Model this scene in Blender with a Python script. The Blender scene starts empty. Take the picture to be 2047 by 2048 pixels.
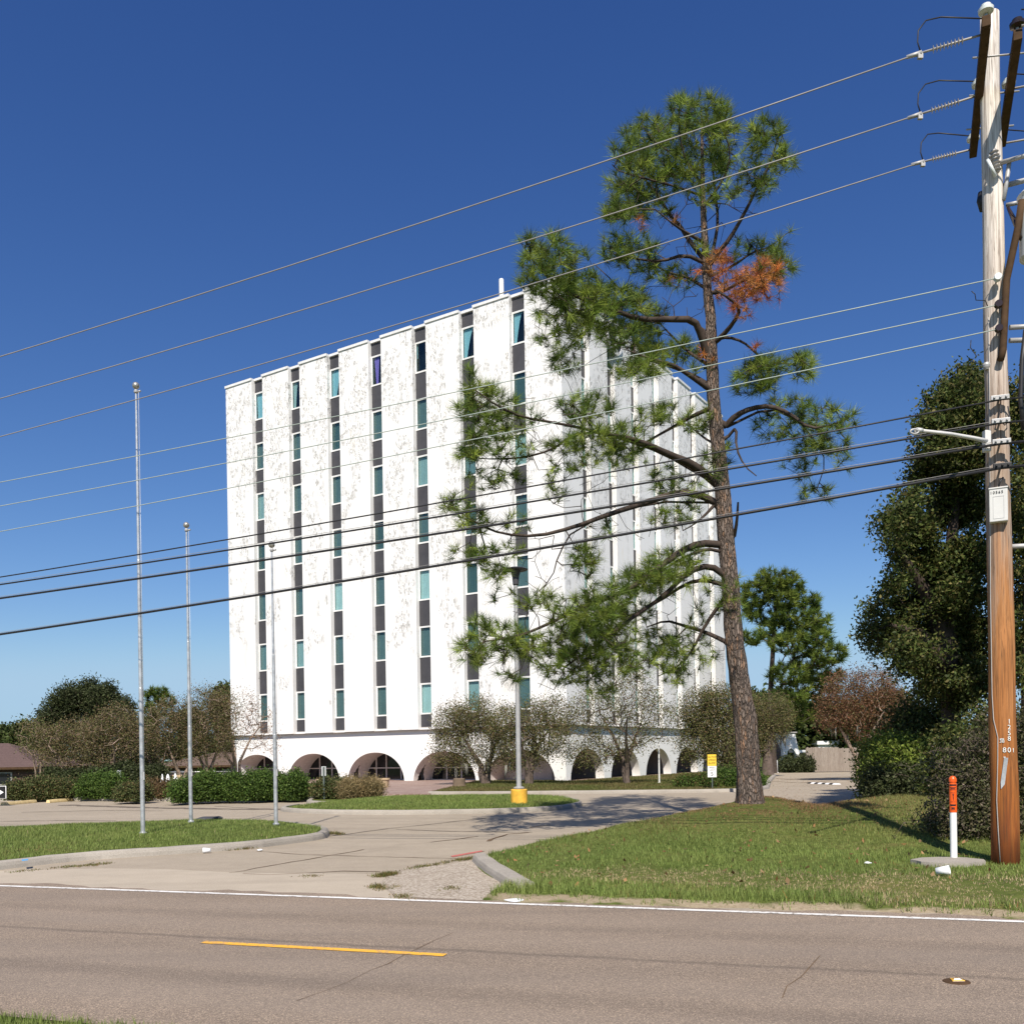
import bpy, bmesh, math, random
import numpy as np
from mathutils import Vector, Matrix
rng = np.random.default_rng(7)
random.seed(7)
scene = bpy.context.scene
COL = scene.collection
PI = math.pi

# ------------------------------------------------------------------ camera model (fitted to the photograph, pixels of 2047x2048)
F, ROLL, CX, CY, H = 1874.26, 0.0159, 1023.5, 1508.9, 1.7
CR, SR = math.cos(ROLL), math.sin(ROLL)
def uw(x, y):
    dx, dy = x - CX, y - CY
    return (CR*dx - SR*dy)/F, -(SR*dx + CR*dy)/F
def G(x, y, z=0.0):
    u, w = uw(x, y); Y = (z - H)/w
    return Vector((u*Y, Y, z))
def D(x, y, Y):
    u, w = uw(x, y)
    return Vector((u*Y, Y, H + w*Y))

cam = bpy.data.cameras.new('camera'); camo = bpy.data.objects.new('camera', cam); COL.objects.link(camo)
cam.sensor_fit = 'HORIZONTAL'; cam.sensor_width = 36.0
cam.lens = F/2047*36.0
cam.shift_x = 0.0
cam.shift_y = (CY - 1024.0)/2047.0
cam.clip_end = 3000; cam.clip_start = 0.1
camo.location = (0, 0, H)
camo.rotation_euler = (Matrix.Rotation(PI/2, 4, 'X') @ Matrix.Rotation(-ROLL, 4, 'Z')).to_euler()
scene.camera = camo

# ------------------------------------------------------------------ light
SUN_EL = math.radians(47.0)
sh = Vector((-0.04, -0.999, 0)).normalized()          # horizontal direction towards the sun
sdir = Vector((sh.x*math.cos(SUN_EL), sh.y*math.cos(SUN_EL), math.sin(SUN_EL)))
sl = bpy.data.lights.new('sun', 'SUN'); so = bpy.data.objects.new('sun', sl); COL.objects.link(so)
sl.energy = 5.0; sl.angle = math.radians(0.5); sl.color = (1.0, 0.92, 0.81)
so.rotation_euler = (-sdir).to_track_quat('-Z', 'Y').to_euler(); so.location = (0, -20, 60)
world = bpy.data.worlds.new('World'); scene.world = world; world.use_nodes = True
wn = world.node_tree; wn.nodes.clear()
sky = wn.nodes.new('ShaderNodeTexSky'); sky.sky_type = 'NISHITA'; sky.sun_disc = False
sky.sun_elevation = SUN_EL; sky.sun_rotation = math.atan2(sh.x, sh.y)
sky.altitude = 300; sky.air_density = 1.0; sky.dust_density = 0.3; sky.ozone_density = 6.0
bg = wn.nodes.new('ShaderNodeBackground'); bg.inputs[1].default_value = 0.102
wo = wn.nodes.new('ShaderNodeOutputWorld')
sep = wn.nodes.new('ShaderNodeSeparateColor'); cmb = wn.nodes.new('ShaderNodeCombineColor'); wn.links.new(sky.outputs[0], sep.inputs[0])
for i, (p, a) in enumerate(((1.42, 0.475), (1.22, 0.55), (0.945, 0.93))):      # deep, polarised autumn blue
    pw = wn.nodes.new('ShaderNodeMath'); pw.operation = 'POWER'; pw.inputs[1].default_value = p; ml = wn.nodes.new('ShaderNodeMath'); ml.operation = 'MULTIPLY'; ml.inputs[1].default_value = a
    wn.links.new(sep.outputs[i], pw.inputs[0]); sm = wn.nodes.new('ShaderNodeMath'); sm.operation = 'SMOOTH_MIN'; sm.inputs[1].default_value = (3.1, 4.6, 6.1)[i]; sm.inputs[2].default_value = 1.0
    wn.links.new(pw.outputs[0], ml.inputs[0]); wn.links.new(ml.outputs[0], sm.inputs[0]); wn.links.new(sm.outputs[0], cmb.inputs[i])
wn.links.new(cmb.outputs[0], bg.inputs[0]); wn.links.new(bg.outputs[0], wo.inputs[0])
scene.view_settings.view_transform = 'Standard'; scene.view_settings.look = 'None'
scene.view_settings.exposure = 0.35; scene.view_settings.gamma = 1.0
scene.cycles.max_bounces = 6; scene.cycles.transparent_max_bounces = 8

# ------------------------------------------------------------------ material helpers
class N:
    def __init__(s, name, rough=0.7, spec=0.3):
        s.m = bpy.data.materials.new(name); s.m.use_nodes = True
        s.t = s.m.node_tree; s.n = s.t.nodes; s.l = s.t.links
        s.b = s.n['Principled BSDF']; s.out = s.n['Material Output']
        s.b.inputs['Roughness'].default_value = rough
        s.b.inputs['Specular IOR Level'].default_value = spec
        s._c = None
    def coord(s, kind='Object'):
        if s._c is None: s._c = s.n.new('ShaderNodeTexCoord')
        return s._c.outputs[kind]
    def mapped(s, sc=(1, 1, 1), rot=(0, 0, 0), kind='Object'):
        m = s.n.new('ShaderNodeMapping'); m.inputs['Scale'].default_value = sc; m.inputs['Rotation'].default_value = rot
        s.l.new(s.coord(kind), m.inputs['Vector']); return m.outputs[0]
    def noise(s, scale, detail=4, rough=0.55, dist=0.0, vec=None):
        t = s.n.new('ShaderNodeTexNoise'); t.inputs['Scale'].default_value = scale; t.inputs['Detail'].default_value = detail
        t.inputs['Roughness'].default_value = rough; t.inputs['Distortion'].default_value = dist
        s.l.new(vec if vec is not None else s.coord(), t.inputs['Vector']); return t.outputs['Fac']
    def voro(s, scale, vec=None, feature='F1', out='Distance'):
        t = s.n.new('ShaderNodeTexVoronoi'); t.feature = feature; t.inputs['Scale'].default_value = scale
        s.l.new(vec if vec is not None else s.coord(), t.inputs['Vector']); return t.outputs[out]
    def ramp(s, fac, stops, interp='LINEAR'):
        r = s.n.new('ShaderNodeValToRGB'); r.color_ramp.interpolation = interp
        e = r.color_ramp.elements
        while len(e) < len(stops): e.new(0.5)
        for q, (p, c) in zip(e, stops):
            q.position = p; q.color = (c, c, c, 1) if isinstance(c, (int, float)) else (*c, 1)
        s.l.new(fac, r.inputs[0]); return r.outputs[0]
    def mix(s, fac, a, b, mode='MIX'):
        m = s.n.new('ShaderNodeMix'); m.data_type = 'RGBA'; m.blend_type = mode
        for sock, v in ((m.inputs[0], fac), (m.inputs[6], a), (m.inputs[7], b)):
            if hasattr(v, 'links'): s.l.new(v, sock)
            elif isinstance(v, (int, float)): sock.default_value = v
            else: sock.default_value = (*v, 1)
        return m.outputs[2]
    def math(s, op, a, b=0.0, c=None):
        m = s.n.new('ShaderNodeMath'); m.operation = op
        for i, v in enumerate((a, b) if c is None else (a, b, c)):
            if hasattr(v, 'links'): s.l.new(v, m.inputs[i])
            else: m.inputs[i].default_value = v
        return m.outputs[0]
    def xyz(s, vec=None):
        t = s.n.new('ShaderNodeSeparateXYZ'); s.l.new(vec if vec is not None else s.coord(), t.inputs[0]); return t.outputs
    def col(s, v):
        if hasattr(v, 'links'): s.l.new(v, s.b.inputs['Base Color'])
        else: s.b.inputs['Base Color'].default_value = (*v, 1)
        return s
    def bump(s, h, strength=0.3, dist=0.02):
        t = s.n.new('ShaderNodeBump'); t.inputs['Strength'].default_value = strength; t.inputs['Distance'].default_value = dist
        s.l.new(h, t.inputs['Height']); s.l.new(t.outputs[0], s.b.inputs['Normal']); return s

def simple(name, c, rough=0.6, spec=0.3, metal=0.0, var=0.12, scale=6.0):
    n = N(name, rough, spec); n.b.inputs['Metallic'].default_value = metal
    f = n.noise(scale, 5, 0.6)
    lo = tuple(x*(1-var) for x in c); hi = tuple(min(1, x*(1+var)) for x in c)
    n.col(n.ramp(f, [(0.3, lo), (0.7, hi)])); return n.m

# ------------------------------------------------------------------ mesh helpers
def link(o, parent=None):
    COL.objects.link(o)
    if parent is not None: o.parent = parent
    return o
def tag(o, label=None, cat=None, group=None, kind=None):
    if label: o['label'] = label
    if cat: o['category'] = cat
    if group: o['group'] = group
    if kind: o['kind'] = kind
    return o
def empty(name, loc, label=None, cat=None, group=None, rz=0.0):
    o = bpy.data.objects.new(name, None); o.location = loc; o.rotation_euler = (0, 0, rz); o.empty_display_size = 0.2
    COL.objects.link(o); return tag(o, label, cat, group)
def copy_tree(o, parent=None):
    c = o.copy(); COL.objects.link(c)
    if parent is not None: c.parent = parent
    for ch in list(o.children): copy_tree(ch, c)
    return c
def np_mesh(name, V, Fc, mat, parent=None, colors=None, smooth=False, origin=None):
    V = np.asarray(V, dtype=np.float32); Fc = np.asarray(Fc, dtype=np.int32)
    if origin is not None: V = V - np.asarray(origin, dtype=np.float32)
    me = bpy.data.meshes.new(name); k = Fc.shape[1]
    me.vertices.add(len(V)); me.vertices.foreach_set('co', V.ravel())
    me.loops.add(Fc.size); me.loops.foreach_set('vertex_index', Fc.ravel())
    me.polygons.add(len(Fc)); me.polygons.foreach_set('loop_start', np.arange(0, Fc.size, k, dtype=np.int32))
    try: me.polygons.foreach_set('loop_total', np.full(len(Fc), k, dtype=np.int32))
    except Exception: pass
    if smooth: me.polygons.foreach_set('use_smooth', np.ones(len(Fc), dtype=bool))
    me.update(calc_edges=True); me.validate()
    if colors is not None:
        a = me.color_attributes.new('col', 'FLOAT_COLOR', 'POINT')
        c = np.ones((len(V), 4), dtype=np.float32); c[:, :3] = colors
        a.data.foreach_set('color', c.ravel())
    me.materials.append(mat)
    o = bpy.data.objects.new(name, me); return link(o, parent)

class MB:
    """collects shapes; build() links them as ONE mesh object"""
    def __init__(s): s.v = []; s.f = []; s.mi = []; s.cur = 0; s.sm = []
    def add(s, vs, fs, smooth=False):
        o = len(s.v); s.v += [tuple(v) for v in vs]; s.f += [tuple(i+o for i in f) for f in fs]
        s.mi += [s.cur]*len(fs); s.sm += [smooth]*len(fs); return s
    def box(s, lo, hi, M=None):
        x0, y0, z0 = lo; x1, y1, z1 = hi
        vs = [Vector(p) for p in ((x0,y0,z0),(x1,y0,z0),(x1,y1,z0),(x0,y1,z0),(x0,y0,z1),(x1,y0,z1),(x1,y1,z1),(x0,y1,z1))]
        if M is not None: vs = [M @ v for v in vs]
        return s.add(vs, [(0,3,2,1),(4,5,6,7),(0,1,5,4),(1,2,6,5),(2,3,7,6),(3,0,4,7)])
    def bbox(s, lo, hi, b=0.02, M=None):
        """box with chamfered edges"""
        bm = bmesh.new(); bmesh.ops.create_cube(bm, size=1.0)
        for v in bm.verts: v.co = Vector([lo[i] + (v.co[i]+0.5)*(hi[i]-lo[i]) for i in range(3)])
        bmesh.ops.bevel(bm, geom=bm.edges[:], offset=b, segments=2, affect='EDGES', profile=0.6)
        bm.verts.index_update()
        vs = [(M @ v.co) if M is not None else v.co.copy() for v in bm.verts]
        s.add(vs, [[v.index for v in f.verts] for f in bm.faces]); bm.free(); return s
    def tube(s, pts, rad, n=8, caps=True, smooth=True):
        pts = [Vector(p) for p in pts]
        if isinstance(rad, (int, float)): rad = [rad]*len(pts)
        vs = []; up = None
        for i, p in enumerate(pts):
            d = (pts[min(i+1, len(pts)-1)] - pts[max(i-1, 0)]).normalized()
            if up is None: up = d.orthogonal().normalized()
            else:
                up = (up - d*up.dot(d)); up = up.normalized() if up.length > 1e-6 else d.orthogonal().normalized()
            w = d.cross(up)
            for k in range(n):
                a = 2*PI*k/n; vs.append(p + (up*math.cos(a) + w*math.sin(a))*rad[i])
        fs = [(i*n+k, i*n+(k+1) % n, (i+1)*n+(k+1) % n, (i+1)*n+k) for i in range(len(pts)-1) for k in range(n)]
        s.add(vs, fs, smooth)
        if caps:
            o = len(s.v) - len(vs); s.f.append(tuple(o+k for k in reversed(range(n)))); s.f.append(tuple(o+(len(pts)-1)*n+k for k in range(n)))
            s.mi += [s.cur]*2; s.sm += [False]*2
        return s
    def lathe(s, base, prof, n=20, axis=Vector((0, 0, 1))):
        """prof: list of (distance along axis, radius)"""
        base = Vector(base); return s.tube2([base + axis*h for h, r in prof], [r for h, r in prof], axis, n)
    def tube2(s, pts, rad, d, n):
        up = d.orthogonal().normalized(); w = d.cross(up); vs = []
        for p, r in zip(pts, rad):
            for k in range(n):
                a = 2*PI*k/n; vs.append(p + (up*math.cos(a) + w*math.sin(a))*r)
        if len(pts) < 9:      # crisp rings between the few segments of a turned part
            v2 = []; f2 = []
            for i in range(len(pts)-1):
                o = len(v2); v2 += vs[i*n:(i+2)*n]; f2 += [(o+k, o+(k+1) % n, o+n+(k+1) % n, o+n+k) for k in range(n)]
            s.add(v2, f2, True); m = len(vs)
            s.add(vs[:n], [tuple(reversed(range(n)))]); s.add(vs[-n:], [tuple(range(n))]); return s
        fs = [(i*n+k, i*n+(k+1) % n, (i+1)*n+(k+1) % n, (i+1)*n+k) for i in range(len(pts)-1) for k in range(n)]
        fs_c = [tuple(reversed(range(n))), tuple((len(pts)-1)*n+k for k in range(n))]
        s.add(vs, fs, True); o = len(s.v)-len(vs)
        for f in fs_c: s.f.append(tuple(i+o for i in f)); s.mi.append(s.cur); s.sm.append(False)
        return s
    def prism(s, poly, z0, z1, top=True, bottom=True):
        n = len(poly); vs = [(p[0], p[1], z0) for p in poly] + [(p[0], p[1], z1) for p in poly]
        fs = [(i, (i+1) % n, n+(i+1) % n, n+i) for i in range(n)]
        if top: fs.append(tuple(range(n, 2*n)))
        if bottom: fs.append(tuple(reversed(range(n))))
        return s.add(vs, fs)
    def build(s, name, mats, parent=None, origin=None, weld=False):
        me = bpy.data.meshes.new(name)
        v = s.v
        if origin is not None:
            ox, oy, oz = origin; v = [(a-ox, b-oy, c-oz) for a, b, c in v]
        me.from_pydata([tuple(p) for p in v], [], s.f)
        for m in (mats if isinstance(mats, (list, tuple)) else [mats]): me.materials.append(m)
        me.polygons.foreach_set('material_index', s.mi); me.polygons.foreach_set('use_smooth', s.sm)
        bm = bmesh.new(); bm.from_mesh(me)
        if weld: bmesh.ops.remove_doubles(bm, verts=bm.verts[:], dist=1e-4)
        bmesh.ops.recalc_face_normals(bm, faces=bm.faces[:]); bm.to_mesh(me); bm.free()
        me.update(); o = bpy.data.objects.new(name, me); return link(o, parent)

def text_mesh(txt, size, depth=0.002, align='CENTER', spacing=1.0):
    c = bpy.data.curves.new('t', 'FONT'); c.body = txt; c.size = size; c.extrude = depth; c.align_x = align; c.align_y = 'CENTER'
    c.space_character = spacing; c.resolution_u = 3
    o = bpy.data.objects.new('t', c); COL.objects.link(o)
    dg = bpy.context.evaluated_depsgraph_get(); dg.update()
    me = bpy.data.meshes.new_from_object(o.evaluated_get(dg)); bpy.data.objects.remove(o); return me
def text_part(name, txt, size, M, mat, parent, spacing=1.0, sx=1.0):
    me = text_mesh(txt, size, spacing=spacing); me.transform(M @ Matrix.Diagonal((sx, 1, 1, 1))); me.materials.clear(); me.materials.append(mat)
    o = bpy.data.objects.new(name, me); return link(o, parent)

def smooth_poly(pts, it=2):
    pts = [Vector((p[0], p[1])) for p in pts]
    for _ in range(it):
        q = [pts[0]]
        for a, b in zip(pts[:-1], pts[1:]): q += [a*0.75+b*0.25, a*0.25+b*0.75]
        pts = q + [pts[-1]]
    return pts
def inside(P, X, Y):
    P = np.array([(p[0], p[1]) for p in P]); r = np.zeros(X.shape, dtype=bool); n = len(P)
    for i in range(n):
        x0, y0 = P[i]; x1, y1 = P[(i+1) % n]
        if y0 == y1: continue
        c = ((y0 > Y) != (y1 > Y)) & (X < (x1-x0)*(Y-y0)/(y1-y0) + x0); r ^= c
    return r
def sdist(P, X, Y):
    P = np.array([(p[0], p[1]) for p in P]); d = np.full(X.shape, 1e9); n = len(P)
    for i in range(n):
        a = P[i]; b = P[(i+1) % n]; ab = b-a; L = max(ab@ab, 1e-9)
        t = np.clip(((X-a[0])*ab[0] + (Y-a[1])*ab[1])/L, 0, 1)
        d = np.minimum(d, np.hypot(X-a[0]-t*ab[0], Y-a[1]-t*ab[1]))
    return np.where(inside(P, X, Y), d, -d)
def vnoise(X, Y, s, seed=0):
    """smooth value noise, 0..1"""
    r = np.random.default_rng(seed).random((64, 64)); x = X*s; y = Y*s
    xi = np.floor(x).astype(int); yi = np.floor(y).astype(int); fx = x-xi; fy = y-yi
    fx = fx*fx*(3-2*fx); fy = fy*fy*(3-2*fy)
    g = lambda a, b: r[a % 64, b % 64]
    return (g(xi, yi)*(1-fx)+g(xi+1, yi)*fx)*(1-fy) + (g(xi, yi+1)*(1-fx)+g(xi+1, yi+1)*fx)*fy

# ------------------------------------------------------------------ vegetation helpers
def mat_leaf(name, trans=0.35, rough=0.5, spec=0.3):
    n = N(name, rough, spec)
    a = n.n.new('ShaderNodeAttribute'); a.attribute_name = 'col'
    n.l.new(a.outputs['Color'], n.b.inputs['Base Color'])
    t = n.n.new('ShaderNodeBsdfTranslucent'); n.l.new(a.outputs['Color'], t.inputs['Color'])
    mx = n.n.new('ShaderNodeMixShader'); mx.inputs[0].default_value = trans
    n.l.new(n.b.outputs[0], mx.inputs[1]); n.l.new(t.outputs[0], mx.inputs[2]); n.l.new(mx.outputs[0], n.out.inputs['Surface'])
    return n.m
def unit(n):
    v = rng.normal(size=(n, 3)); return v/np.linalg.norm(v, axis=1, keepdims=True)
def colmix(n, cols, jit=0.15):
    c = np.array(cols, dtype=float); i = rng.integers(0, len(c), n); j = rng.integers(0, len(c), n); t = rng.random((n, 1))
    r = c[i]*(1-t) + c[j]*t
    return np.clip(r*(1 + rng.normal(0, jit, (n, 1))), 0.004, 0.9)
def leaf_quads(C, l, w, cols, jit=0.2, up=0.0):
    n = len(C); d = unit(n); nn = unit(n); nn[:, 2] += up; s = np.cross(d, nn); s /= np.maximum(np.linalg.norm(s, axis=1, keepdims=True), 1e-6)
    L = (l*rng.uniform(0.6, 1.25, (n, 1)))/2; W = (w*rng.uniform(0.6, 1.25, (n, 1)))/2
    b = np.cross(d, s)*L*0.25
    V = np.stack([C-d*L, C+s*W+b, C+d*L, C-s*W+b], 1).reshape(-1, 3)
    Fc = np.arange(4*n).reshape(n, 4); c = np.repeat(colmix(n, cols, jit), 4, 0); return V, Fc, c
def tufts(C, A, nper, length, width, cols, spread=0.8, jit=0.15, droop=0.0):
    """needle sprays: C centres, A axes"""
    n = len(C); m = n*nper
    base = np.repeat(C, nper, 0); ax = np.repeat(A, nper, 0)
    d = ax + spread*unit(m); d /= np.linalg.norm(d, axis=1, keepdims=True); d[:, 2] -= droop*rng.random(m)
    L = length*rng.uniform(0.6, 1.1, (m, 1))
    s = np.cross(d, unit(m)); s /= np.maximum(np.linalg.norm(s, axis=1, keepdims=True), 1e-6)
    o = base + ax*rng.uniform(-0.35, 0.1, (m, 1))*length
    tip = o + d*L
    V = np.stack([o - s*width/2, o + s*width/2, tip], 1).reshape(-1, 3)
    cc = np.repeat(colmix(n, cols, jit), nper, 0) if np.ndim(cols[0]) == 1 and len(cols) != n else np.repeat(np.asarray(cols), nper, 0)
    cc = cc*rng.uniform(0.75, 1.25, (m, 1))
    return V, np.arange(3*m).reshape(m, 3), np.repeat(cc, 3, 0)

class Skel:
    def __init__(s): s.p = np.zeros((60000, 3)); s.par = np.full(60000, -1); s.n = 0; s.rmin = np.zeros(60000)
    def add(s, p, par, r=0.0):
        i = s.n; s.p[i] = p; s.par[i] = par; s.rmin[i] = r; s.n += 1; return i
    def line(s, pts, r0, r1, par=-1, step=0.3):
        pts = [np.array(p, float) for p in pts]; L = [np.linalg.norm(b-a) for a, b in zip(pts[:-1], pts[1:])]; T = sum(L); acc = 0
        last = par
        if par < 0: last = s.add(pts[0], -1, r0)
        for a, b, l in zip(pts[:-1], pts[1:], L):
            k = max(1, int(l/step))
            for j in range(1, k+1):
                t = j/k; last = s.add(a+(b-a)*t, last, r0+(r1-r0)*(acc+l*t)/T)
            acc += l
        return last
    def nearest(s, q): return int(np.argmin(((s.p[:s.n]-q)**2).sum(1)))
    def grow(s, T, step=0.3, sag=0.08, jit=0.12, bias=0.0):
        """connect every target to the nearest branch with a curved twig; returns tip directions"""
        T = np.asarray(T); d0 = np.array([((s.p[:s.n]-t)**2).sum(1).min() for t in T]); dirs = np.zeros_like(T)
        for i in np.argsort(d0):
            t = T[i]; dd = np.linalg.norm(s.p[:s.n]-t, axis=1)
            if bias: dd = dd + bias*np.maximum(0, s.p[:s.n, 2]-t[2])
            j = int(np.argmin(dd)); a = s.p[j].copy(); v = t-a; L = np.linalg.norm(v)
            k = max(1, int(L/step)); last = j; off = rng.normal(size=3)*jit*L
            prev = a
            for q in range(1, k+1):
                u = q/k; pt = a+v*u + off*math.sin(PI*u) + np.array([0, 0, -sag*L*math.sin(PI*u)])
                prev = s.p[last].copy(); last = s.add(pt, last, 0)
            e = t-prev; dirs[i] = e/max(np.linalg.norm(e), 1e-6)
        return dirs
    def radii(s, tip=0.006, pw=2.4):
        a = np.zeros(s.n); ch = np.zeros(s.n, bool)
        for i in range(s.n):
            if s.par[i] >= 0: ch[s.par[i]] = True
        for i in range(s.n-1, -1, -1):
            if not ch[i]: a[i] += tip**pw
            if s.par[i] >= 0: a[s.par[i]] += a[i]
        return np.maximum(a**(1/pw), s.rmin[:s.n])
    def mesh(s, R, cap=None):
        idx = np.where(s.par[:s.n] >= 0)[0]; P0 = s.p[s.par[idx]]; P1 = s.p[idx]; r0 = R[s.par[idx]]; r1 = R[idx]
        r0 = np.minimum(r0, r1*1.6)
        Vs = []; Fs = []; base = 0
        for k, sel in ((9, r1 > 0.06), (5, (r1 <= 0.06) & (r1 > 0.018)), (3, r1 <= 0.018)):
            A = P0[sel]; B = P1[sel]
            if not len(A): continue
            d = B-A; ln = np.maximum(np.linalg.norm(d, axis=1, keepdims=True), 1e-6); d /= ln
            h = np.where(np.abs(d[:, 2:3]) < 0.9, np.array([[0, 0, 1.0]]), np.array([[1.0, 0, 0]]))
            u = np.cross(d, h); u /= np.linalg.norm(u, axis=1, keepdims=True); w = np.cross(d, u)
            an = 2*PI*np.arange(k)/k; ring = u[:, None]*np.cos(an)[None, :, None] + w[:, None]*np.sin(an)[None, :, None]
            V = np.concatenate([A[:, None]+ring*r0[sel][:, None, None], (B+d*0.3*r1[sel][:, None])[:, None]+ring*r1[sel][:, None, None]], 1)
            m = len(A); q = np.arange(k); f = np.stack([q, (q+1) % k, k+(q+1) % k, k+q], 1)
            Fs.append((f[None]+(np.arange(m)*2*k)[:, None, None]).reshape(-1, 4)+base); Vs.append(V.reshape(-1, 3)); base += m*2*k
        return np.concatenate(Vs), np.concatenate(Fs)

def blob_pts(c, r, n, flat=0.0, shell=0.5):
    d = unit(n); t = rng.random((n, 1)); rad = np.where(rng.random((n, 1)) < shell, 0.8+0.25*t, t**(1/3))
    p = d*rad*np.array(r)
    return p+np.array(c)
# ================================================================== MATERIALS
def m_asphalt():
    n = N('asphalt', 0.85, 0.2)
    f = n.noise(0.35, 5, 0.6, 0.3); g = n.noise(95, 3, 0.7); v = n.voro(150, out='Color')
    base = n.ramp(f, [(0.3, (0.235, 0.188, 0.146)), (0.7, (0.285, 0.230, 0.180))])
    sp = n.ramp(n.xyz(v)[0], [(0.0, (0.52, 0.50, 0.49)), (0.45, (0.88, 0.88, 0.88)), (0.8, (1.12, 1.10, 1.08)), (1.0, (1.95, 1.9, 1.78))])
    c = n.mix(1.0, base, sp, 'MULTIPLY')
    # long tar joint and wheel wear along the road direction
    vv = n.mapped((1, 1, 1), (0, 0, math.atan2(0.3046, 0.9525)))
    s = n.xyz(vv)[1]; wob = n.math('MULTIPLY', n.math('SUBTRACT', n.noise(1.2, 3), 0.5), 0.12)
    d = n.math('ABSOLUTE', n.math('ADD', n.math('SUBTRACT', s, 7.62), wob))
    c = n.mix(n.ramp(d, [(0.0, 0.45), (0.075, 0.0)]), c, (0.07, 0.058, 0.05))
    for k0, wd, am, tone in ((5.75, 0.32, 0.30, (0.30, 0.25, 0.205)), (6.75, 0.32, 0.26, (0.30, 0.25, 0.205)), (8.25, 0.30, 0.30, (0.30, 0.25, 0.205)), (9.35, 0.30, 0.26, (0.30, 0.25, 0.205)), (6.25, 0.16, 0.28, (0.12, 0.10, 0.085)), (8.8, 0.16, 0.28, (0.12, 0.10, 0.085))):
        dd = n.math('ABSOLUTE', n.math('SUBTRACT', s, k0)); pt = n.ramp(n.noise(0.5, 4, 0.6, 0.0, n.mapped((0.2, 1, 1), (0, 0, math.atan2(0.3046, 0.9525)))), [(0.3, 0.25), (0.65, 1.0)])
        c = n.mix(n.math('MULTIPLY', n.ramp(dd, [(0.0, am), (wd*0.5, am), (wd*1.4, 0.0)]), pt), c, tone)
    wl = n.noise(0.9, 4, 0.6, 0.2, n.mapped((0.10, 1, 1), (0, 0, math.atan2(0.3046, 0.9525))))
    c = n.mix(n.ramp(wl, [(0.45, 0.0), (0.75, 0.35)]), c, (0.105, 0.09, 0.08))
    n.col(c); n.bump(g, 0.5, 0.006); return n.m
def m_concrete(name, lo, hi, rough=0.85, agg=0.0):
    n = N(name, rough, 0.2)
    a = n.noise(0.22, 6, 0.62, 0.4); b = n.noise(2.2, 6, 0.7); fine = n.noise(60, 3, 0.7)
    c = n.ramp(a, [(0.28, lo), (0.72, hi)])
    sk = n.noise(0.8, 5, 0.65, 0.6, n.mapped((0.22, 1.0, 1.0), (0, 0, 0.9))); c = n.mix(n.ramp(sk, [(0.50, 0.0), (0.72, 0.45)]), c, tuple(x*0.66 for x in lo))
    bl = n.noise(0.55, 3, 0.5, 1.2); c = n.mix(n.ramp(bl, [(0.62, 0.0), (0.70, 0.35)]), c, tuple(x*0.72 for x in lo))
    c = n.mix(n.ramp(b, [(0.35, 0.30), (0.62, 0.0)]), c, tuple(x*0.62 for x in lo))
    c = n.mix(0.35, c, n.ramp(fine, [(0.3, tuple(x*0.6 for x in lo)), (0.7, tuple(min(1, x*1.3) for x in hi))]))
    if agg:
        v = n.voro(42, out='Color')
        c = n.mix(agg, c, n.ramp(n.xyz(v)[0], [(0.0, (0.16, 0.12, 0.085)), (0.5, (0.40, 0.34, 0.27)), (1.0, (0.62, 0.56, 0.48))]))
    n.col(c); n.bump(fine, 0.35, 0.006); return n.m
def m_grassground():
    n = N('turf_soil', 0.95, 0.05)
    a = n.noise(0.5, 5, 0.6); b = n.noise(9, 4, 0.7)
    c = n.ramp(a, [(0.3, (0.075, 0.105, 0.022)), (0.55, (0.115, 0.135, 0.036)), (0.75, (0.20, 0.155, 0.065))])
    c = n.mix(n.ramp(b, [(0.4, 0.0), (0.65, 0.6)]), c, (0.035, 0.052, 0.012))
    bb = n.xyz(n.mapped((1, 1, 1), (0, 0, math.atan2(0.3046, 0.9525))))[1]; ed = n.math('ADD', n.math('SUBTRACT', bb, 10.47), n.math('MULTIPLY', n.math('SUBTRACT', n.noise(1.6, 4), 0.5), 0.7))
    e2 = n.math('ABSOLUTE', ed); c = n.mix(n.ramp(e2, [(0.0, 0.9), (0.10, 0.8), (0.20, 0.0)]), c, n.ramp(n.noise(30, 3), [(0.3, (0.26, 0.20, 0.135)), (0.7, (0.38, 0.31, 0.225))]))
    n.col(c); n.bump(b, 0.5, 0.03); return n.m
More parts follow.
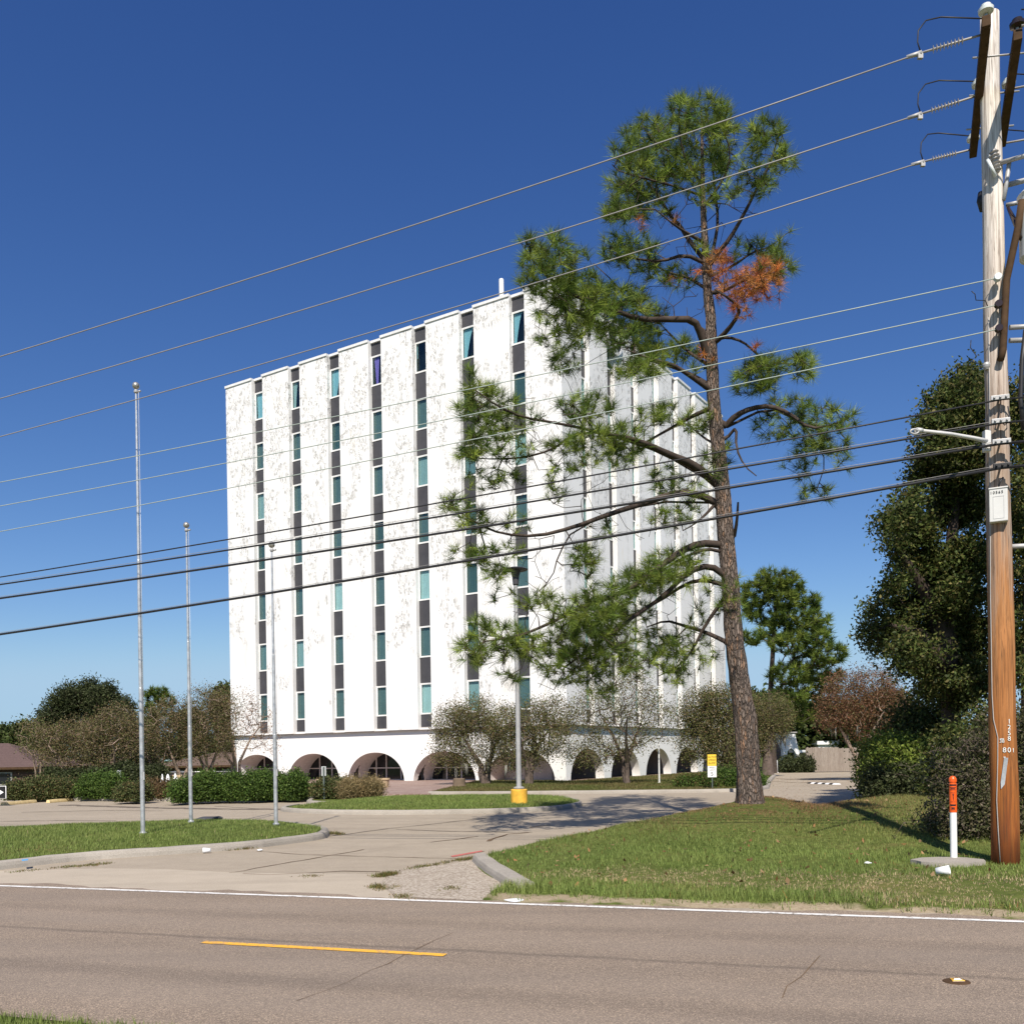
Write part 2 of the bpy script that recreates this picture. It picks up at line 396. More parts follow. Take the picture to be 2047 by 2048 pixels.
def m_marble():
    n = N('white_marble', 0.55, 0.35)
    o = n.coord(); z = n.xyz()[2]
    cl = n.noise(0.46, 2, 0.45, 0.5, n.mapped((1.15, 1.15, 0.62))); zt = n.math('MULTIPLY', n.math('SUBTRACT', z, 3.4), 0.0078)
    mask = n.ramp(n.math('ADD', cl, zt), [(0.605, 0.0), (0.665, 1.0)])
    # wavy pits eaten into the stone, drawn out upwards
    vec = n.mapped((1.0, 1.0, 0.30), (0.0, 0.06, 0.0))
    w = n.n.new('ShaderNodeTexNoise'); w.inputs['Scale'].default_value = 4.8; w.inputs['Detail'].default_value = 2.5; w.inputs['Distortion'].default_value = 1.1
    n.l.new(vec, w.inputs['Vector'])
    rid = n.math('ABSOLUTE', n.math('SUBTRACT', w.outputs['Fac'], 0.5))
    pit = n.math('MULTIPLY', n.ramp(rid, [(0.0, 1.0), (0.03, 0.9), (0.06, 0.0)]), mask)
    brk = n.ramp(n.noise(2.6, 3, 0.6), [(0.42, 0.0), (0.56, 1.0)]); pit = n.math('MULTIPLY', pit, brk)
    stain = n.noise(0.5, 6, 0.7, 0.8, n.mapped((1.6, 1.6, 0.5)))
    c = n.ramp(stain, [(0.35, (0.80, 0.79, 0.77)), (0.55, (0.83, 0.825, 0.815)), (0.72, (0.80, 0.765, 0.70))])
    fl = n.noise(7, 5, 0.75, 0.3, n.mapped((3.0, 3.0, 0.22))); c = n.mix(n.ramp(fl, [(0.5, 0.0), (0.8, 0.22)]), c, (0.60, 0.585, 0.55))
    c = n.mix(n.math('MULTIPLY', pit, 0.80), c, (0.36, 0.345, 0.32))
    jf = n.math('FRACT', n.math('DIVIDE', n.math('SUBTRACT', z, 0.55), 3.71)); jd = n.math('ABSOLUTE', n.math('SUBTRACT', jf, 0.5))
    c = n.mix(n.ramp(jd, [(0.0, 0.30), (0.0045, 0.0)]), c, (0.45, 0.44, 0.42))
    n.col(c); n.bump(n.math('SUBTRACT', 1.0, pit), 0.6, 0.03); return n.m
def m_stucco():
    n = N('white_stucco', 0.75, 0.25)
    a = n.noise(0.6, 5, 0.6); b = n.noise(30, 3)
    c = n.ramp(a, [(0.3, (0.80, 0.79, 0.77)), (0.7, (0.85, 0.845, 0.83))])
    z = n.xyz()[2]; st = n.noise(2.0, 5, 0.7, 0.2, n.mapped((2.4, 2.4, 0.25)))
    dirt = n.math('MULTIPLY', n.ramp(z, [(0.0, 0.55), (0.10, 0.0)]), n.ramp(st, [(0.35, 0.0), (0.7, 1.0)]))
    c = n.mix(dirt, c, (0.45, 0.42, 0.37)); c = n.mix(n.ramp(st, [(0.62, 0.0), (0.8, 0.18)]), c, (0.52, 0.50, 0.46))
    n.col(c); n.bump(b, 0.15, 0.01); return n.m
def m_glass():
    m = bpy.data.materials.new('tinted_glass'); m.use_nodes = True; t = m.node_tree; t.nodes.clear()
    tr = t.nodes.new('ShaderNodeBsdfTransparent'); tr.inputs[0].default_value = (0.70, 0.81, 0.82, 1)
    gl = t.nodes.new('ShaderNodeBsdfGlossy'); gl.inputs['Roughness'].default_value = 0.03; gl.inputs['Color'].default_value = (0.8, 0.95, 0.95, 1)
    fr = t.nodes.new('ShaderNodeLayerWeight'); fr.inputs[0].default_value = 0.25
    ad = t.nodes.new('ShaderNodeMath'); ad.operation = 'MULTIPLY_ADD'; ad.inputs[1].default_value = 0.16; ad.inputs[2].default_value = 0.02
    mx = t.nodes.new('ShaderNodeMixShader'); o = t.nodes.new('ShaderNodeOutputMaterial')
    t.links.new(fr.outputs['Facing'], ad.inputs[0]); t.links.new(ad.outputs[0], mx.inputs[0]); t.links.new(tr.outputs[0], mx.inputs[1]); t.links.new(gl.outputs[0], mx.inputs[2]); t.links.new(mx.outputs[0], o.inputs[0])
    return m
def m_bark(name, lo, mid, hi, sc=1.0, vert=0.28, bd=0.05):
    n = N(name, 0.9, 0.15)
    vec0 = n.mapped((sc*9, sc*9, sc*9*vert)); vm = n.n.new('ShaderNodeVectorMath'); vm.operation = 'MULTIPLY_ADD'; nz = n.n.new('ShaderNodeTexNoise'); nz.inputs['Scale'].default_value = 1.3; nz.inputs['Detail'].default_value = 4; n.l.new(vec0, nz.inputs['Vector'])
    n.l.new(nz.outputs['Color'], vm.inputs[0]); vm.inputs[1].default_value = (1.3, 1.3, 1.3); n.l.new(vec0, vm.inputs[2]); vec = vm.outputs[0]
    v = n.voro(1.0, vec, 'DISTANCE_TO_EDGE'); q = n.voro(1.0, vec, out='Color'); f = n.noise(3*sc, 5, 0.7)
    c = n.ramp(n.xyz(q)[0], [(0.0, mid), (0.3, tuple(x*0.75 for x in mid)), (0.62, tuple(x*1.25 for x in mid)), (0.84, hi), (0.93, tuple(x*1.1 for x in mid)), (1.0, tuple(x*0.8 for x in mid))])
    c = n.mix(n.ramp(v, [(0.0, 1.0), (0.13, 0.0)]), c, lo); c = n.mix(n.ramp(f, [(0.4, 0.35), (0.65, 0.0)]), c, tuple(x*0.7 for x in mid))
    n.col(c); n.bump(n.ramp(v, [(0.0, 0.0), (0.25, 1.0)]), 0.9, bd); return n.m
def m_wood_pole():
    n = N('weathered_wood', 0.8, 0.2)
    z = n.xyz()[2]; g = n.noise(6, 6, 0.7, 0.6, n.mapped((5, 5, 0.16))); k = n.noise(2.5, 4, 0.65, 0.4, n.mapped((4, 4, 0.30)))
    zz = n.math('ADD', z, n.math('MULTIPLY', n.math('SUBTRACT', k, 0.5), 4.0))
    warm = n.ramp(n.math('DIVIDE', zz, 11.0), [(0.0, (0.20, 0.060, 0.018)), (0.10, (0.36, 0.125, 0.030)), (0.30, (0.46, 0.215, 0.085)), (0.41, (0.36, 0.265, 0.20)), (0.52, (0.46, 0.37, 0.30)), (0.64, (0.62, 0.54, 0.47)), (0.80, (0.74, 0.68, 0.61)), (1.0, (0.78, 0.73, 0.66))])
    c = n.mix(n.ramp(g, [(0.36, 0.62), (0.55, 0.0)]), warm, (0.10, 0.045, 0.02))
    cr = n.noise(3.0, 3, 0.5, 0.3, n.mapped((9, 9, 0.12))); c = n.mix(n.ramp(n.math('ABSOLUTE', n.math('SUBTRACT', cr, 0.5)), [(0.0, 0.7), (0.02, 0.0)]), c, (0.06, 0.035, 0.02))
    n.col(c); n.bump(g, 0.4, 0.01); return n.m
def m_brickpave():
    n = N('brick_paving', 0.85, 0.2)
    b = n.n.new('ShaderNodeTexBrick'); b.inputs['Scale'].default_value = 2.2
    b.inputs['Color1'].default_value = (0.19, 0.118, 0.10, 1); b.inputs['Color2'].default_value = (0.26, 0.178, 0.155, 1); b.inputs['Mortar'].default_value = (0.34, 0.27, 0.23, 1)
    n.l.new(n.coord(), b.inputs['Vector']); n.col(n.mix(n.ramp(n.noise(0.7, 4), [(0.4, 0.0), (0.7, 0.5)]), b.outputs['Color'], (0.36, 0.28, 0.24))); return n.m
def m_brickwall(c1, c2):
    n = N('brown_brick', 0.85, 0.2); b = n.n.new('ShaderNodeTexBrick'); b.inputs['Scale'].default_value = 5
    b.inputs['Color1'].default_value = (*c1, 1); b.inputs['Color2'].default_value = (*c2, 1); b.inputs['Mortar'].default_value = (0.16, 0.13, 0.11, 1)
    v = n.n.new('ShaderNodeCombineXYZ'); o = n.xyz(); n.l.new(n.math('ADD', o[0], o[1]), v.inputs[0]); n.l.new(o[2], v.inputs[1])
    n.l.new(v.outputs[0], b.inputs['Vector']); n.col(b.outputs['Color']); return n.m
def m_shingle(c):
    n = N('roof_shingle', 0.9, 0.15); z = n.math('FRACT', n.math('MULTIPLY', n.xyz()[2], 6.0)); f = n.noise(9, 4, 0.7)
    a = n.ramp(f, [(0.3, tuple(x*0.75 for x in c)), (0.7, tuple(x*1.2 for x in c))]); n.col(n.mix(n.ramp(z, [(0.0, 0.5), (0.15, 0.0)]), a, tuple(x*0.5 for x in c))); return n.m
def m_fence():
    n = N('grey_fence_wood', 0.9, 0.1); o = n.mapped((1, 1, 1), (0, 0, 0)); g = n.noise(8, 5, 0.7, 0.3, n.mapped((3, 3, 0.25)))
    q = n.noise(0.9, 2, 0.5, 0, n.mapped((4, 4, 0.05)))
    c = n.ramp(g, [(0.3, (0.20, 0.165, 0.135)), (0.7, (0.36, 0.31, 0.265))]); n.col(n.mix(n.ramp(q, [(0.4, 0.0), (0.6, 0.35)]), c, (0.16, 0.125, 0.10))); return n.m
def m_paint(name, c):
    n = N(name, 0.8, 0.2); f = n.noise(14, 6, 0.75); g = n.noise(1.3, 3, 0.6)
    w = n.math('ADD', f, n.math('MULTIPLY', g, 0.35)); n.col(n.mix(n.ramp(w, [(0.70, 0.0), (0.80, 0.85)]), c, (0.24, 0.195, 0.16))); return n.m
M = dict(
    asphalt=m_asphalt(), lot=m_concrete('lot_concrete', (0.31, 0.260, 0.196), (0.40, 0.341, 0.265)),
    apron=m_concrete('apron_concrete', (0.40, 0.34, 0.262), (0.48, 0.415, 0.33)), agg=m_concrete('pebble_concrete', (0.30, 0.25, 0.19), (0.36, 0.31, 0.25), agg=0.6),
    kerb=m_concrete('kerb_concrete', (0.25, 0.225, 0.19), (0.42, 0.385, 0.335)), soil=m_grassground(), marble=m_marble(), stucco=m_stucco(), glass=m_glass(),
    inner=simple('vault_plaster', (0.66, 0.62, 0.60), 0.85, 0.1), innerdk=simple('shade_brown_wall', (0.22, 0.165, 0.14), 0.9, 0.1, 0, 0.15, 3),  # innerdk has the shade inside the arches put into its brown
    spandrel=simple('charcoal_panel', (0.056, 0.055, 0.062), 0.55, 0.35, 0, 0.18, 1.3), wframe=simple('white_metal', (0.74, 0.74, 0.73), 0.45, 0.4),
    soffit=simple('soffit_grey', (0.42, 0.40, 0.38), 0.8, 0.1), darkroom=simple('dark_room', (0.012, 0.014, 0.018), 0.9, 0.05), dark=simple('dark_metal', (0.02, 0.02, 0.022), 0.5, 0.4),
    bronze=simple('entrance_mullion', (0.66, 0.62, 0.59), 0.5, 0.4), entglass=simple('entrance_glass', (0.010, 0.013, 0.016), 0.08, 0.5, 0, 0.3, 1.2),
    roofing=simple('flat_roof', (0.35, 0.34, 0.33), 0.9, 0.1), brickpave=m_brickpave(),
    steel=simple('galvanised_steel', (0.55, 0.56, 0.57), 0.38, 0.5, 0.55, 0.22, 9), steel2=simple('grey_lamp_paint', (0.40, 0.40, 0.40), 0.5, 0.4, 0.2, 0.15, 8), gold=simple('dull_ball', (0.42, 0.40, 0.36), 0.35, 0.5, 0.6),
    yellow=simple('yellow_paint', (0.74, 0.42, 0.055), 0.6, 0.3, 0, 0.25, 4), roadyellow=m_paint('road_yellow', (0.80, 0.42, 0.05)), roadwhite=m_paint('road_white', (0.74, 0.73, 0.70)),
    stopyellow=simple('faded_yellow', (0.74, 0.58, 0.30), 0.8, 0.2, 0, 0.22, 5), crack=simple('crack_dirt', (0.15, 0.105, 0.07), 0.95, 0.05, 0, 0.3, 6), joint=simple('joint_tar', (0.15, 0.125, 0.10), 0.9, 0.1, 0, 0.3, 6),
    wood=m_wood_pole(), arm=simple('dark_crossarm', (0.075, 0.045, 0.025), 0.85, 0.15, 0, 0.3, 8), porcelain=simple('white_porcelain', (0.72, 0.76, 0.74), 0.2, 0.5), brownpor=simple('brown_porcelain', (0.03, 0.018, 0.015), 0.15, 0.6),
    wire_al=simple('aluminium_wire', (0.27, 0.26, 0.25), 0.5, 0.4, 0.0), wire_blk=simple('black_cable', (0.022, 0.022, 0.024), 0.5, 0.4), wire_pale=simple('pale_wire', (0.36, 0.42, 0.38), 0.5, 0.4), polymer=simple('grey_polymer', (0.42, 0.40, 0.38), 0.5, 0.4),
    boxgrey=simple('pale_grey_box', (0.62, 0.62, 0.60), 0.5, 0.4, 0, 0.05), black=simple('black_ink', (0.02, 0.02, 0.022), 0.6, 0.2), orange=simple('orange_plastic', (0.80, 0.105, 0.010), 0.35, 0.5, 0, 0.05), whitepl=simple('white_plastic', (0.78, 0.79, 0.78), 0.4, 0.4, 0, 0.04),
    signyellow=simple('sign_yellow', (0.85, 0.58, 0.06), 0.5, 0.3, 0, 0.04), signwhite=simple('sign_white', (0.82, 0.82, 0.82), 0.5, 0.3, 0, 0.03), signback=simple('sign_back', (0.55, 0.56, 0.56), 0.45, 0.4, 0.4), red=simple('red_reflector', (0.42, 0.008, 0.012), 0.25, 0.5), navy=simple('navy_emblem', (0.012, 0.012, 0.035), 0.5, 0.4),
    post=simple('green_post', (0.09, 0.11, 0.10), 0.6, 0.3), bluepaint=simple('blue_paint', (0.12, 0.32, 0.55), 0.8, 0.2), redpaint=simple('red_paint', (0.45, 0.14, 0.12), 0.85, 0.1), brickred=simple('red_brick_piece', (0.14, 0.028, 0.018), 0.9, 0.1),
    terracotta=simple('tan_planter', (0.50, 0.38, 0.24), 0.85, 0.15), stone=simple('brown_stone', (0.16, 0.12, 0.085), 0.9, 0.1), cup=simple('paper_cup', (0.78, 0.80, 0.82), 0.5, 0.3, 0, 0.03), fence=m_fence(),
    roofA=m_shingle((0.115, 0.078, 0.072)), roofB=m_shingle((0.14, 0.10, 0.08)), brickA=m_brickwall((0.075, 0.035, 0.025), (0.11, 0.055, 0.04)), whitewall=simple('white_wall', (0.78, 0.79, 0.80), 0.7, 0.2),
    leaf=mat_leaf('leaf', 0.30, 0.55, 0.18), needle=mat_leaf('needle', 0.28, 0.6, 0.12), grass=mat_leaf('grass_blade', 0.30, 0.6, 0.2),
    pinebark=m_bark('pine_bark', (0.055, 0.043, 0.037), (0.225, 0.178, 0.15), (0.38, 0.225, 0.14), 2.3, 0.27, 0.05), twig=simple('grey_twig', (0.13, 0.10, 0.085), 0.9, 0.1, 0, 0.3, 5), darkbark=simple('dark_bark', (0.065, 0.05, 0.042), 0.9, 0.1, 0, 0.35, 5),
    palebark=simple('crape_bark', (0.30, 0.225, 0.175), 0.85, 0.15, 0, 0.3, 6), moss=simple('hanging_moss', (0.25, 0.245, 0.215), 0.95, 0.05, 0, 0.2, 6), needlebed=simple('pine_straw', (0.24, 0.115, 0.05), 0.95, 0.05, 0, 0.35, 5))
def curtain_mat(nm, c): return simple(nm, c, 0.9, 0.05, 0, 0.06, 3)
M['cur_blue'] = curtain_mat('blue_curtain', (0.62, 0.82, 0.92)); M['cur_purple'] = curtain_mat('purple_curtain', (0.55, 0.28, 0.85)); M['cur_white'] = curtain_mat('pale_curtain', (0.72, 0.74, 0.74))
BL = [curtain_mat('closed_blind', (0.25, 0.27, 0.265)), curtain_mat('dim_blind', (0.15, 0.185, 0.18)), curtain_mat('bright_blind', (0.95, 0.93, 0.90)), curtain_mat('light_grey_blind', (0.62, 0.64, 0.63)), curtain_mat('grey_blind', (0.34, 0.38, 0.38))]  # pale and dark tones are the blinds' own colours

# ================================================================== GROUND
RD = Vector((0.9525, -0.3046, 0)); RN = Vector((0.3046, 0.9525, 0))          # road direction, and away from the camera
def R(a, b, z=0.0): return Vector((RD.x*a+RN.x*b, RD.y*a+RN.y*b, z))
def flat(name, poly, z, mat, kind='structure'):
    me = bpy.data.meshes.new(name); bm = bmesh.new(); vs = [bm.verts.new((p[0], p[1], z)) for p in poly]
    f = bm.faces.new(vs); f.normal_update()
    if f.normal.z < 0: f.normal_flip()
    bmesh.ops.triangulate(bm, faces=[f]); bm.to_mesh(me); bm.free(); me.materials.append(mat)
    return tag(link(bpy.data.objects.new(name, me)), kind=kind)
flat('ground', [(-700, -250), (700, -250), (700, 1200), (-700, 1200)], -0.03, M['soil'])
road_edge = [R(a, 10.36+0.09*math.sin(a*1.7)+0.05*math.sin(a*4.3+1)+0.05*math.sin(a*11), 0) for a in np.arange(90, -90.1, -0.25)]
flat('road', [R(-90, 4.94), R(90, 4.94)]+road_edge, 0.0, M['asphalt'])
lot = [R(-70, 10.0), R(2.0, 10.0), (3.0, 14.0), (9, 17), (17, 23), (27.5, 46), (31, 69), (24, 74), (14, 70), (13.5, 56), (2, 58), (-60, 47), (-60, 31)]
flat('parking_lot', lot, -0.006, M['lot'])
apr = [R(-70, 10.05), R(-0.1, 10.05)] + [G(*q) for q in ((1000, 1792), (930, 1788), (905, 1765), (760, 1748), (460, 1745), (330, 1738), (200, 1737), (0, 1742))] + [R(-70, 12.6)]
flat('driveway_apron', apr, -0.001, M['apron'])
flat('pebble_patch', [G(*q) for q in ((789, 1740), (829, 1737), (963, 1720), (1000, 1735), (1060, 1772), (990, 1797), (955, 1802), (792, 1794), (757, 1768))], 0.004, M['agg'])
def stripe(name, poly, mat, label, cat, z=0.006, kind=None):
    o = flat(name, poly, z, mat, kind=None); return tag(o, label, cat, None, kind) if kind is None else tag(o, kind=kind)
def band(a0, a1, b, w): return [R(a0, b-w/2), R(a1, b-w/2), R(a1, b+w/2), R(a0, b+w/2)]
flat('road_edge_line', [R(a, 10.08+0.004*math.sin(a*13)) for a in np.arange(-90, 90, 0.3)]+[R(a, 10.18+0.004*math.sin(a*9)) for a in np.arange(89.9, -90.1, -0.3)], 0.005, M['roadwhite'])
yl0 = R(0, 0); a0 = G(403, 1886).dot(RD); a1 = G(886, 1913.5).dot(RD)
for k in (0, 1, -1):
    if k == 0: flat('road_lane_dash', band(a0, a1, 7.40, 0.10), 0.005, M['roadyellow'])
# cracks and joints of the paving
def ribbon(pts, w, z, mb, jit=0.5):
    P = [Vector((p[0], p[1], 0)) for p in pts]; Q = []
    for a, b in zip(P[:-1], P[1:]):
        k = max(1, int((b-a).length/0.25)); d = (b-a).normalized(); s = Vector((-d.y, d.x, 0))
        for j in range(k): Q.append((a+(b-a)*(j/k)+s*random.uniform(-0.03, 0.03), s, w*random.uniform(1-jit, 1+jit)))
    d = (P[-1]-P[-2]).normalized(); Q.append((P[-1], Vector((-d.y, d.x, 0)), w))
    vs = []
    for p, s, ww in Q: vs += [(p.x-s.x*ww/2, p.y-s.y*ww/2, z), (p.x+s.x*ww/2, p.y+s.y*ww/2, z)]
    mb.add(vs, [(2*i, 2*i+2, 2*i+3, 2*i+1) for i in range(len(Q)-1)])
Zz2 = lambda x, y: G(430+x/2.7586, 1340+y/2.7586)
Zz3 = lambda x, y: G(900+x/3.218, 1340+y/3.218)
Zz1 = lambda x, y: G(x/2.7586, 1340+y/2.7586)
mb = MB(); mb2 = MB()
for pts, w in (([(230, 1000), (500, 1018), (870, 1030), (1330, 1040)], 0.03), ([(80, 1120), (300, 1080), (600, 1030), (820, 990)], 0.03), ([(150, 1125), (300, 1131), (480, 1122), (700, 1110), (910, 1112)], 0.035),
               ([(1500, 945), (1560, 922), (1610, 905), (1730, 897)], 0.07), ([(1180, 950), (1320, 935), (1450, 918)], 0.04), ([(1730, 870), (1850, 855)], 0.06), ([(480, 1136), (570, 1137)], 0.05), ([(1300, 1030), (1480, 1000)], 0.05)):
    ribbon([Zz2(*p) for p in pts], w, 0.0, mb)
for pts, w in (([(600, 920), (740, 905), (950, 875), (1200, 850), (1500, 815)], 0.06), ([(1000, 880), (1300, 890), (1600, 895), (1750, 895)], 0.06), ([(0, 752), (230, 765), (400, 775)], 0.07)):
    ribbon([Zz2(*p) for p in pts], w, 0.0, mb2)
for pts, w in (([(0, 835), (300, 830), (640, 832)], 0.08), ([(350, 745), (800, 760), (1300, 768), (1600, 768)], 0.5), ([(120, 785), (600, 775), (900, 778)], 0.08)): ribbon([Zz1(*p) for p in pts], w, -0.001, mb2)
for pts, w in (([(1560, 1560), (1700, 1553)], 0.2), ([(1530, 1556), (1620, 1560), (1735, 1552)], 0.15), ([(1530, 1562), (1600, 1566), (1660, 1562)], 0.15)): ribbon([G(*p) for p in pts], w, -0.001, mb)
mr = MB(); zl = lambda x, y: G(x/1.8876, 1740+y/1.8876); zr_ = lambda x, y: G(1023+x/1.8858, 1700+y/1.8858)
for pts, w in (([zl(1705, 240), zl(1600, 290), zl(1510, 330), zl(1400, 380), zl(1320, 425), zl(1240, 455), zl(1120, 495)], 0.006), ([zr_(1170, 400), zr_(1120, 445), zr_(1085, 478), zr_(1040, 515), zr_(1020, 560)], 0.008), ([zl(300, 160), zl(420, 150), zl(520, 120)], 0.006), ([zr_(700, 60), zr_(720, 120)], 0.01)): ribbon(pts, w, 0.003, mr)
o = mr.build('road_cracks', M['crack']); o['kind'] = 'structure'
o = mb.build('pavement_cracks', M['crack']); o['kind'] = 'structure'
o = mb2.build('pavement_joints', M['joint']); o['kind'] = 'structure'

def kerb(name, pts, mat=None, w=0.17, h=0.13, z0=-0.05):
    """pts: inner (lawn side) edge at the top; the kerb sits outside of it"""
    P = [Vector((p[0], p[1], 0)) for p in pts]; prof = [(0.0, z0), (0.0, h-0.005), (0.03, h), (w-0.06, h), (w-0.02, h-0.025), (w, h-0.07), (w+0.02, z0)]
    mb = MB(); vs = []; n = len(prof)
    for i, p in enumerate(P):
        d = (P[min(i+1, len(P)-1)]-P[max(i-1, 0)]).normalized(); s = Vector((d.y, -d.x, 0))
        for q, z in prof: vs.append((p.x+s.x*q, p.y+s.y*q, z+random.uniform(-0.006, 0.006) if 0 < z else z))
    fs = [(i*n+k, i*n+k+1, (i+1)*n+k+1, (i+1)*n+k) for i in range(len(P)-1) for k in range(n-1)]
    fs += [tuple(range(n)), tuple((len(P)-1)*n+k for k in reversed(range(n)))]
    mb.add(vs, fs); o = mb.build(name, mat or M['kerb']); o['kind'] = 'structure'; return o
def resample(pts, step):
    P = [Vector((p[0], p[1])) for p in pts]; out = [P[0]]
    for a, b in zip(P[:-1], P[1:]):
        k = max(1, int((b-a).length/step)); out += [a+(b-a)*(j/k) for j in range(1, k+1)]
    return out

# right-hand lawn: a mound that climbs to the pine
def lawn_top(X, Y):
    b = X*RN.x+Y*RN.y
    s = np.clip((b-14.6)/6.4, 0, 1); return 0.015 + 0.115*np.clip((b-10.4)/1.8, 0, 1)**0.8 + 0.40*(s*s*(3-2*s))
def LP(x, y):
    u, w = uw(x, y); Yp = 9.0
    while Yp < 27 and H + w*Yp > lawn_top(u*Yp, Yp): Yp += 0.01
    return Vector((u*Yp, Yp, 0))
lawn_l = [G(1066, 1764, .12), G(1048, 1754, .13), G(1030, 1744, .13), G(1000, 1728, .13), G(984, 1717, .13), G(974, 1708, .13)] + [LP(*q) for q in ((1012, 1700), (1050, 1691), (1150, 1667), (1250, 1648), (1350, 1627), (1430, 1612))]
LAWN = [R(60, 10.42)] + [R(a, 10.42+0.12*math.sin(a*2.1)+0.06*math.sin(a*6.3)) for a in np.arange(30, -0.2, -0.3)] + [G(960, 1803)] + [G(1000, 1782), G(1040, 1772)] + [Vector((p.x, p.y)) for p in lawn_l] + [Vector((6.2, 22.6)), G(1640, 1610, .52), G(1700, 1600, .52), Vector((13, 24.5)), Vector((40, 30)), Vector((60, 5))]
gx = np.arange(-2.6, 62, 0.25); gy = np.arange(-9, 32, 0.25); XX, YY = np.meshgrid(gx, gy)
sd = sdist(LAWN, XX, YY); ZZ = lawn_top(XX, YY) + 0.05*(vnoise(XX, YY, 0.9, 3)-0.5)*np.clip((XX*RN.x+YY*RN.y-10.6)/1.0, 0, 1)
ZZ = np.where(sd < 0, ZZ+sd*0.55, ZZ)
pd = np.hypot(XX-5.44, YY-21.5); ZZ += 0.10*np.exp(-(pd/0.9)**2)
keep = (sd > -1.3)
vid = -np.ones(XX.shape, int); vid[keep] = np.arange(keep.sum()); q = (vid[:-1, :-1] >= 0) & (vid[1:, :-1] >= 0) & (vid[:-1, 1:] >= 0) & (vid[1:, 1:] >= 0)
Fq = np.stack([vid[:-1, :-1][q], vid[:-1, 1:][q], vid[1:, 1:][q], vid[1:, :-1][q]], 1)
o = np_mesh('lawn_ground', np.stack([XX[keep], YY[keep], ZZ[keep]], 1), Fq, M['soil'], smooth=True); o['kind'] = 'structure'
def lawnz(x, y):
    i = int(np.clip(np.searchsorted(gx, x)-1, 0, len(gx)-2)); j = int(np.clip(np.searchsorted(gy, y)-1, 0, len(gy)-2)); fx = (x-gx[i])/0.25; fy = (y-gy[j])/0.25
    return float(ZZ[j, i]*(1-fx)*(1-fy)+ZZ[j, i+1]*fx*(1-fy)+ZZ[j+1, i]*(1-fx)*fy+ZZ[j+1, i+1]*fx*fy)
def LZ(x, y):
    """pixel to the point of the lawn surface it shows"""
    u, w = uw(x, y); Yp = 9.0
    while Yp < 27.0:
        if H + w*Yp <= lawnz(u*Yp, Yp): break
        Yp += 0.02
    return Vector((u*Yp, Yp, lawnz(u*Yp, Yp)))
kerb('lawn_kerb', resample([G(x, y, .13) for x, y in ((972, 1706), (984, 1716), (1000, 1727), (1030, 1743), (1048, 1753), (1068, 1764))], 0.3), w=0.22)

def island(name, pts, top, kerb_from, kerb_to, crown=0.10):
    P = [Vector((p.x, p.y)) for p in pts]; xs = [p.x for p in P]; ys = [p.y for p in P]
    X, Y = np.meshgrid(np.arange(min(xs)-.4, max(xs)+.4, 0.2), np.arange(min(ys)-.4, max(ys)+.4, 0.2)); s = sdist(P, X, Y)
    Z = top + crown*(1-np.exp(-np.maximum(s, 0)/1.2)); Z = np.where(s < 0, top+s*1.1, Z); k = s > -0.35
    v = -np.ones(X.shape, int); v[k] = np.arange(k.sum()); q = (v[:-1, :-1] >= 0) & (v[1:, :-1] >= 0) & (v[:-1, 1:] >= 0) & (v[1:, 1:] >= 0)
    f = np.stack([v[:-1, :-1][q], v[:-1, 1:][q], v[1:, 1:][q], v[1:, :-1][q]], 1)
    o = np_mesh(name, np.stack([X[k], Y[k], Z[k]], 1), f, M['soil'], smooth=True); o['kind'] = 'structure'
    return P
IL = G(0, 1722, .12)+(G(0, 1722, .12)-G(145, 1706, .12))*4.0
ISL1 = island('front_island', [IL]+[G(x, y, .12) for x, y in ((0, 1722), (145, 1706), (290, 1697), (471, 1686), (580, 1673.5), (630, 1667), (642, 1661), (638, 1653), (544, 1642), (399, 1642), (254, 1646), (120, 1651), (0, 1657))]+[Vector((-18, 22.5, 0))], 0.11, 0, 6)
kerb('island_kerb', smooth_poly([IL, G(0, 1722, .12)+(IL-G(0, 1722, .12))*0.5]+[G(x, y, .12) for x, y in ((0, 1722), (145, 1706), (290, 1697), (471, 1686), (580, 1673.5), (630, 1667), (644, 1661), (639, 1652), (544, 1641))], 2))
ISL2 = island('lamp_island', [G(x, y, .11) for x, y in ((572, 1616), (611, 1619), (700, 1621), (792, 1621.5), (974, 1619), (1082, 1615), (1130, 1610), (1160, 1604), (1133, 1594), (1055, 1591), (900, 1592), (792, 1593), (684, 1601), (633, 1607))], 0.10, 0, 6)
kerb('lamp_island_kerb', smooth_poly([G(x, y, .11) for x, y in ((600, 1609), (572, 1613), (572, 1616), (611, 1619), (700, 1621), (792, 1621.5), (974, 1619), (1082, 1615), (1130, 1610), (1160, 1604), (1133, 1594), (1055, 1591), (900, 1592))], 2))
def slab(name, poly, z, mat):
    o = MB().prism([(p[0], p[1]) for p in poly], -0.1, z).build(name, mat); o['kind'] = 'structure'
    bm = bmesh.new(); bm.from_mesh(o.data); bmesh.ops.triangulate(bm, faces=[f for f in bm.faces if len(f.verts) > 4]); bm.to_mesh(o.data); bm.free(); return o
bedl = [G(x, y, .1) for x, y in ((-300, 1597), (0, 1597), (174, 1597), (290, 1597), (616, 1597), (640, 1590))]
slab('hedge_bed', bedl + [Vector((-10, 58)), Vector((-60, 70))], 0.10, M['soil'])
kerb('hedge_kerb', resample(bedl, 1.0), h=0.14, w=0.2)
tanb = [G(x, y, .1) for x, y in ((618, 1602), (640, 1604), (700, 1603), (760, 1601))]
tanb2 = [G(x, y, .1) for x, y in ((766, 1596), (700, 1593), (640, 1594))]
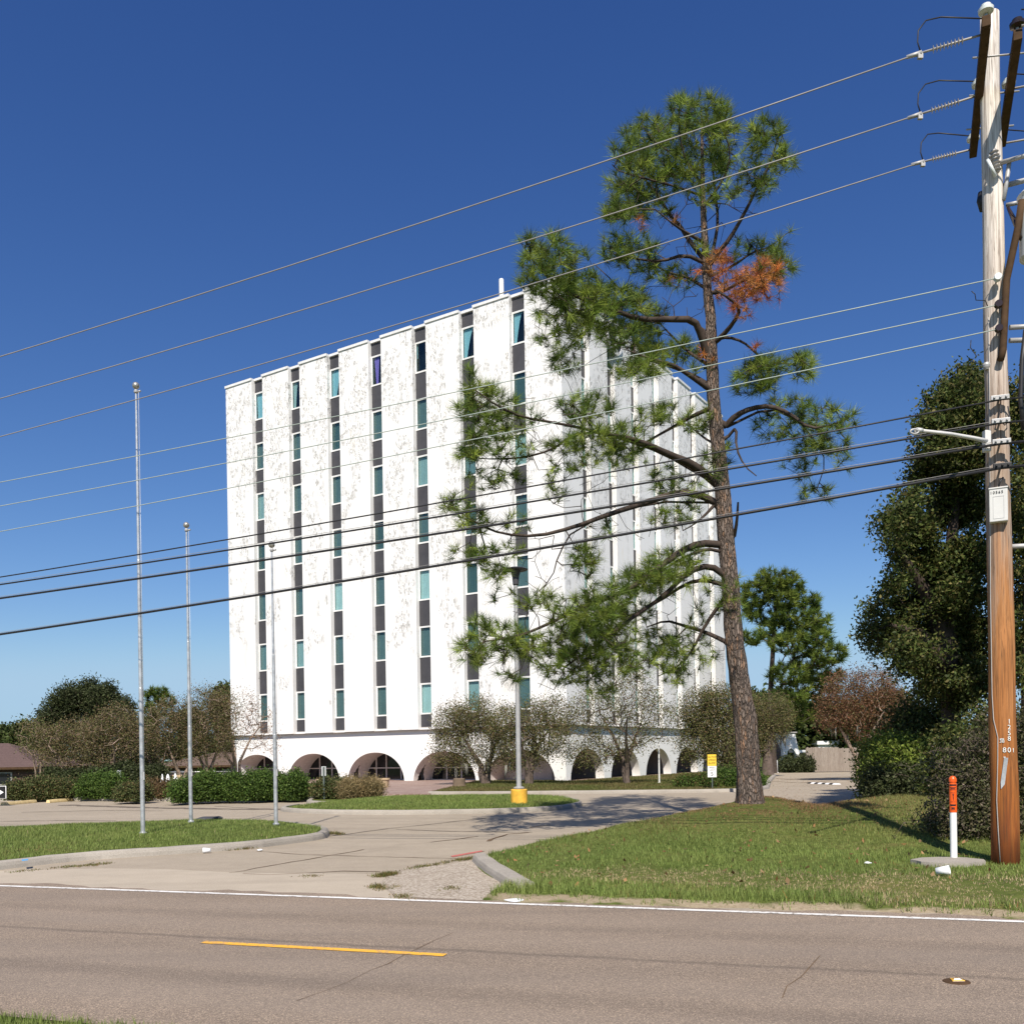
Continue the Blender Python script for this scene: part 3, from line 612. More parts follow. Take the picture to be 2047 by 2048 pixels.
slab('shrub_bed', tanb+tanb2, 0.10, M['soil']); kerb('shrub_bed_kerb', smooth_poly([tanb2[-1]]+tanb+[tanb2[0]], 2), h=0.13, w=0.2)
XC, YC, YAW = 3.2646, 55.0694, 1.0056
DR = Vector((math.cos(YAW), math.sin(YAW), 0)); DLv = Vector((-math.sin(YAW), math.cos(YAW), 0)); C0 = Vector((XC, YC, 0))
def BW(x, y, z=0): return C0 + DR*x + DLv*y + Vector((0, 0, z))
stripf = [G(x, y, .1) for x, y in ((860, 1584), (1000, 1584), (1200, 1582), (1400, 1580), (1500, 1578), (1528, 1573), (1533, 1561), (1545, 1549))]
slab('building_lawn', stripf + [BW(27.5, -0.2), BW(0.2, -0.2), BW(0.1, 6.5)], 0.09, M['soil'])
kerb('building_kerb', resample(stripf, 0.6), h=0.13, w=0.2)
slab('brick_plaza', [G(560, 1581, .06), G(700, 1588, .06), G(860, 1588, .06), G(862, 1583, .06), BW(-0.3, 6.6), BW(0.25, 6.6), BW(0.25, 28), BW(-8, 28)], 0.06, M['brickpave'])
# ================================================================== OFFICE TOWER
tower = empty('office_tower', C0, 'white marble clad office tower with arched ground floor arcade and dark window strips', 'building', rz=YAW)
LL, LR, PT, ZS, ZT = 28.84, 27.4, 0.30, 3.42, 29.55
PL, PLW = 3.747, 2.64; PR, PRW = 3.56, 2.48
def part(mb, name, mat, parent=tower): return mb.build(name, mat, parent)
# marble wall panels (the corner one is L-shaped)
part(MB().prism([(0, 0), (PRW, 0), (PRW, 0.5), (0.5, 0.5), (0.5, 2.5), (0, 2.5)], ZS, ZT), 'wall_panel', M['marble'])
for k in range(1, 8):
    y0 = PL*k-0.18 if k else 0; y1 = y0+PLW
    if k == 7: y1 = LL
    part(MB().box((0, y0, ZS), (0.5, y1, ZT)), 'wall_panel', M['marble'])
for k in range(1, 8):
    x0 = PR*k; x1 = x0+PRW
    if k == 7: x1 = LR
    part(MB().box((x0, 0, ZS), (x1, 0.5, ZT)), 'wall_panel', M['marble'])
part(MB().box((LR-0.5, 0.503, ZS), (LR-0.001, LL-0.5, ZT)), 'rear_wall', M['marble']); part(MB().box((0.503, LL-0.5, ZS), (LR, LL-0.002, ZT)), 'rear_wall', M['marble'])
part(MB().box((0.9, 0.9, ZT-0.3), (LR-0.52, LL-0.52, ZT-0.06)), 'roof', M['roofing'])
cp = MB()
cp.prism([(-0.07, -0.07), (PRW+0.04, -0.07), (PRW+0.04, 0.55), (0.55, 0.55), (0.55, 2.54), (-0.07, 2.54)], ZT+0.002, ZT+0.17)
GL = [(2.5 if k == 0 else PL*k-0.18+PLW, PL*(k+1)-0.18) for k in range(7)]; GR = [(PR*k+PRW, PR*(k+1)) for k in range(7)]
for k in range(1, 8): cp.box((-0.07, PL*k-0.184, ZT+0.002), (0.55, (LL if k == 7 else PL*k-0.18+PLW)+0.04, ZT+0.17)); cp.box((PR*k-0.04, -0.07, ZT+0.002), ((LR if k == 7 else PR*k+PRW)+0.04, 0.55, ZT+0.17))
for a, b in GL: cp.box((0.20, a+0.041, ZT+0.004), (0.55, b-0.041, ZT+0.165))
for a, b in GR: cp.box((a+0.041, 0.20, ZT+0.004), (b-0.041, 0.55, ZT+0.165))
part(cp, 'coping', M['wframe'])
# window strips: spandrels and windows alternate up each recess
WB = [4.50+3.71*k for k in range(7)]; WT = [6.34+3.71*k for k in range(7)]
SPB = [ZS]+[t+0.10 for t in WT]; SPT = [b-0.10 for b in WB]+[ZT]
def window_parts(w, curtain):
    """window meshes for a strip of width w in local strip coordinates (x across, y depth, z up)"""
    fm = MB(); h = WT[0]-WB[0]
    fm.box((0.0, 0.0, -0.10), (w, 0.11, 0.0)); fm.box((0.0, 0.03, h), (w, 0.11, h+0.05)); fm.box((0.0, 0.025, h+0.05), (w, 0.10, h+0.10))
    fm.box((0.0, 0.028, 0.0), (0.07, 0.11, h)); fm.box((w-0.05, 0.028, 0.0), (w, 0.11, h)); return fm, h
win_cache = {}
def put_window(face, k, f, blind, curtain=None):
    a, b = (GL if face == 'L' else GR)[k]; w = b-a
    if face == 'L': T = Matrix.Translation((PT, b, 0)) @ Matrix.Rotation(-PI/2, 4, 'Z')       # across runs from far to near, depth inwards
    else: T = Matrix.Translation((a, PT, 0))
    key = (face, round(w, 3))
    if key not in win_cache:
        fm, h = window_parts(w, None); fo = fm.build('window', M['wframe']); pn = MB().box((0.07, 0.07, 0.0), (w-0.05, 0.078, h)).build('pane', M['glass'])
        mes = (fo.data, pn.data, h); bpy.data.objects.remove(fo); bpy.data.objects.remove(pn); win_cache[key] = mes
    fd, pdm, h = win_cache[key]
    T = T @ Matrix.Translation((0, 0, WB[f]))
    o = bpy.data.objects.new('window', fd); link(o, tower); o.matrix_local = T
    p = bpy.data.objects.new('pane', pdm); link(p, o)
    bk = ('B', face, round(w, 3), blind)
    if curtain is None:
        if bk not in win_cache:
            q = MB(); n = 22; vs = []
            for i in range(n+1):
                x = 0.05+(w-0.1)*i/n; y = 0.17+0.012*math.sin(i*2.1); vs += [(x, y, 0.0), (x, y, h)]
            q.add(vs, [(2*i, 2*i+2, 2*i+3, 2*i+1) for i in range(n)]); bo = q.build('blind', BL[blind]); win_cache[bk] = bo.data; bpy.data.objects.remove(bo)
        link(bpy.data.objects.new('blind', win_cache[bk]), o)
    else:
        mat, shapes = curtain
        q = MB()
        for (t0, t1, b0, b1, zb) in shapes:
            n = 14; m = 12; vs = []
            for j in range(m+1):
                v = j/m; e = v**0.6
                for i in range(n+1):
                    u = i/n; xa = t0+(b0-t0)*e; xb = t1+(b1-t1)*e; x = 0.07+(xa+(xb-xa)*u)*(w-0.12); vs.append((x, 0.16+0.02*math.sin(i*2.4+v), h-(h*(1-zb))*v))
            q.add(vs, [(j*(n+1)+i, j*(n+1)+i+1, (j+1)*(n+1)+i+1, (j+1)*(n+1)+i) for j in range(m) for i in range(n)], True)
        q.build('curtain', M[mat], o)
rw = random.Random(3)
# blinds read off the photograph for the sunny face: [strip from corner][floor from bottom]
BLM = {5: {0: 1, 1: 4, 2: 1, 3: 1, 4: 3, 5: 0}, 4: {0: 2, 1: 1, 2: 2, 3: 0, 4: 4, 5: 0}, 3: {0: 1, 1: 0, 2: 0, 3: 1, 4: 0, 5: 0}, 2: {0: 2, 1: 0, 2: 2, 3: 0, 4: 3, 5: 0}}
LBL = {0: [0, 0, 0, 0, 2, 1, 4], 1: [3, 0, 1, 0, 4, 1, None], 2: [2, 0, 2, 0, 3, 0, None], 3: [0, 0, 0, 1, 0, 0, None], 4: [0, 0, 2, 0, 0, 1, None], 5: [0, 3, 0, 0, 0, 0, None], 6: [1, 4, 0, 1, 3, 0, None]}
CUR = {0: ('cur_blue', [(0.0, 0.62, 0.0, 0.18, 0.03)]), 1: ('cur_blue', [(0.0, 0.75, 0.0, 0.22, 0.02), (0.82, 1.0, 0.9, 1.0, 0.2)]), 2: ('cur_blue', [(0.0, 0.06, 0.0, 0.03, 0.5)]), 3: ('cur_purple', [(0.05, 0.55, 0.22, 0.42, 0.03)]),
       4: ('cur_blue', [(0.0, 0.95, 0.0, 0.40, 0.02)]), 5: ('cur_white', [(0.0, 0.42, 0.0, 0.22, 0.02), (0.6, 0.9, 0.7, 0.8, 0.6)]), 6: ('cur_blue', [(0.0, 0.95, 0.05, 0.62, 0.02)])}
nsp = 0
for face, GG in (('L', GL), ('R', GR)):
    for k, (a, b) in enumerate(GG):
        back = MB()
        if face == 'L': back.box((0.78, a-0.1, ZS), (0.85, b+0.1, ZT-0.02))
        else: back.box((a-0.1, 0.78, ZS), (b+0.1, 0.85, ZT-0.02))
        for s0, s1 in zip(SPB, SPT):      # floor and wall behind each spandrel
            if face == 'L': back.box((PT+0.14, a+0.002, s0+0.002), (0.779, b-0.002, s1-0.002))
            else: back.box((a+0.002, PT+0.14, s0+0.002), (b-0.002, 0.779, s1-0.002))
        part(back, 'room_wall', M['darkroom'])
        last = MB()
        for f, (s0, s1) in enumerate(zip(SPB, SPT)):
            lo, hi = ((PT+0.03, a, s0), (PT+0.13, b, s1)) if face == 'L' else ((a, PT+0.03, s0), (b, PT+0.13, s1))
            if nsp < 98: part(MB().box(lo, hi), 'spandrel', M['spandrel']); nsp += 1
            else: last.box(lo, hi)
        if last.v:
            o = part(last, 'spandrel', M['spandrel']); o['kind'] = 'stuff'
        for f in range(7):
            if face == 'L' and f == 6: put_window('L', k, f, 0, CUR[k])
            elif face == 'L': put_window('L', k, f, LBL[k][f])
            else: put_window('R', k, f, rw.choice([0, 0, 1, 3, 2]))
# arcade: outer wall, vaults with pointed side openings, inner wall or glazing
AW, AH, NS, ND = 2.48, 1.97, 48, 24
def arch_z(t): return AH*max(0.0, 1-abs(t)**2.15)**0.5
CL = [3.50+5.74*k for k in range(5)]; CRr = [3.05+5.42*k for k in range(5)]
def face_map(face):
    return (lambda s, d, z: (0.27+d, s, z)) if face == 'L' else (lambda s, d, z: (s, 0.27+d, z))
for face, centres, L, DEP in (('L', CL, LL, 1.8), ('R', CRr, LR, 0.6)):
    fm = face_map(face); ow = MB(); iv = MB(); AW = 2.48 if face == 'L' else 2.22
    s = 0.27 if face == 'R' else 0.0
    edges = []
    prev = 0.27
    for c in centres: edges.append((prev, c-AW)); prev = c+AW
    edges.append((prev, L-0.27))
    for a, b in edges: ow.add([fm(a, 0, 0), fm(b, 0, 0), fm(b, 0, ZS+0.1), fm(a, 0, ZS+0.1)], [(0, 1, 2, 3)])
    for ci, c in enumerate(centres):
        vs = []
        for i in range(NS+1):
            th = PI*i/NS; t = -math.cos(th); z = arch_z(t); vs += [fm(c+t*AW, 0, z), fm(c+t*AW, 0, ZS+0.1)]
        ow.add(vs, [(2*i, 2*i+2, 2*i+3, 2*i+1) for i in range(NS)])
        vs = []; fs = []
        for j in range(ND+1):
            d = DEP*j/ND; kx = 1.0 if d < 0.4 else 1.0-0.05*(d-0.4)
            for i in range(NS+1):
                th = PI*i/NS; t = -math.cos(th); vs.append(fm(c+t*AW*kx, d, arch_z(t)*(1 if d < 0.4 else 0.985)))
        for j in range(ND):
            dm = DEP*(j+0.5)/ND
            for i in range(NS):
                th = PI*(i+0.5)/NS; z = arch_z(-math.cos(th)); tri = 1.15*(1-abs(dm-0.72)/0.36)
                if face == 'L' and ci > 0 and z < tri: continue
                if ci == 0 and (c-AW*math.cos(th)) < 0.27+dm+0.02: continue      # mitred at the corner
                fs.append((j*(NS+1)+i, (j+1)*(NS+1)+i, (j+1)*(NS+1)+i+1, j*(NS+1)+i+1))
        iv.add(vs, fs, True)
    part(ow, 'arcade_wall', M['stucco']); part(iv, 'arcade_vault', M['inner'] if face == 'L' else M['stucco'])
    for ci, c in enumerate(centres):
        if face == 'L' and ci > 0:
            g = MB(); w = AW*0.9; vs = []
            for i in range(NS+1):
                th = PI*i/NS; t = -math.cos(th); vs += [fm(c+t*AW*0.97, DEP+0.01, 0.0), fm(c+t*AW*0.97, DEP+0.01, arch_z(t)*1.02)]
            g.add(vs, [(2*i, 2*i+2, 2*i+3, 2*i+1) for i in range(NS)])
            go = part(g, 'entrance_glazing', M['entglass']); fr = MB()
            def bar(t0, t1, z0, z1):
                lo = fm(c+t0, DEP-0.07, z0); hi = fm(c+t1, DEP+0.0, z1); fr.box(tuple(map(min, lo, hi)), tuple(map(max, lo, hi)))
            for t in ((-1.35, -0.15, 1.05) if ci != 2 else (-1.3, -0.8, 0.5, 1.4)): bar(t-0.04, t+0.04, 0.05, arch_z(t/AW)*0.97)
            bar(-AW*0.86, AW*0.86, 0.86, 0.93); bar(-AW*0.95, AW*0.95, 0.06, 0.12)
            part(fr, 'glazing_frame', M['bronze'], go)
    iw = MB(); d = DEP+0.06 if face == 'L' else 2.5
    lo = fm(2.3 if face == 'L' else 2.86, d, 0); hi = fm(L-0.3, d+0.2, ZS)
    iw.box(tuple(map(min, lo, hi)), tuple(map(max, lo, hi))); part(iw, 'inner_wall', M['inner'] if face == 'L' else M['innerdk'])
part(MB().prism([(0.42, 0.40), (2.85, 2.83), (2.83, 2.85), (0.40, 0.42)], 0.07, ZS-0.07), 'corner_wall', M['inner'])
part(MB().box((0.275, 0.275, ZS-0.06), (LR-0.3, LL-0.3, ZS+0.15)), 'ceiling', M['soffit'])
part(MB().box((0.03, 0.03, ZS-0.035), (0.268, LL-0.03, ZS-0.001)).box((0.269, 0.03, ZS-0.035), (LR-0.03, 0.268, ZS-0.001)), 'soffit', M['soffit'])
part(MB().box((0.28, LL-0.45, 0), (LR-0.3, LL-0.3, ZS-0.065)).box((LR-0.45, 0.28, 0), (LR-0.301, LL-0.46, ZS-0.065)), 'rear_arcade_wall', M['stucco'])
part(MB().box((0.272, 0.272, 0.0), (LR-0.31, LL-0.31, 0.068)), 'arcade_floor', M['brickpave'])
# vent pipe on the roof
vp = MB().lathe(BWl := Vector((3.3, 6.2, ZT-0.06)), [(0, 0.16), (3.2, 0.16), (3.25, 0.13)], 16); part(vp, 'vent_pipe', M['signwhite'])
# round emblem hung over the second strip of the shaded face
def tR(px, py):
    u, w = uw(px, py); return (u*YC-XC)/(DR.x-u*DR.y)
ec = tR(1224.5, 676); ez = H + uw(1224.5, 676)[1]*(YC+DR.y*ec)
emb = empty('round_emblem', (0, 0, 0), 'round dark emblem with white ring and white curved mark high on the shaded tower face', 'emblem')
emb.parent = None
EM = Matrix.Translation(BW(ec, -0.16, ez)) @ Matrix.Rotation(YAW, 4, 'Z') @ Matrix.Rotation(PI/2, 4, 'X')
emb.matrix_world = EM
def disc(r0, r1, z0, z1, n=48):
    mb = MB(); vs = []
    for i in range(n):
        a = 2*PI*i/n; vs += [(r0*math.cos(a), r0*math.sin(a), z1), (r1*math.cos(a), r1*math.sin(a), z1), (r1*math.cos(a), r1*math.sin(a), z0), (r0*math.cos(a), r0*math.sin(a), z0)]
    fs = []
    for i in range(n):
        j = (i+1) % n
        for k in range(4): fs.append((4*i+k, 4*i+(k+1) % 4, 4*j+(k+1) % 4, 4*j+k))
    return mb.add(vs, fs)
ER = 1.12
mbd = MB(); mbd.prism([(0.98*ER*math.cos(2*PI*i/48), 0.98*ER*math.sin(2*PI*i/48)) for i in range(48)], -0.04, 0.03); mbd.build('disc', M['navy'], emb)
disc(0.86*ER, ER, -0.05, 0.06).build('ring', M['signwhite'], emb)
mk = MB()
for poly in ([(-0.10, 0.86), (0.16, 0.84), (0.30, 0.45), (0.62, 0.12), (0.40, 0.18), (0.62, -0.30), (0.36, -0.14), (0.12, 0.10), (0.12, -0.30), (0.30, -0.84), (-0.02, -0.86), (-0.22, -0.55), (-0.02, -0.30), (-0.02, 0.06), (-0.32, 0.26), (0.0, 0.40)],):
    mk.prism([(x*ER, y*ER) for x, y in poly], 0.031, 0.062)
mk.build('mark', M['signwhite'], emb)
mb = MB()
for sx in (-0.7, 0.7): mb.box((sx-0.05, -0.05, -0.17), (sx+0.05, 0.05, -0.041))
mb.build('bracket', M['steel2'], emb)
# ================================================================== STREET FURNITURE
def on(p, z=None): return Vector((p.x, p.y, p.z if z is None else z))
# ---- flagpoles
def flagpole(bx, by, top_y, label):
    b = G(bx, by, 0.2); h = (H + uw(bx, top_y)[1]*b.y) - 0.2
    t = empty('flagpole', b, label, 'flagpole', 'flagpoles on the front island')
    z = [0, h*0.33, h*0.331, h*0.62, h*0.621, h]; r = [0.045, 0.041, 0.038, 0.033, 0.030, 0.020]
    mb = MB().lathe((0, 0, 0), list(zip(z, r)), 14); mb.lathe((0, 0, 0), [(0, 0.075), (0.03, 0.075), (0.045, 0.047)], 14); mb.build('pole_shaft', M['steel'], t)
    MB().lathe((0, 0, h-0.02), [(0, 0.022), (0.02, 0.042), (0.05, 0.045), (0.08, 0.03)], 12).tube([(0.035, 0, h+0.02), (0.10, -0.01, h+0.03)], 0.02, 6).build('truck', M['steel2'], t)
    R0 = 0.072; MB().lathe((0, 0, h+0.07), [(R0*(1-math.cos(PI*i/12)), max(0.004, R0*math.sin(PI*i/12))) for i in range(13)], 16).build('finial_ball', M['gold'], t)
    MB().tube([(0.06, -0.02, h), (0.062, -0.03, h*0.5), (0.06, -0.03, 1.2)], 0.005, 4).build('halyard', M['signback'], t)
    MB().box((0.035, -0.04, 1.1), (0.062, -0.015, 1.26)).build('cleat', M['steel2'], t); return t
flagpole(286, 1668, 785, 'tallest galvanised flagpole nearest the road on the grass island')
flagpole(382, 1645, 1062, 'middle galvanised flagpole in front of the brown crape myrtles')
flagpole(552, 1650, 1102, 'shortest galvanised flagpole in front of the tower at the island tip')
# ---- parking lamp on its yellow base
lp = G(1038, 1607, 0.16); lt = empty('parking_lamp', lp, 'tall grey parking lot lamp on round yellow concrete base', 'lamp post')
MB().lathe((0, 0, -0.1), [(0, 0.26), (0.52, 0.26), (0.545, 0.245)], 24).build('concrete_base', M['yellow'], lt)
hl = H + uw(1038, 1137)[1]*lp.y - 0.16
MB().lathe((0, 0, 0.47), [(0, 0.17), (0.04, 0.17), (0.06, 0.082), (hl-1.0, 0.062)], 16).build('pole_shaft', M['steel2'], lt)
MB().lathe((0, 0, hl-0.52), [(0, 0.075), (0.02, 0.095), (0.25, 0.11), (0.40, 0.15), (0.46, 0.17)], 20).build('lamp_neck', M['spandrel'], lt)
MB().lathe((0, 0, hl-0.06), [(0, 0.36), (0.025, 0.39), (0.06, 0.33), (0.10, 0.15), (0.11, 0.05)], 28).build('lamp_shade', M['spandrel'], lt)
# ---- utility pole
ub = LZ(2010, 1727); ut = empty('utility_pole', ub, 'leaning-tall wooden utility pole with crossarms, insulators and bleached upper half at right', 'utility pole')
ut['label'] = 'tall weathered wooden utility pole with crossarms and white tag numbers beside the lawn'
UD = ub.y
def UP(x, y, dY=0.0): return D(x, y, UD+dY) - ub             # point near the pole in its own coordinates
ptop = UP(1977, 30); pl = []
for i in range(25):
    t = i/24; q = Vector((ptop.x*t, 0, (ptop.z)*t)); pl.append(q + Vector((0.006*math.sin(i*1.1), 0.006*math.cos(i*1.7), 0)))
pl[0] = Vector((0, 0, -0.3)); pr = [0.178-0.062*i/24 for i in range(25)]
MB().tube(pl, pr, 22).build('pole_shaft', M['wood'], ut)
def pole_at(z):
    t = z/ptop.z; return Vector((ptop.x*t, 0, z)), 0.178-0.062*t
toCam = Vector((-ub.x, -ub.y, 0)).normalized(); roadL = -RD
def shed_insulator(mb, a, b, r=0.045, n=9):
    d = (b-a); L = d.length; d.normalize(); mb.tube([a, b], 0.014, 6)
    s0 = 0.30; s1 = 0.78
    for i in range(n):
        p = a + d*(L*(s0+(s1-s0)*i/(n-1))); mb.tube2([p-d*0.012, p, p+d*0.006], [0.016, r, 0.016], d, 14)
# crossarms run across the road line, one each side of the pole
armE = []
for (xn, yn, xf, yf) in ((1972, 40, 1945, 307), (2028, 17, 2007, 235)):
    wn_, wf_ = uw(xn, yn)[1], uw(xf, yf)[1]; Yn = 2*UD*wf_/(wn_+wf_); Yf = Yn*wn_/wf_; armE.append((D(xn, yn, Yn)-ub, D(xf, yf, Yf)-ub))
armc = [(p+q)/2 for p, q in armE]; armdir = (armE[0][1]-armE[0][0]).normalized(); zA = armc[0].z
Ynear, Yfar = -(armE[0][1]-armE[0][0]).length/2, (armE[0][1]-armE[0][0]).length/2
armc[1].z = zA
def arm_s(y):
    return Ynear + (Yfar-Ynear)*((zA+ub.z-H)/uw(1955, y*2047/1931)[1]-(armE[0][0].y+ub.y))/(armE[0][1].y-armE[0][0].y)
WS = [arm_s(64), arm_s(180), arm_s(281)]
arms = []
for i, c in enumerate(armc):
    w = MB(); Mx = Matrix.Translation(c) @ Matrix.Rotation(math.atan2(armdir.y, armdir.x), 4, 'Z')
    w.bbox((Ynear*(1 if i == 0 else 0.82), -0.05, -0.065), (Yfar*(1 if i == 0 else 0.82), 0.05, 0.065), 0.008, Mx); arms.append(w.build('crossarm', M['arm'], ut))
    pn = MB()
    for s in (Ynear*(1 if i == 0 else 0.82)+0.06, 0.05, Yfar*(1 if i == 0 else 0.82)-0.1):
        p = c + armdir*s + Vector((0, 0, 0.065))
        pn.lathe(p, [(0, 0.02), (0.06, 0.02)], 8)
    for s in (Ynear*(1 if i == 0 else 0.82)+0.06, 0.05, Yfar*(1 if i == 0 else 0.82)-0.1):
        p = c + armdir*s + Vector((0, 0, 0.12))
        MB().lathe(p, [(0, 0.035), (0.02, 0.085), (0.055, 0.09), (0.07, 0.055), (0.10, 0.06), (0.12, 0.03)], 16).build('pin_insulator', M['porcelain'] if s > 0 or i == 0 else M['brownpor'], arms[i])
    pn.build('insulator_pin', M['steel2'], arms[i])
for s in (-0.75, 0.0, 0.75): MB().tube([armc[0]+armdir*s+roadL*0.12, armc[1]+armdir*s-roadL*0.12], 0.012, 6).build('through_bolt', M['steel2'], ut)
# ---- wires: name, left-edge pixel y (1931 scale), pole end (1931 scale), depth offset of the pole end, radius, material
S = 2047/1931.0
SPAN = 100.0
def wire(label, yl, xe, ye, pend, r, mat, twist=0.0, kl=17.6, lash=False):
    """pend: world point at the pole"""
    a = pend; u, w = uw(0, yl*S)
    # point of the wire's vertical plane seen at the left border
    k = (a.x - u*a.y)/(RD.x + u*(-RD.y)*1.0 + 0) if False else None
    # a - RD*k : x = a.x-RD.x*k ; y = a.y-RD.y*k ; want x = u*y
    k = (a.x - u*a.y)/(RD.x - u*RD.y)
    yL = a.y - RD.y*k; zL = H + w*yL
    # parabola with its lowest point at half span and these two heights
    c = (a.z - zL)/(SPAN*k - k*k)
    pts = []
    n = 44
    for i in range(n+1):
        q = SPAN*i/n; pts.append(Vector((a.x-RD.x*q, a.y-RD.y*q, a.z - c*(SPAN*q-q*q))))
    o = pts[0].copy(); t = empty('overhead_wire', o, label, 'wire', 'wires strung along the road')
    mb = MB().tube([p-o for p in pts], r, 6); mb.build('conductor', M[mat], t)
    return t, pts
def pend(xe, ye, dY): return D(xe*S, ye*S, UD+dY)
armw = [armc[0]+armdir*s+roadL*0.05+ub for s in WS]
ends = []
top3 = [('topmost silver overhead wire crossing the blue sky', 673, 1735, 100, -0.95), ('second silver overhead wire from the top crossing the pine crown', 752, 1735, 215, 0.0), ('third silver overhead wire grazing the tower roof corner', 824, 1740, 305, 1.0)]
for (lab, yl, xe, ye, dy), aw in zip(top3, armw):
    # dead-end insulator string between the crossarm and the wire
    pe = D(xe*S, ye*S, aw.y+0.25); st = MB(); a = aw-ub; b = pe-ub; shed_insulator(st, a, b, 0.05, 9)
    st.build('strain_insulator', M['polymer'], ut)
    cl = MB(); d = (b-a).normalized(); cl.tube([b-d*0.02, b+d*0.16], [0.03, 0.022], 8); cl.box(tuple(b+Vector((-0.03, -0.02, -0.07))), tuple(b+Vector((0.03, 0.02, 0.0)))); cl.build('wire_clamp', M['steel2'], ut)
    j = MB(); top = a + Vector((0.05, 0, 0.20)); up = b + Vector((-0.02, 0, 0.28)); mid = (top+up)/2 + Vector((-0.12, 0, 0.10))
    j.tube([b+Vector((0, 0, 0.03)), b+Vector((-0.03, 0, 0.14)), up, up+Vector((0.1, 0, 0.13)), mid, top], 0.009, 5); j.build('jumper_wire', M['wire_blk'], ut)
    wire(lab, yl, xe, ye, pe, 0.0095, 'wire_al')
# spool wires on the camera side of the pole
for lab, yl, ye in (('upper pale green wire behind the pine crown', 910, 540), ('middle pale wire crossing the upper tower windows', 955, 590), ('lower pale wire crossing the tower just below its top floors', 1003, 635)):
    z = (D(1880*S, ye*S, UD)-ub).z; c, r = pole_at(z); p = c + Vector((RN.x, RN.y, 0))*(-(r+0.10))
    sp = MB(); sp.tube([c + RN*(-r*0.6), p - RN*0.04], 0.012, 6); sp.build('spool_bolt', M['steel2'], ut)
    sp = MB(); q = p+RN*0.03
    for d0, rr in ((0, 0.05), (0.02, 0.052), (0.035, 0.032), (0.055, 0.032), (0.07, 0.052), (0.09, 0.05)): pass
    sp.tube2([q-RN*x for x in (0, 0.02, 0.035, 0.055, 0.07, 0.09)], [0.045, 0.05, 0.03, 0.03, 0.05, 0.045], -RN, 14); sp.build('spool_insulator', M['brownpor'] if ye > 545 else M['porcelain'], ut)
    wire(lab, yl, 1880, ye, p+ub, 0.007, 'wire_pale')
for lab, yl, ye, rad, off in (('thin dark cable above the street lamp arm', 1089, 762, 0.011, 0.10), ('dark cable with silver ties beside the street lamp arm', 1103, 806, 0.014, 0.12), ('upper thick black telephone cable with lashing wire', 1129, 845, 0.018, 0.14), ('lowest thick black telephone cable crossing the tower', 1197, 890, 0.020, 0.15)):
    z = (D(1885*S, ye*S, UD)-ub).z; c, r = pole_at(z); p = c - RN*(r+off)
    bk = MB(); bk.tube([c-RN*r*0.5, p], 0.014, 6); Mx = Matrix.Translation(p) @ Matrix.Rotation(math.atan2(RD.y, RD.x), 4, 'Z'); bk.bbox((-0.11, -0.02, -0.03), (0.11, 0.02, 0.03), 0.006, Mx)
    for s in (-0.07, 0.0, 0.07): q = p+RD*s-RN*0.02; bk.tube([q, q-RN*0.03], 0.014, 6)
    bk.build('cable_bracket', M['steel2'] if rad < 0.02 else M['dark'], ut)
    t, pts = wire(lab, yl, 1885, ye, p+Vector((0, 0, -0.03))+ub, rad, 'wire_blk')
    # the cable carries on to the right of the pole
    o = pts[0]; MB().tube([Vector((0, 0, 0)), RD*3-RN*0.0+Vector((0, 0, -0.05)), RD*9+Vector((0, 0, -0.4))], rad, 6).build('conductor', M['wire_blk'], t)
    if rad > 0.012:
        m = MB(); m.tube([p-o+Vector((0, 0, 0.034)) for p in pts[:30]], 0.004, 4); m.build('lashing_wire', M['wire_al'], t)
for i in range(3):   # right-hand continuation of the top wires
    a = armw[i]-ub - roadL*0.45; b = a + RD*1.2 + Vector((0, 0, -0.02)); st = MB(); shed_insulator(st, a, b, 0.05, 9); st.build('strain_insulator', M['polymer'], ut)
    MB().tube([b, b+RD*8+Vector((0, 0, -0.3))], 0.0125, 5).build('outgoing_wire', M['wire_al'], ut)
    MB().tube([a+Vector((0, 0, 0.2)), a+RD*0.5+Vector((0, 0, 0.05)), b+Vector((0, 0, 0.02))], 0.009, 5).build('jumper_wire', M['wire_blk'], ut)
# cut-out fuse, lightning arrester and bracket arms to the right
zc = UP(1990, 340).z
f0 = UP(1974, 318, -0.22); f1 = UP(1990, 352, -0.22)
m = MB(); a = UP(1986, 300, -0.2); b = UP(1993, 345, -0.2); d = (b-a).normalized(); m.tube([a, b], 0.035, 10)
for i in range(6): p = a+(b-a)*(0.1+0.16*i); m.tube2([p-d*0.01, p, p+d*0.01], [0.036, 0.06, 0.036], d, 12)
m.build('lightning_arrester', M['polymer'], ut)
MB().tube([f0, f1], 0.022, 8).build('fuse_tube', M['porcelain'], ut)
m = MB(); m.tube([UP(1975, 312, -0.2), UP(1998, 312, -0.15)], 0.02, 6); m.tube([UP(1998, 326, -0.1), UP(2047, 312, -0.3), UP(2090, 303, -0.5)], 0.03, 8); m.tube([UP(2018, 320, -0.15), UP(2012, 366, -0.1), UP(2006, 400, -0.1)], 0.03, 8)
m.tube([UP(2005, 372, 0), UP(2047, 361, -0.1), UP(2100, 350, -0.3)], 0.035, 8); m.tube([UP(2012, 410, 0), UP(2035, 405, -0.1)], 0.028, 8); m.build('steel_bracket', M['steel2'], ut)
m = MB(); m.tube([UP(1972, 398, 0.12), UP(1958, 400, 0.12)], 0.05, 10); m.tube([UP(1963, 385, 0.1), UP(1962, 402, 0.1), UP(1963, 422, 0.1)], [0.05, 0.06, 0.03], 10); m.build('arrester', M['dark'], ut)
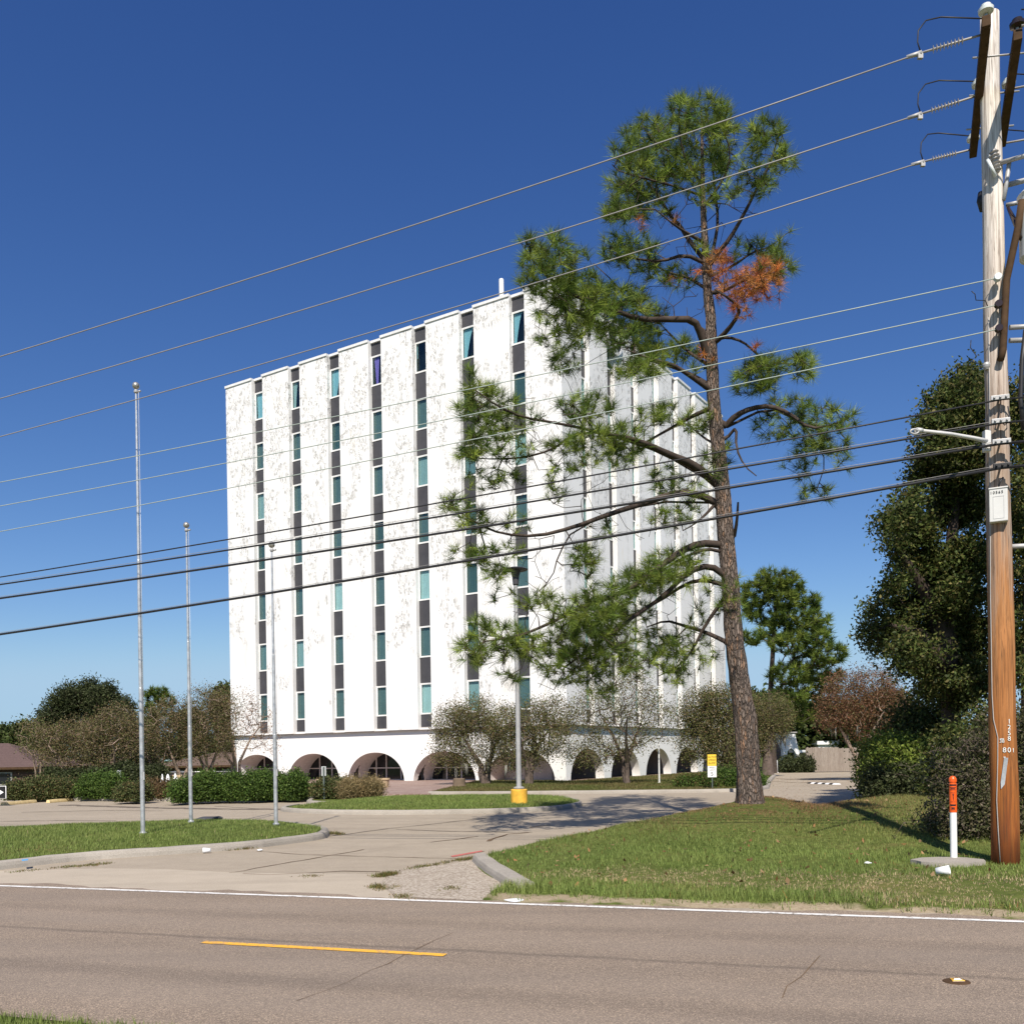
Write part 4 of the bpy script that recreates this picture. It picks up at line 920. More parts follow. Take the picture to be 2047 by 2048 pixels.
m = MB(); m.tube([UP(2043, 400, -0.4), UP(2036, 450, -0.35), UP(2012, 560, -0.25), UP(2005, 700, -0.2), UP(2000, 720, -0.2)], 0.045, 10); m.build('riser_conduit', M['arm'], ut)
m = MB(); m.tube([UP(2015, 415, -0.05), UP(2030, 445, -0.2), UP(2043, 478, -0.35)], [0.02, 0.035, 0.03], 8); m.build('cutout_switch', M['brownpor'], ut)
tr = MB(); tc = UP(2078, 440, -0.35); tr.lathe(tc+Vector((0, 0, -0.5)), [(0, 0.20), (0.03, 0.24), (0.80, 0.24), (0.84, 0.26), (0.90, 0.20), (0.93, 0.06)], 22); trn = tr.build('transformer', M['boxgrey'], ut)
for dx in (-0.12, 0.1):
    m = MB(); b = tc+Vector((dx, -0.05, 0.40)); m.lathe(b, [(0, 0.05), (0.03, 0.07), (0.05, 0.045), (0.08, 0.07), (0.10, 0.045), (0.13, 0.07), (0.2, 0.03)], 12); m.build('bushing', M['porcelain'], trn)
for yy, x1 in ((655, 2047), (681, 2100), (1094, 2047)): MB().tube([UP(2012 if yy > 1000 else 2018, yy, 0.0), UP(x1+40, yy-4, -0.05)], 0.035, 8).build('side_bracket', M['steel2'], ut)
m = MB(); m.tube([UP(2050, 660, -0.2), UP(2043, 720, -0.2), UP(2040, 800, -0.2), UP(2046, 860, -0.2)], 0.03, 7); m.build('drop_loop', M['wire_blk'], ut)
# street-lamp arm
m = MB(); a0 = UP(1972, 882, -0.15); m.tube([a0, UP(1945, 876, -0.35), UP(1900, 868, -0.7), UP(1840, 861, -1.15)], [0.031, 0.026, 0.023, 0.020], 10)
m.bbox(tuple(a0+Vector((-0.03, -0.03, -0.14))), tuple(a0+Vector((0.05, 0.06, 0.14))), 0.01); m.tube([UP(1842, 861, -1.14), UP(1832, 860, -1.2)], 0.030, 10)
m.build('lamp_arm', M['boxgrey'], ut)
m = MB(); c = UP(1828, 863, -1.22)
m.tube([c+Vector((0.05*math.cos(i*PI/6), 0.0, 0.028*math.sin(i*PI/6))) for i in range(13)], 0.012, 6); m.build('lamp_socket_ring', M['steel2'], ut)
# telephone terminal box
bx = UP(2001, 1017, 0); c, r = pole_at(bx.z); bm_ = Matrix.Translation(Vector((c.x, 0, bx.z)) + toCam*(r-0.02)) @ Matrix.Rotation(math.atan2(toCam.y, toCam.x)+PI/2, 4, 'Z')
bxo = MB().bbox((-0.108, -0.13, -0.225), (0.108, 0.0, 0.215), 0.01, bm_).bbox((-0.115, -0.14, 0.205), (0.115, 0.0, 0.225), 0.006, bm_).build('terminal_box', M['boxgrey'], ut)
m = MB(); w = 0.003
for x0, x1, za, zb in ((-0.065, 0.065, 0.10, 0.104), (-0.065, 0.065, -0.19, -0.186), (-0.065, -0.061, -0.19, 0.104), (0.061, 0.065, -0.19, 0.104)): m.box((x0, -0.1325, za), (x1, -0.13, zb), bm_)
m.build('box_seam', M['steel2'], bxo)
text_part('box_number', '10565', 0.052, bm_ @ Matrix.Translation((-0.02, -0.133, 0.155)) @ Matrix.Rotation(PI/2, 4, 'X'), M['black'], bxo, 1.25)
m = MB(); m.tube([bm_ @ Vector((0.0, -0.07, 0.22)), bm_ @ Vector((0.02, -0.09, 0.30)), bm_ @ Vector((0.06, -0.06, 0.36))], 0.012, 6); m.build('box_lead', M['dark'], bxo)
# number tags
def tagtext(txt, px, py, size, mat='sign_w', sp=1.0, sx=1.0):
    p = UP(px, py); c, r = pole_at(p.z); lat = Vector((toCam.y, -toCam.x, 0)); lat = -lat if lat.x < 0 else lat
    off = (Vector((p.x, p.y, 0)) - Vector((c.x, 0, 0))).dot(lat); off = max(-r*0.8, min(r*0.8, off)); ang = math.asin(off/r)
    nrm = toCam*math.cos(ang) + lat*math.sin(ang); pos = Vector((c.x, 0, p.z)) + nrm*(r+0.004)
    MM = Matrix.Translation(pos) @ Matrix.Rotation(math.atan2(nrm.y, nrm.x)+PI/2, 4, 'Z') @ Matrix.Rotation(PI/2, 4, 'X')
    return text_part('number_tag', txt, size, MM, M['porcelain'] if mat == 'sign_w' else M[mat], ut, sp, sx), MM
for ch, py in (('1', 1444), ('2', 1455.5), ('5', 1467), ('8', 1478)): tagtext(ch, 2017, py, 0.088)
tagtext('8', 2008, 1500.5, 0.095); tagtext('0', 2017, 1500.5, 0.095); tagtext('1', 2025, 1501, 0.08)
tagtext('38', 2003, 1483, 0.062); tagtext('-', 2003, 1477, 0.11, sx=1.8); tagtext('-', 2008, 1513, 0.10)
o, MM = tagtext('I', 2008, 1545, 0.01)
bpy.data.objects.remove(o)
m = MB(); m.prism([(-0.022, 0.20), (0.026, 0.20), (0.016, -0.15), (-0.022, -0.22), (-0.034, -0.13)], 0.0, 0.006)
o = m.build('metal_strip', M['steel'], ut); o.data.transform(MM @ Matrix.Rotation(-0.10, 4, 'Z'))
# ground wire running down the face, and the guard on the upper left
gw = []
for px, py in ((1977, 640), (1979, 800), (1980, 1000), (1981, 1200), (1984, 1390), (1987, 1440), (1995, 1475), (1995, 1520), (1993, 1600), (1996, 1660), (2000, 1722)):
    p = UP(px, py); c, r = pole_at(p.z); lat = Vector((-toCam.y, toCam.x, 0)); lat = -lat if lat.x < 0 else lat
    off = max(-r*0.97, min(r*0.97, (Vector((p.x, 0, 0))-Vector((c.x, 0, 0))).dot(lat))); ang = math.asin(off/r)
    gw.append(Vector((c.x, 0, p.z)) + (toCam*math.cos(ang)+lat*math.sin(ang))*(r+0.006))
MB().tube(gw, 0.0065, 5).build('ground_wire', M['polymer'], ut)
m = MB()
m.tube([UP(1942, 582, -0.2), UP(1949, 588, -0.2), UP(1951, 600, -0.18), UP(1970, 601, -0.15), UP(1974, 612, -0.1)], 0.006, 4)
m.tube([UP(1941, 680, -0.2), UP(1940, 695, -0.2), UP(1952, 712, -0.2), UP(1941, 722, -0.2), UP(1958, 728, -0.2), UP(1962, 738, -0.2)], 0.006, 4)
m.build('service_lead', M['wire_blk'], ut)
m = MB(); q = UP(1972, 732, -0.05); m.lathe(q+Vector((0, 0, -0.05)), [(0, 0.03), (0.03, 0.045), (0.06, 0.05), (0.09, 0.04), (0.10, 0.02)], 12); m.build('photocell', M['steel2'], ut)
m = MB(); c, r = pole_at(UP(1985, 806).z); q = c - RN*(r+0.05)
m.tube([q+Vector((0.02, 0, -0.02)), q+Vector((0.0, -0.03, -0.15)), q+Vector((-0.03, -0.03, -0.28)), q+Vector((0.04, -0.05, -0.38)), q+Vector((0.12, -0.03, -0.30)), q+Vector((0.10, -0.02, -0.12))], 0.008, 5); m.build('cable_loop', M['wire_blk'], ut)

# ---- pipeline-style marker post on its pad
pp = LZ(1907, 1723); pt = empty('marker_post', pp, 'white cable marker post with orange printed cap on concrete pad', 'marker post')
hm = (1720-1553)/F*pp.y
MB().lathe((0, 0, 0.02), [(0, 0.046), (hm*0.57, 0.046)], 18).build('post_tube', M['whitepl'], pt)
cap = MB().lathe((0, 0, 0.02+hm*0.57), [(0, 0.049), (hm*0.34, 0.049), (hm*0.345, 0.044), (hm*0.36, 0.044), (hm*0.365, 0.052), (hm*0.40, 0.050), (hm*0.425, 0.034), (hm*0.435, 0.008)], 20).build('orange_cap', M['orange'], pt)
m = MB(); tc = Vector((-pp.x, -pp.y, 0)).normalized(); th0 = math.atan2(tc.y, tc.x)
def ink(z, h, w, da=0.0):
    vs = []; n = 8
    for i in range(n+1):
        a = th0+da+(i/n-0.5)*w; vs += [(0.0497*math.cos(a), 0.0497*math.sin(a), z), (0.0497*math.cos(a), 0.0497*math.sin(a), z+h)]
    m.add(vs, [(2*i, 2*i+2, 2*i+3, 2*i+1) for i in range(n)])
zb = 0.02+hm*0.57
for z, h, w in ((0.93, .03, 1.9), (0.86, .012, 1.7), (0.82, .016, 1.2), (0.78, .012, 1.5), (0.26, .012, 1.7), (0.22, .02, 1.5), (0.12, .03, 0.9), (0.08, .012, 1.1), (0.68, .008, 1.2), (0.36, .008, 1.5)): ink(zb+hm*0.34*z, h*0.75, w)
for i in range(5): ink(zb+hm*0.34*(0.62-i*0.05), 0.013, 0.5-0.07*i, 0.10)
m.build('print', M['black'], cap)
pad = MB(); pc = LZ(1896, 1729); a = math.atan2(RD.y, RD.x)
poly = [(pc.x+(0.46+0.03*math.sin(i*2.3))*math.cos(i*PI/9+a)*1.0, pc.y+(0.36+0.03*math.sin(i*3.1))*math.sin(i*PI/9+a)) for i in range(18)]
pad.prism(poly, pc.z-0.1, pc.z+0.06); po = pad.build('concrete_pad', M['kerb']); tag(po, 'low round concrete pad under the white marker post', 'concrete pad')
# ---- signs by the drive
sg = G(1424, 1577, 0.1); st_ = empty('speed_sign', sg, 'yellow caution speed bump sign above white speed limit 5 plate by shrub', 'sign')
sd_ = Vector((-sg.x, -sg.y, 0)).normalized(); SA = Matrix.Rotation(math.atan2(sd_.y, sd_.x)+PI/2-0.12, 4, 'Z')
k = sg.y/F
zt, zm, zb_ = [H+uw(1430, y)[1]*sg.y-0.1 for y in (1509, 1532, 1554.5)]
MB().box((-0.025, 0.0, -0.1), (0.025, 0.03, zt), SA).build('sign_post', M['post'], st_)
ws = 8.7*k
pY = MB().box((-ws, -0.014, zm+0.005), (ws, -0.008, zt), SA).build('caution_plate', M['signyellow'], st_)
pW = MB().box((-ws, -0.014, zb_), (ws, -0.008, zm-0.005), SA).build('limit_plate', M['signwhite'], st_)
def sgt(t, z, s, par, sx=1.0): text_part('lettering', t, s, SA @ Matrix.Translation((0, -0.0155, z)) @ Matrix.Rotation(PI/2, 4, 'X'), M['black'], par, 1.05, sx)
hh = zt-zm
sgt('CAUTION', zm+hh*0.77, hh*0.24, pY, 0.82); sgt('SPEED', zm+hh*0.50, hh*0.24, pY, 0.9); sgt('BUMP', zm+hh*0.23, hh*0.24, pY, 0.9)
hh = zm-zb_; sgt('SPEED', zb_+hh*0.84, hh*0.2, pW, 0.9); sgt('LIMIT', zb_+hh*0.62, hh*0.2, pW, 0.9); sgt('5', zb_+hh*0.27, hh*0.5, pW)
def small_sign(px, py0, py1, pyb, wpx, label, dark=True, z=0.1):
    """back of a small parking sign"""
    b = G(px, pyb, z); t = empty('parking_sign', b, label, 'sign'); k = b.y/F
    z0, z1 = [H+uw(px, y)[1]*b.y-z for y in (py1, py0)]
    MB().box((-0.03, -0.02, -0.1), (0.03, 0.02, z1*0.98)).build('sign_post', M['post'] if dark else M['steel'], t)
    MB().bbox((-wpx*k/2, 0.021, z0), (wpx*k/2, 0.03, z1), 0.003).build('sign_plate', M['signback'], t)
small_sign(238, 1541, 1558, 1595, 8.5, 'small grey parking sign seen from behind between the left shrubs')
small_sign(648, 1533, 1552, 1599, 9.5, 'small grey parking sign seen from behind before the tan shrub')
# arrow board at the far left
ab = G(4, 1612, 0.0); at = empty('arrow_sign', ab, 'black sign board with white border and right pointing arrow at left edge', 'sign'); k = ab.y/F
zz0, zz1 = [H+uw(4, y)[1]*ab.y for y in (1597.5, 1572)]; wx = 0.30
MB().box((-0.40, -0.02, 0), (-0.34, 0.02, zz0+0.2)).build('sign_post', M['steel2'], at)
bo = MB().bbox((-0.62, -0.03, zz0), (9.5*k, 0.0, zz1), 0.015).build('board', M['signwhite'], at)
MB().bbox((-0.595, -0.036, zz0+0.02), (9.5*k-0.025, -0.028, zz1-0.02), 0.01).build('board_face', M['black'], bo)
zmid = (zz0+zz1)/2
m = MB(); ax = Matrix.Translation((0, -0.037, zmid)) @ Matrix.Rotation(PI/2, 4, 'X'); m.prism([(-0.5, -0.055), (-0.16, -0.055), (-0.16, -0.15), (5.0*k, 0.0), (-0.16, 0.15), (-0.16, 0.055), (-0.5, 0.055)], 0, 0.006)
o = m.build('arrow', M['signwhite'], bo); o.data.transform(ax)
# small red reflector plate at the side of the pine trunk, on a thin rod
rp = G(1477, 1582, 0.1); rt = empty('reflector_post', rp, 'red reflector plate with white border just left of the big pine trunk', 'reflector'); k = rp.y/F
z0, z1 = [H+uw(1475, y)[1]*rp.y-0.1 for y in (1511, 1493)]
MB().box((-0.02, 0, -0.1), (0.02, 0.03, z1-0.02)).build('sign_post', M['steel2'], rt)
pl_ = MB().bbox((-4.2*k, -0.012, z0), (3.6*k, 0.0, z1), 0.003).build('plate', M['signwhite'], rt); MB().box((-3.4*k, -0.018, z0+6*k), (1.8*k, -0.0125, z1-2.2*k)).build('reflector', M['red'], pl_)
# thin white pole in front of the shaded arches
wp = G(1318, 1566, 0.09); wt = empty('thin_pole', wp, 'thin white metal pole in front of the third shaded arch', 'pole')
hz = H+uw(1318, 1485)[1]*wp.y-0.09; MB().lathe((0, 0, -0.05), [(0, 0.045), (hz, 0.035)], 10).lathe((0, 0, 0), [(0, 0.09), (0.03, 0.09)], 10).build('pole_shaft', M['wframe'], wt); MB().lathe((0, 0, hz-0.05), [(0, 0.05), (0.05, 0.05), (0.07, 0.02)], 10).build('pole_cap', M['wframe'], wt)
# wheel stops
def wheel_stop(p, q, label):
    mb = MB(); a = Vector((p.x, p.y, 0)); b = Vector((q.x, q.y, 0)); d = (b-a).normalized(); s = Vector((-d.y, d.x, 0)); n = 9; vs = []
    prof = [(-0.09, 0.0), (-0.085, 0.05), (-0.06, 0.125), (0.06, 0.125), (0.085, 0.05), (0.09, 0.0)]
    for i in range(n+1):
        c = a+(b-a)*(i/n); e = 0.0 if 0 < i < n else 0.02
        for x, z in prof: v = c+s*(x*(1-e)); vs.append((v.x, v.y, z*(1-e*2)+random.uniform(-.004, .004)*(z > 0)))
    k = len(prof); fs = [(i*k+j, i*k+j+1, (i+1)*k+j+1, (i+1)*k+j) for i in range(n) for j in range(k-1)] + [tuple(range(k)), tuple(n*k+j for j in reversed(range(k)))]
    mb.add(vs, fs); o = mb.build('wheel_stop', M['stopyellow'], None, origin=(a.x, a.y, 0)); o.location = a; return tag(o, label, 'wheel stop', 'yellow wheel stops by the hedge')
wheel_stop(G(5, 1611), G(70, 1605.5), 'faded yellow wheel stop next to the black arrow sign')
wheel_stop(G(96, 1606), G(163, 1600.5), 'faded yellow wheel stop between the arrow sign and the grey parking sign')
# speed bumps: alternating black and white blocks
def speed_bump(p, q, n, label):
    a = Vector((p.x, p.y, 0)); b = Vector((q.x, q.y, 0)); d = (b-a); mb = MB(); L = d.length; ang = math.atan2(d.y, d.x)
    for i in range(n):
        mb.cur = i % 2; x0 = L*i/n+0.004; x1 = L*(i+1)/n-0.004; vs = []
        for x in (x0, x1):
            for y, z in ((-0.16, 0), (-0.09, 0.05), (0.0, 0.065), (0.09, 0.05), (0.16, 0)): vs.append((x, y, z))
        mb.add(vs, [(j, j+1, 6+j, 5+j) for j in range(4)]+[(0, 1, 2, 3, 4), (9, 8, 7, 6, 5)])
    o = mb.build('speed_bump', [M['black'], M['signwhite']]); o.location = a; o.rotation_euler = (0, 0, ang); return tag(o, label, 'speed bump', 'striped speed bumps on the drive')
speed_bump(G(1618, 1567), G(1676, 1569.5), 8, 'black and white striped speed bump in the middle of the drive')
speed_bump(G(1716, 1568.5), G(1752, 1570), 5, 'black and white striped speed bump partly in shade by the right bushes')
# reflective road marker
rm = G(1912, 1964); ro = empty('road_marker', rm, 'small raised amber road reflector on the centre line', 'road stud')
MB().lathe((0, 0, 0.0), [(0, 0.095), (0.006, 0.09), (0.012, 0.06)], 24).build('base', M['arm'], ro)
mk_ = Matrix.Rotation(math.atan2(RD.y, RD.x)+PI, 4, 'Z')
MB().prism([(-0.045, -0.036), (0.045, -0.036), (0.03, 0.036), (-0.03, 0.036)], 0.012, 0.019).build('body', M['yellow'], ro)
m = MB(); m.add([(-0.04, -0.038, 0.013), (0.04, -0.038, 0.013), (0.02, -0.008, 0.026), (-0.02, -0.008, 0.026)], [(0, 1, 2, 3)]); m.add([(-0.04, 0.038, 0.013), (0.04, 0.038, 0.013), (0.025, -0.006, 0.026), (-0.025, -0.006, 0.026)], [(0, 1, 2, 3)]); m.build('lens', M['signwhite'], ro)
# litter
def cup(name, p, ang, tilt, s, label):
    mb = MB(); r0, r1, L = 0.030*s, 0.044*s, 0.115*s; n = 18; vs = []
    for z, r in ((0, r0), (L, r1), (L, r1-0.003), (0.004, r0-0.003)):
        for i in range(n): a = 2*PI*i/n; vs.append((r*math.cos(a), r*math.sin(a), z))
    fs = [(j*n+i, j*n+(i+1) % n, (j+1)*n+(i+1) % n, (j+1)*n+i) for j in range(3) for i in range(n)] + [tuple(reversed(range(n))), tuple(3*n+i for i in range(n))]
    mb.add(vs, fs, True); o = mb.build(name, M['cup']); o.location = p + Vector((0, 0, 0.042*s)); o.rotation_euler = (math.radians(tilt), 0, ang); return tag(o, label, 'cup')
cup('paper_cup', LZ(1868, 1752)+Vector((0.02, 0, 0.0)), math.radians(58), 82, 1.35, 'white paper cup lying in the grass before the concrete pad')
cup('paper_cup', G(421, 1706), math.radians(-80), 90, 1.15, 'white paper cup lying in the gutter of the front island')
def scrap(name, p, s, mat, label, cat, seed, zs=0.5):
    r = random.Random(seed); bm = bmesh.new(); bmesh.ops.create_icosphere(bm, subdivisions=2, radius=s)
    for v in bm.verts: v.co = Vector((v.co.x*r.uniform(.75, 1.25), v.co.y*r.uniform(.75, 1.25), v.co.z*zs*r.uniform(.7, 1.2)))
    me = bpy.data.meshes.new(name); bm.to_mesh(me); bm.free(); me.materials.append(mat); o = link(bpy.data.objects.new(name, me)); o.location = p+Vector((0, 0, s*zs*0.8)); return tag(o, label, cat)
scrap('brick_fragment', G(963, 1722), 0.07, M['brickred'], 'dark red brick fragment by the near end of the lawn kerb', 'brick', 1, 0.8)
scrap('brick_fragment', G(983, 1736), 0.062, M['brickred'], 'dark red brick fragment nearer the road beside the lawn kerb', 'brick', 2, 0.8)
scrap('paper_scrap', LZ(1735, 1729), 0.05, M['cup'], 'crumpled white paper scrap in the middle of the right lawn', 'litter', 3, 0.4)
scrap('paper_scrap', G(520, 1702), 0.05, M['cup'], 'crumpled white paper scrap on the drive by the island tip', 'litter', 4, 0.4)
scrap('paper_scrap', G(1030, 1802), 0.12, M['cup'], 'flattened white paper at the lawn corner by the road line', 'litter', 5, 0.1)
for i, (x, y) in enumerate(((412, 1641), (428, 1640))): scrap('rag', G(x, y, 0.13), 0.22, M['wire_blk'] if i else M['spandrel'], 'dark crumpled rag at the back edge of the island' if not i else 'black crumpled rag beside the grey one at the island back edge', 'rag', 6+i, 0.25)
# planters and stump in front of the arches
def planter(p, s, label, mat='terracotta'):
    t = empty('planter', p, label, 'planter'); mb = MB(); n = 24
    mb.lathe((0, 0, 0), [(0, 0.32*s), (0.50*s, 0.42*s), (0.51*s, 0.47*s), (0.62*s, 0.47*s), (0.62*s, 0.40*s), (0.55*s, 0.39*s)], n).build('pot', M[mat], t)
    MB().lathe((0, 0, 0.5*s), [(0, 0.38*s), (0.06*s, 0.385*s), (0.09*s, 0.1)], n).build('soil', M['crack'], t)
pz = lambda x, y, z=0.07: G(x, y, z)
planter(pz(767, 1574), 0.75, 'tan round planter before the third arch'); planter(pz(641, 1571), 0.6, 'small tan planter before the second arch, half hidden by the shrub')
o = MB().lathe((0, 0, 0), [(0, 0.36), (0.1, 0.33), (0.38, 0.31), (0.42, 0.27)], 18).build('tree_stump', M['stone']); o.location = pz(918, 1573, 0.09); tag(o, 'brown cut stump in front of the fourth arch', 'stump')
# paint marks on kerbs
flat('blue_paint_mark', [G(43, 1719, .137), G(57, 1717.5, .137), G(56, 1721, .137), G(44, 1722.5, .137)], 0.137, M['bluepaint'])
flat('red_paint_mark', [Zz2(1300, 1026), Zz2(1470, 996), Zz2(1476, 1002), Zz2(1310, 1033)], 0.0005, M['redpaint'])
# ================================================================== VEGETATION
def v3(p): return np.array([p.x, p.y, p.z])
GREEN = [(0.07, 0.115, 0.022), (0.17, 0.235, 0.040), (0.27, 0.325, 0.060), (0.115, 0.17, 0.034)]
ORANGE = [(0.58, 0.20, 0.055), (0.42, 0.13, 0.06), (0.62, 0.28, 0.09), (0.40, 0.20, 0.06)]
# ---------------------------------------------------------------- the big pine
PB = v3(LZ(1500, 1606)); PY = PB[1]
PINE = empty('pine_tree', PB, 'tall leaning longleaf pine with open crown and one orange dying branch', 'tree')
s5 = lambda x, y, dY=0: v3(D(1000+x/2.682, 150+y/2.682, PY+dY))
s6 = lambda x, y, dY=0: v3(D(850+x/2.1456, 700+y/2.1456, PY+dY))
trunk_px = [((1500, 1612), 62), ((1500.5, 1604), 54), ((1499, 1590), 49), ((1497, 1560), 46), ((1494, 1510), 45), ((1491, 1446), 44), ((1482, 1385), 40), ((1474, 1329), 37), ((1465, 1259), 35), ((1460, 1166), 33), ((1451, 1073), 32), ((1444, 980), 30), ((1435, 886), 27), ((1426, 793), 24), ((1423, 723), 23), ((1421, 680), 22), ((1421, 635), 20), ((1415, 590), 18), ((1410, 504), 14), ((1405, 411), 11), ((1404, 318), 7), ((1402, 215), 3)]
tp = [v3(D(*p, PY)) for p, w in trunk_px]; tr_ = [w/2/F*PY for p, w in trunk_px]; tp[0][2] -= 0.12
def fine(pts, rad, step):
    P = [pts[0]]; Rr = [rad[0]]
    for a, b, r0, r1 in zip(pts[:-1], pts[1:], rad[:-1], rad[1:]):
        k = max(1, int(np.linalg.norm(b-a)/step))
        for j in range(1, k+1): P.append(a+(b-a)*j/k); Rr.append(r0+(r1-r0)*j/k)
    return P, Rr
P_, R_ = fine(tp, tr_, 0.12)
nn_ = 30; vs = []
for i, (p, r) in enumerate(zip(P_, R_)):
    for k in range(nn_):
        a = 2*PI*k/nn_; z = p[2]
        bumpy = 1+0.045*math.sin(7*a+2.1*z)+0.035*math.sin(13*a-5*z+1)+0.03*math.sin(4*a+9*z)
        if i < 6: bumpy += 0.13*(6-i)/6*max(0, math.sin(5*a+1))
        rr = r*bumpy; vs.append((p[0]+rr*math.cos(a), p[1]+rr*math.sin(a), z))
fs = [(i*nn_+k, i*nn_+(k+1) % nn_, (i+1)*nn_+(k+1) % nn_, (i+1)*nn_+k) for i in range(len(P_)-1) for k in range(nn_)]
np_mesh('trunk', vs, fs, M['pinebark'], PINE, smooth=True, origin=PB)
sk = Skel(); sk.line(tp, 0.0, 0.0, step=0.35); ntr = sk.n
def trunk_node(p): return int(np.argmin(np.linalg.norm(sk.p[:ntr]-p, axis=1)))
def limb(f, pts, r0, r1, dtip):
    n = len(pts); P = []
    L = np.cumsum([0]+[math.hypot(pts[i+1][0]-pts[i][0], pts[i+1][1]-pts[i][1]) for i in range(n-1)]); L = L/L[-1]
    for (x, y), t in zip(pts, L): P.append(f(x, y, dtip*t))
    # smooth once
    Q = [P[0]]
    for a, b in zip(P[:-1], P[1:]): Q += [a*0.75+b*0.25, a*0.25+b*0.75]
    Q.append(P[-1]); j = trunk_node(P[0]); sk.line([sk.p[j]]+Q, r0, r1, par=j, step=0.22)
limb(s6, [(1240, 565), (1150, 490), (1050, 450), (960, 405), (870, 375), (780, 360)], .105, .03, -1.6)
limb(s6, [(1250, 575), (1100, 470), (900, 395), (720, 345), (560, 312), (420, 290), (300, 235), (225, 180)], .06, .012, -2.6)
limb(s6, [(1240, 570), (1000, 430), (760, 350), (640, 360), (540, 430), (430, 460), (300, 470), (170, 460)], .04, .010, -1.4)
limb(s6, [(1245, 655), (1180, 622), (1090, 608), (960, 650), (800, 700), (640, 760), (480, 800), (330, 790), (220, 745), (110, 670)], .085, .012, -2.0)
limb(s6, [(1250, 655), (960, 650), (640, 762), (570, 880), (545, 980), (440, 1080)], .03, .010, -0.6)
limb(s6, [(1265, 835), (1180, 828), (1100, 862), (1020, 920), (930, 990), (850, 1040), (740, 1080), (640, 1120), (520, 1180), (400, 1230), (260, 1250)], .085, .012, -2.4)
limb(s6, [(1270, 865), (1210, 852), (1130, 880), (1040, 930), (960, 980)], .045, .015, -0.6)
limb(s6, [(1295, 975), (1220, 922), (1130, 950), (1020, 1060), (900, 1140), (800, 1220), (700, 1290), (600, 1360)], .075, .014, -1.2)
limb(s6, [(1290, 1010), (1200, 985), (1120, 1000), (1000, 1080), (850, 1160), (760, 1240)], .055, .014, 1.0)
limb(s6, [(1288, 1252), (1200, 1210), (1100, 1180), (1030, 1160), (950, 1190)], .06, .016, 1.3)
limb(s6, [(1285, 1060), (1200, 1180), (1150, 1280), (1100, 1350), (1000, 1400)], .055, .014, 0.5)
limb(s6, [(1240, 665), (1200, 710), (1150, 750), (1105, 775)], .045, .012, -0.8)
limb(s6, [(1290, 325), (1330, 282), (1400, 250), (1480, 240), (1560, 270), (1650, 340), (1750, 320), (1830, 280)], .075, .012, -1.2)
limb(s6, [(1480, 240), (1560, 270), (1620, 360), (1680, 450), (1690, 600)], .03, .010, 0.6) if False else None
limb(s6, [(1295, 330), (1470, 245), (1600, 300), (1680, 400), (1720, 480), (1680, 600)], .035, .010, 0.9)
limb(s6, [(1300, 370), (1335, 330), (1332, 420), (1370, 500), (1420, 540)], .04, .012, -0.8)
limb(s6, [(1325, 800), (1338, 730), (1342, 655)], .05, .022, -0.5)
limb(s6, [(1225, 250), (1150, 280), (1080, 320), (1000, 365), (900, 420)], .06, .016, 1.0)
limb(s6, [(1215, 150), (1150, 110), (1060, 70), (950, 40), (850, 60)], .06, .014, 1.4)
limb(s6, [(1235, 400), (1200, 380), (1150, 340), (1120, 300)], .03, .012, 1.5)
limb(s5, [(1130, 1690), (1000, 1600), (920, 1550), (800, 1520), (690, 1480)], .07, .014, -1.0)
limb(s5, [(1105, 1500), (1080, 1400), (1040, 1310), (900, 1310), (750, 1310), (600, 1260), (480, 1220), (350, 1160), (270, 1090), (200, 1030), (130, 930)], .085, .012, -2.2)
limb(s5, [(1130, 1480), (1080, 1330), (870, 1300), (700, 1230), (620, 1120), (500, 1010)], .035, .010, 0.9)
limb(s5, [(1120, 1560), (1000, 1480), (900, 1380), (850, 1320)], .045, .014, 1.8)
limb(s5, [(1140, 1440), (1180, 1410), (1250, 1330), (1290, 1250), (1230, 1200), (1150, 1150)], .065, .014, -1.3)
limb(s5, [(1150, 1420), (1220, 1405), (1300, 1430), (1360, 1480), (1440, 1560)], .04, .012, -0.4)
limb(s5, [(1110, 1010), (1000, 870), (960, 800), (920, 770), (850, 650), (760, 540), (700, 430)], .06, .012, 0.7)
limb(s5, [(1120, 1020), (1170, 950), (1230, 880), (1310, 740), (1380, 600), (1450, 470), (1490, 330)], .06, .012, -0.9)
limb(s5, [(1095, 900), (1040, 870), (940, 810), (830, 720)], .045, .012, -1.3)
limb(s5, [(1125, 1000), (1150, 900), (1170, 780), (1150, 600), (1130, 400), (1110, 260)], .045, .012, 1.3)
limb(s5, [(1100, 1010), (990, 960), (860, 1000), (760, 990), (650, 970), (570, 950)], .05, .012, -0.8)
limb(s5, [(1110, 1150), (1000, 1080), (900, 1060), (800, 1000)], .04, .012, 1.2)
limb(s5, [(1120, 1170), (1200, 1160), (1300, 1100), (1400, 1080), (1500, 1030)], .05, .012, -1.0)
limb(s5, [(1120, 1080), (1240, 1030), (1350, 950), (1450, 920), (1520, 860)], .04, .010, 0.8)
limb(s5, [(1090, 600), (1000, 480), (960, 330), (960, 180)], .035, .010, -0.7)
limb(s5, [(1095, 700), (1200, 560), (1240, 420), (1190, 280)], .035, .010, -0.6)
limb(s5, [(1090, 520), (930, 430), (800, 330), (760, 260)], .03, .010, 0.6)
limb(s5, [(1090, 650), (950, 600), (800, 560), (640, 520), (600, 480)], .03, .010, -1.0)
nlimb = sk.n
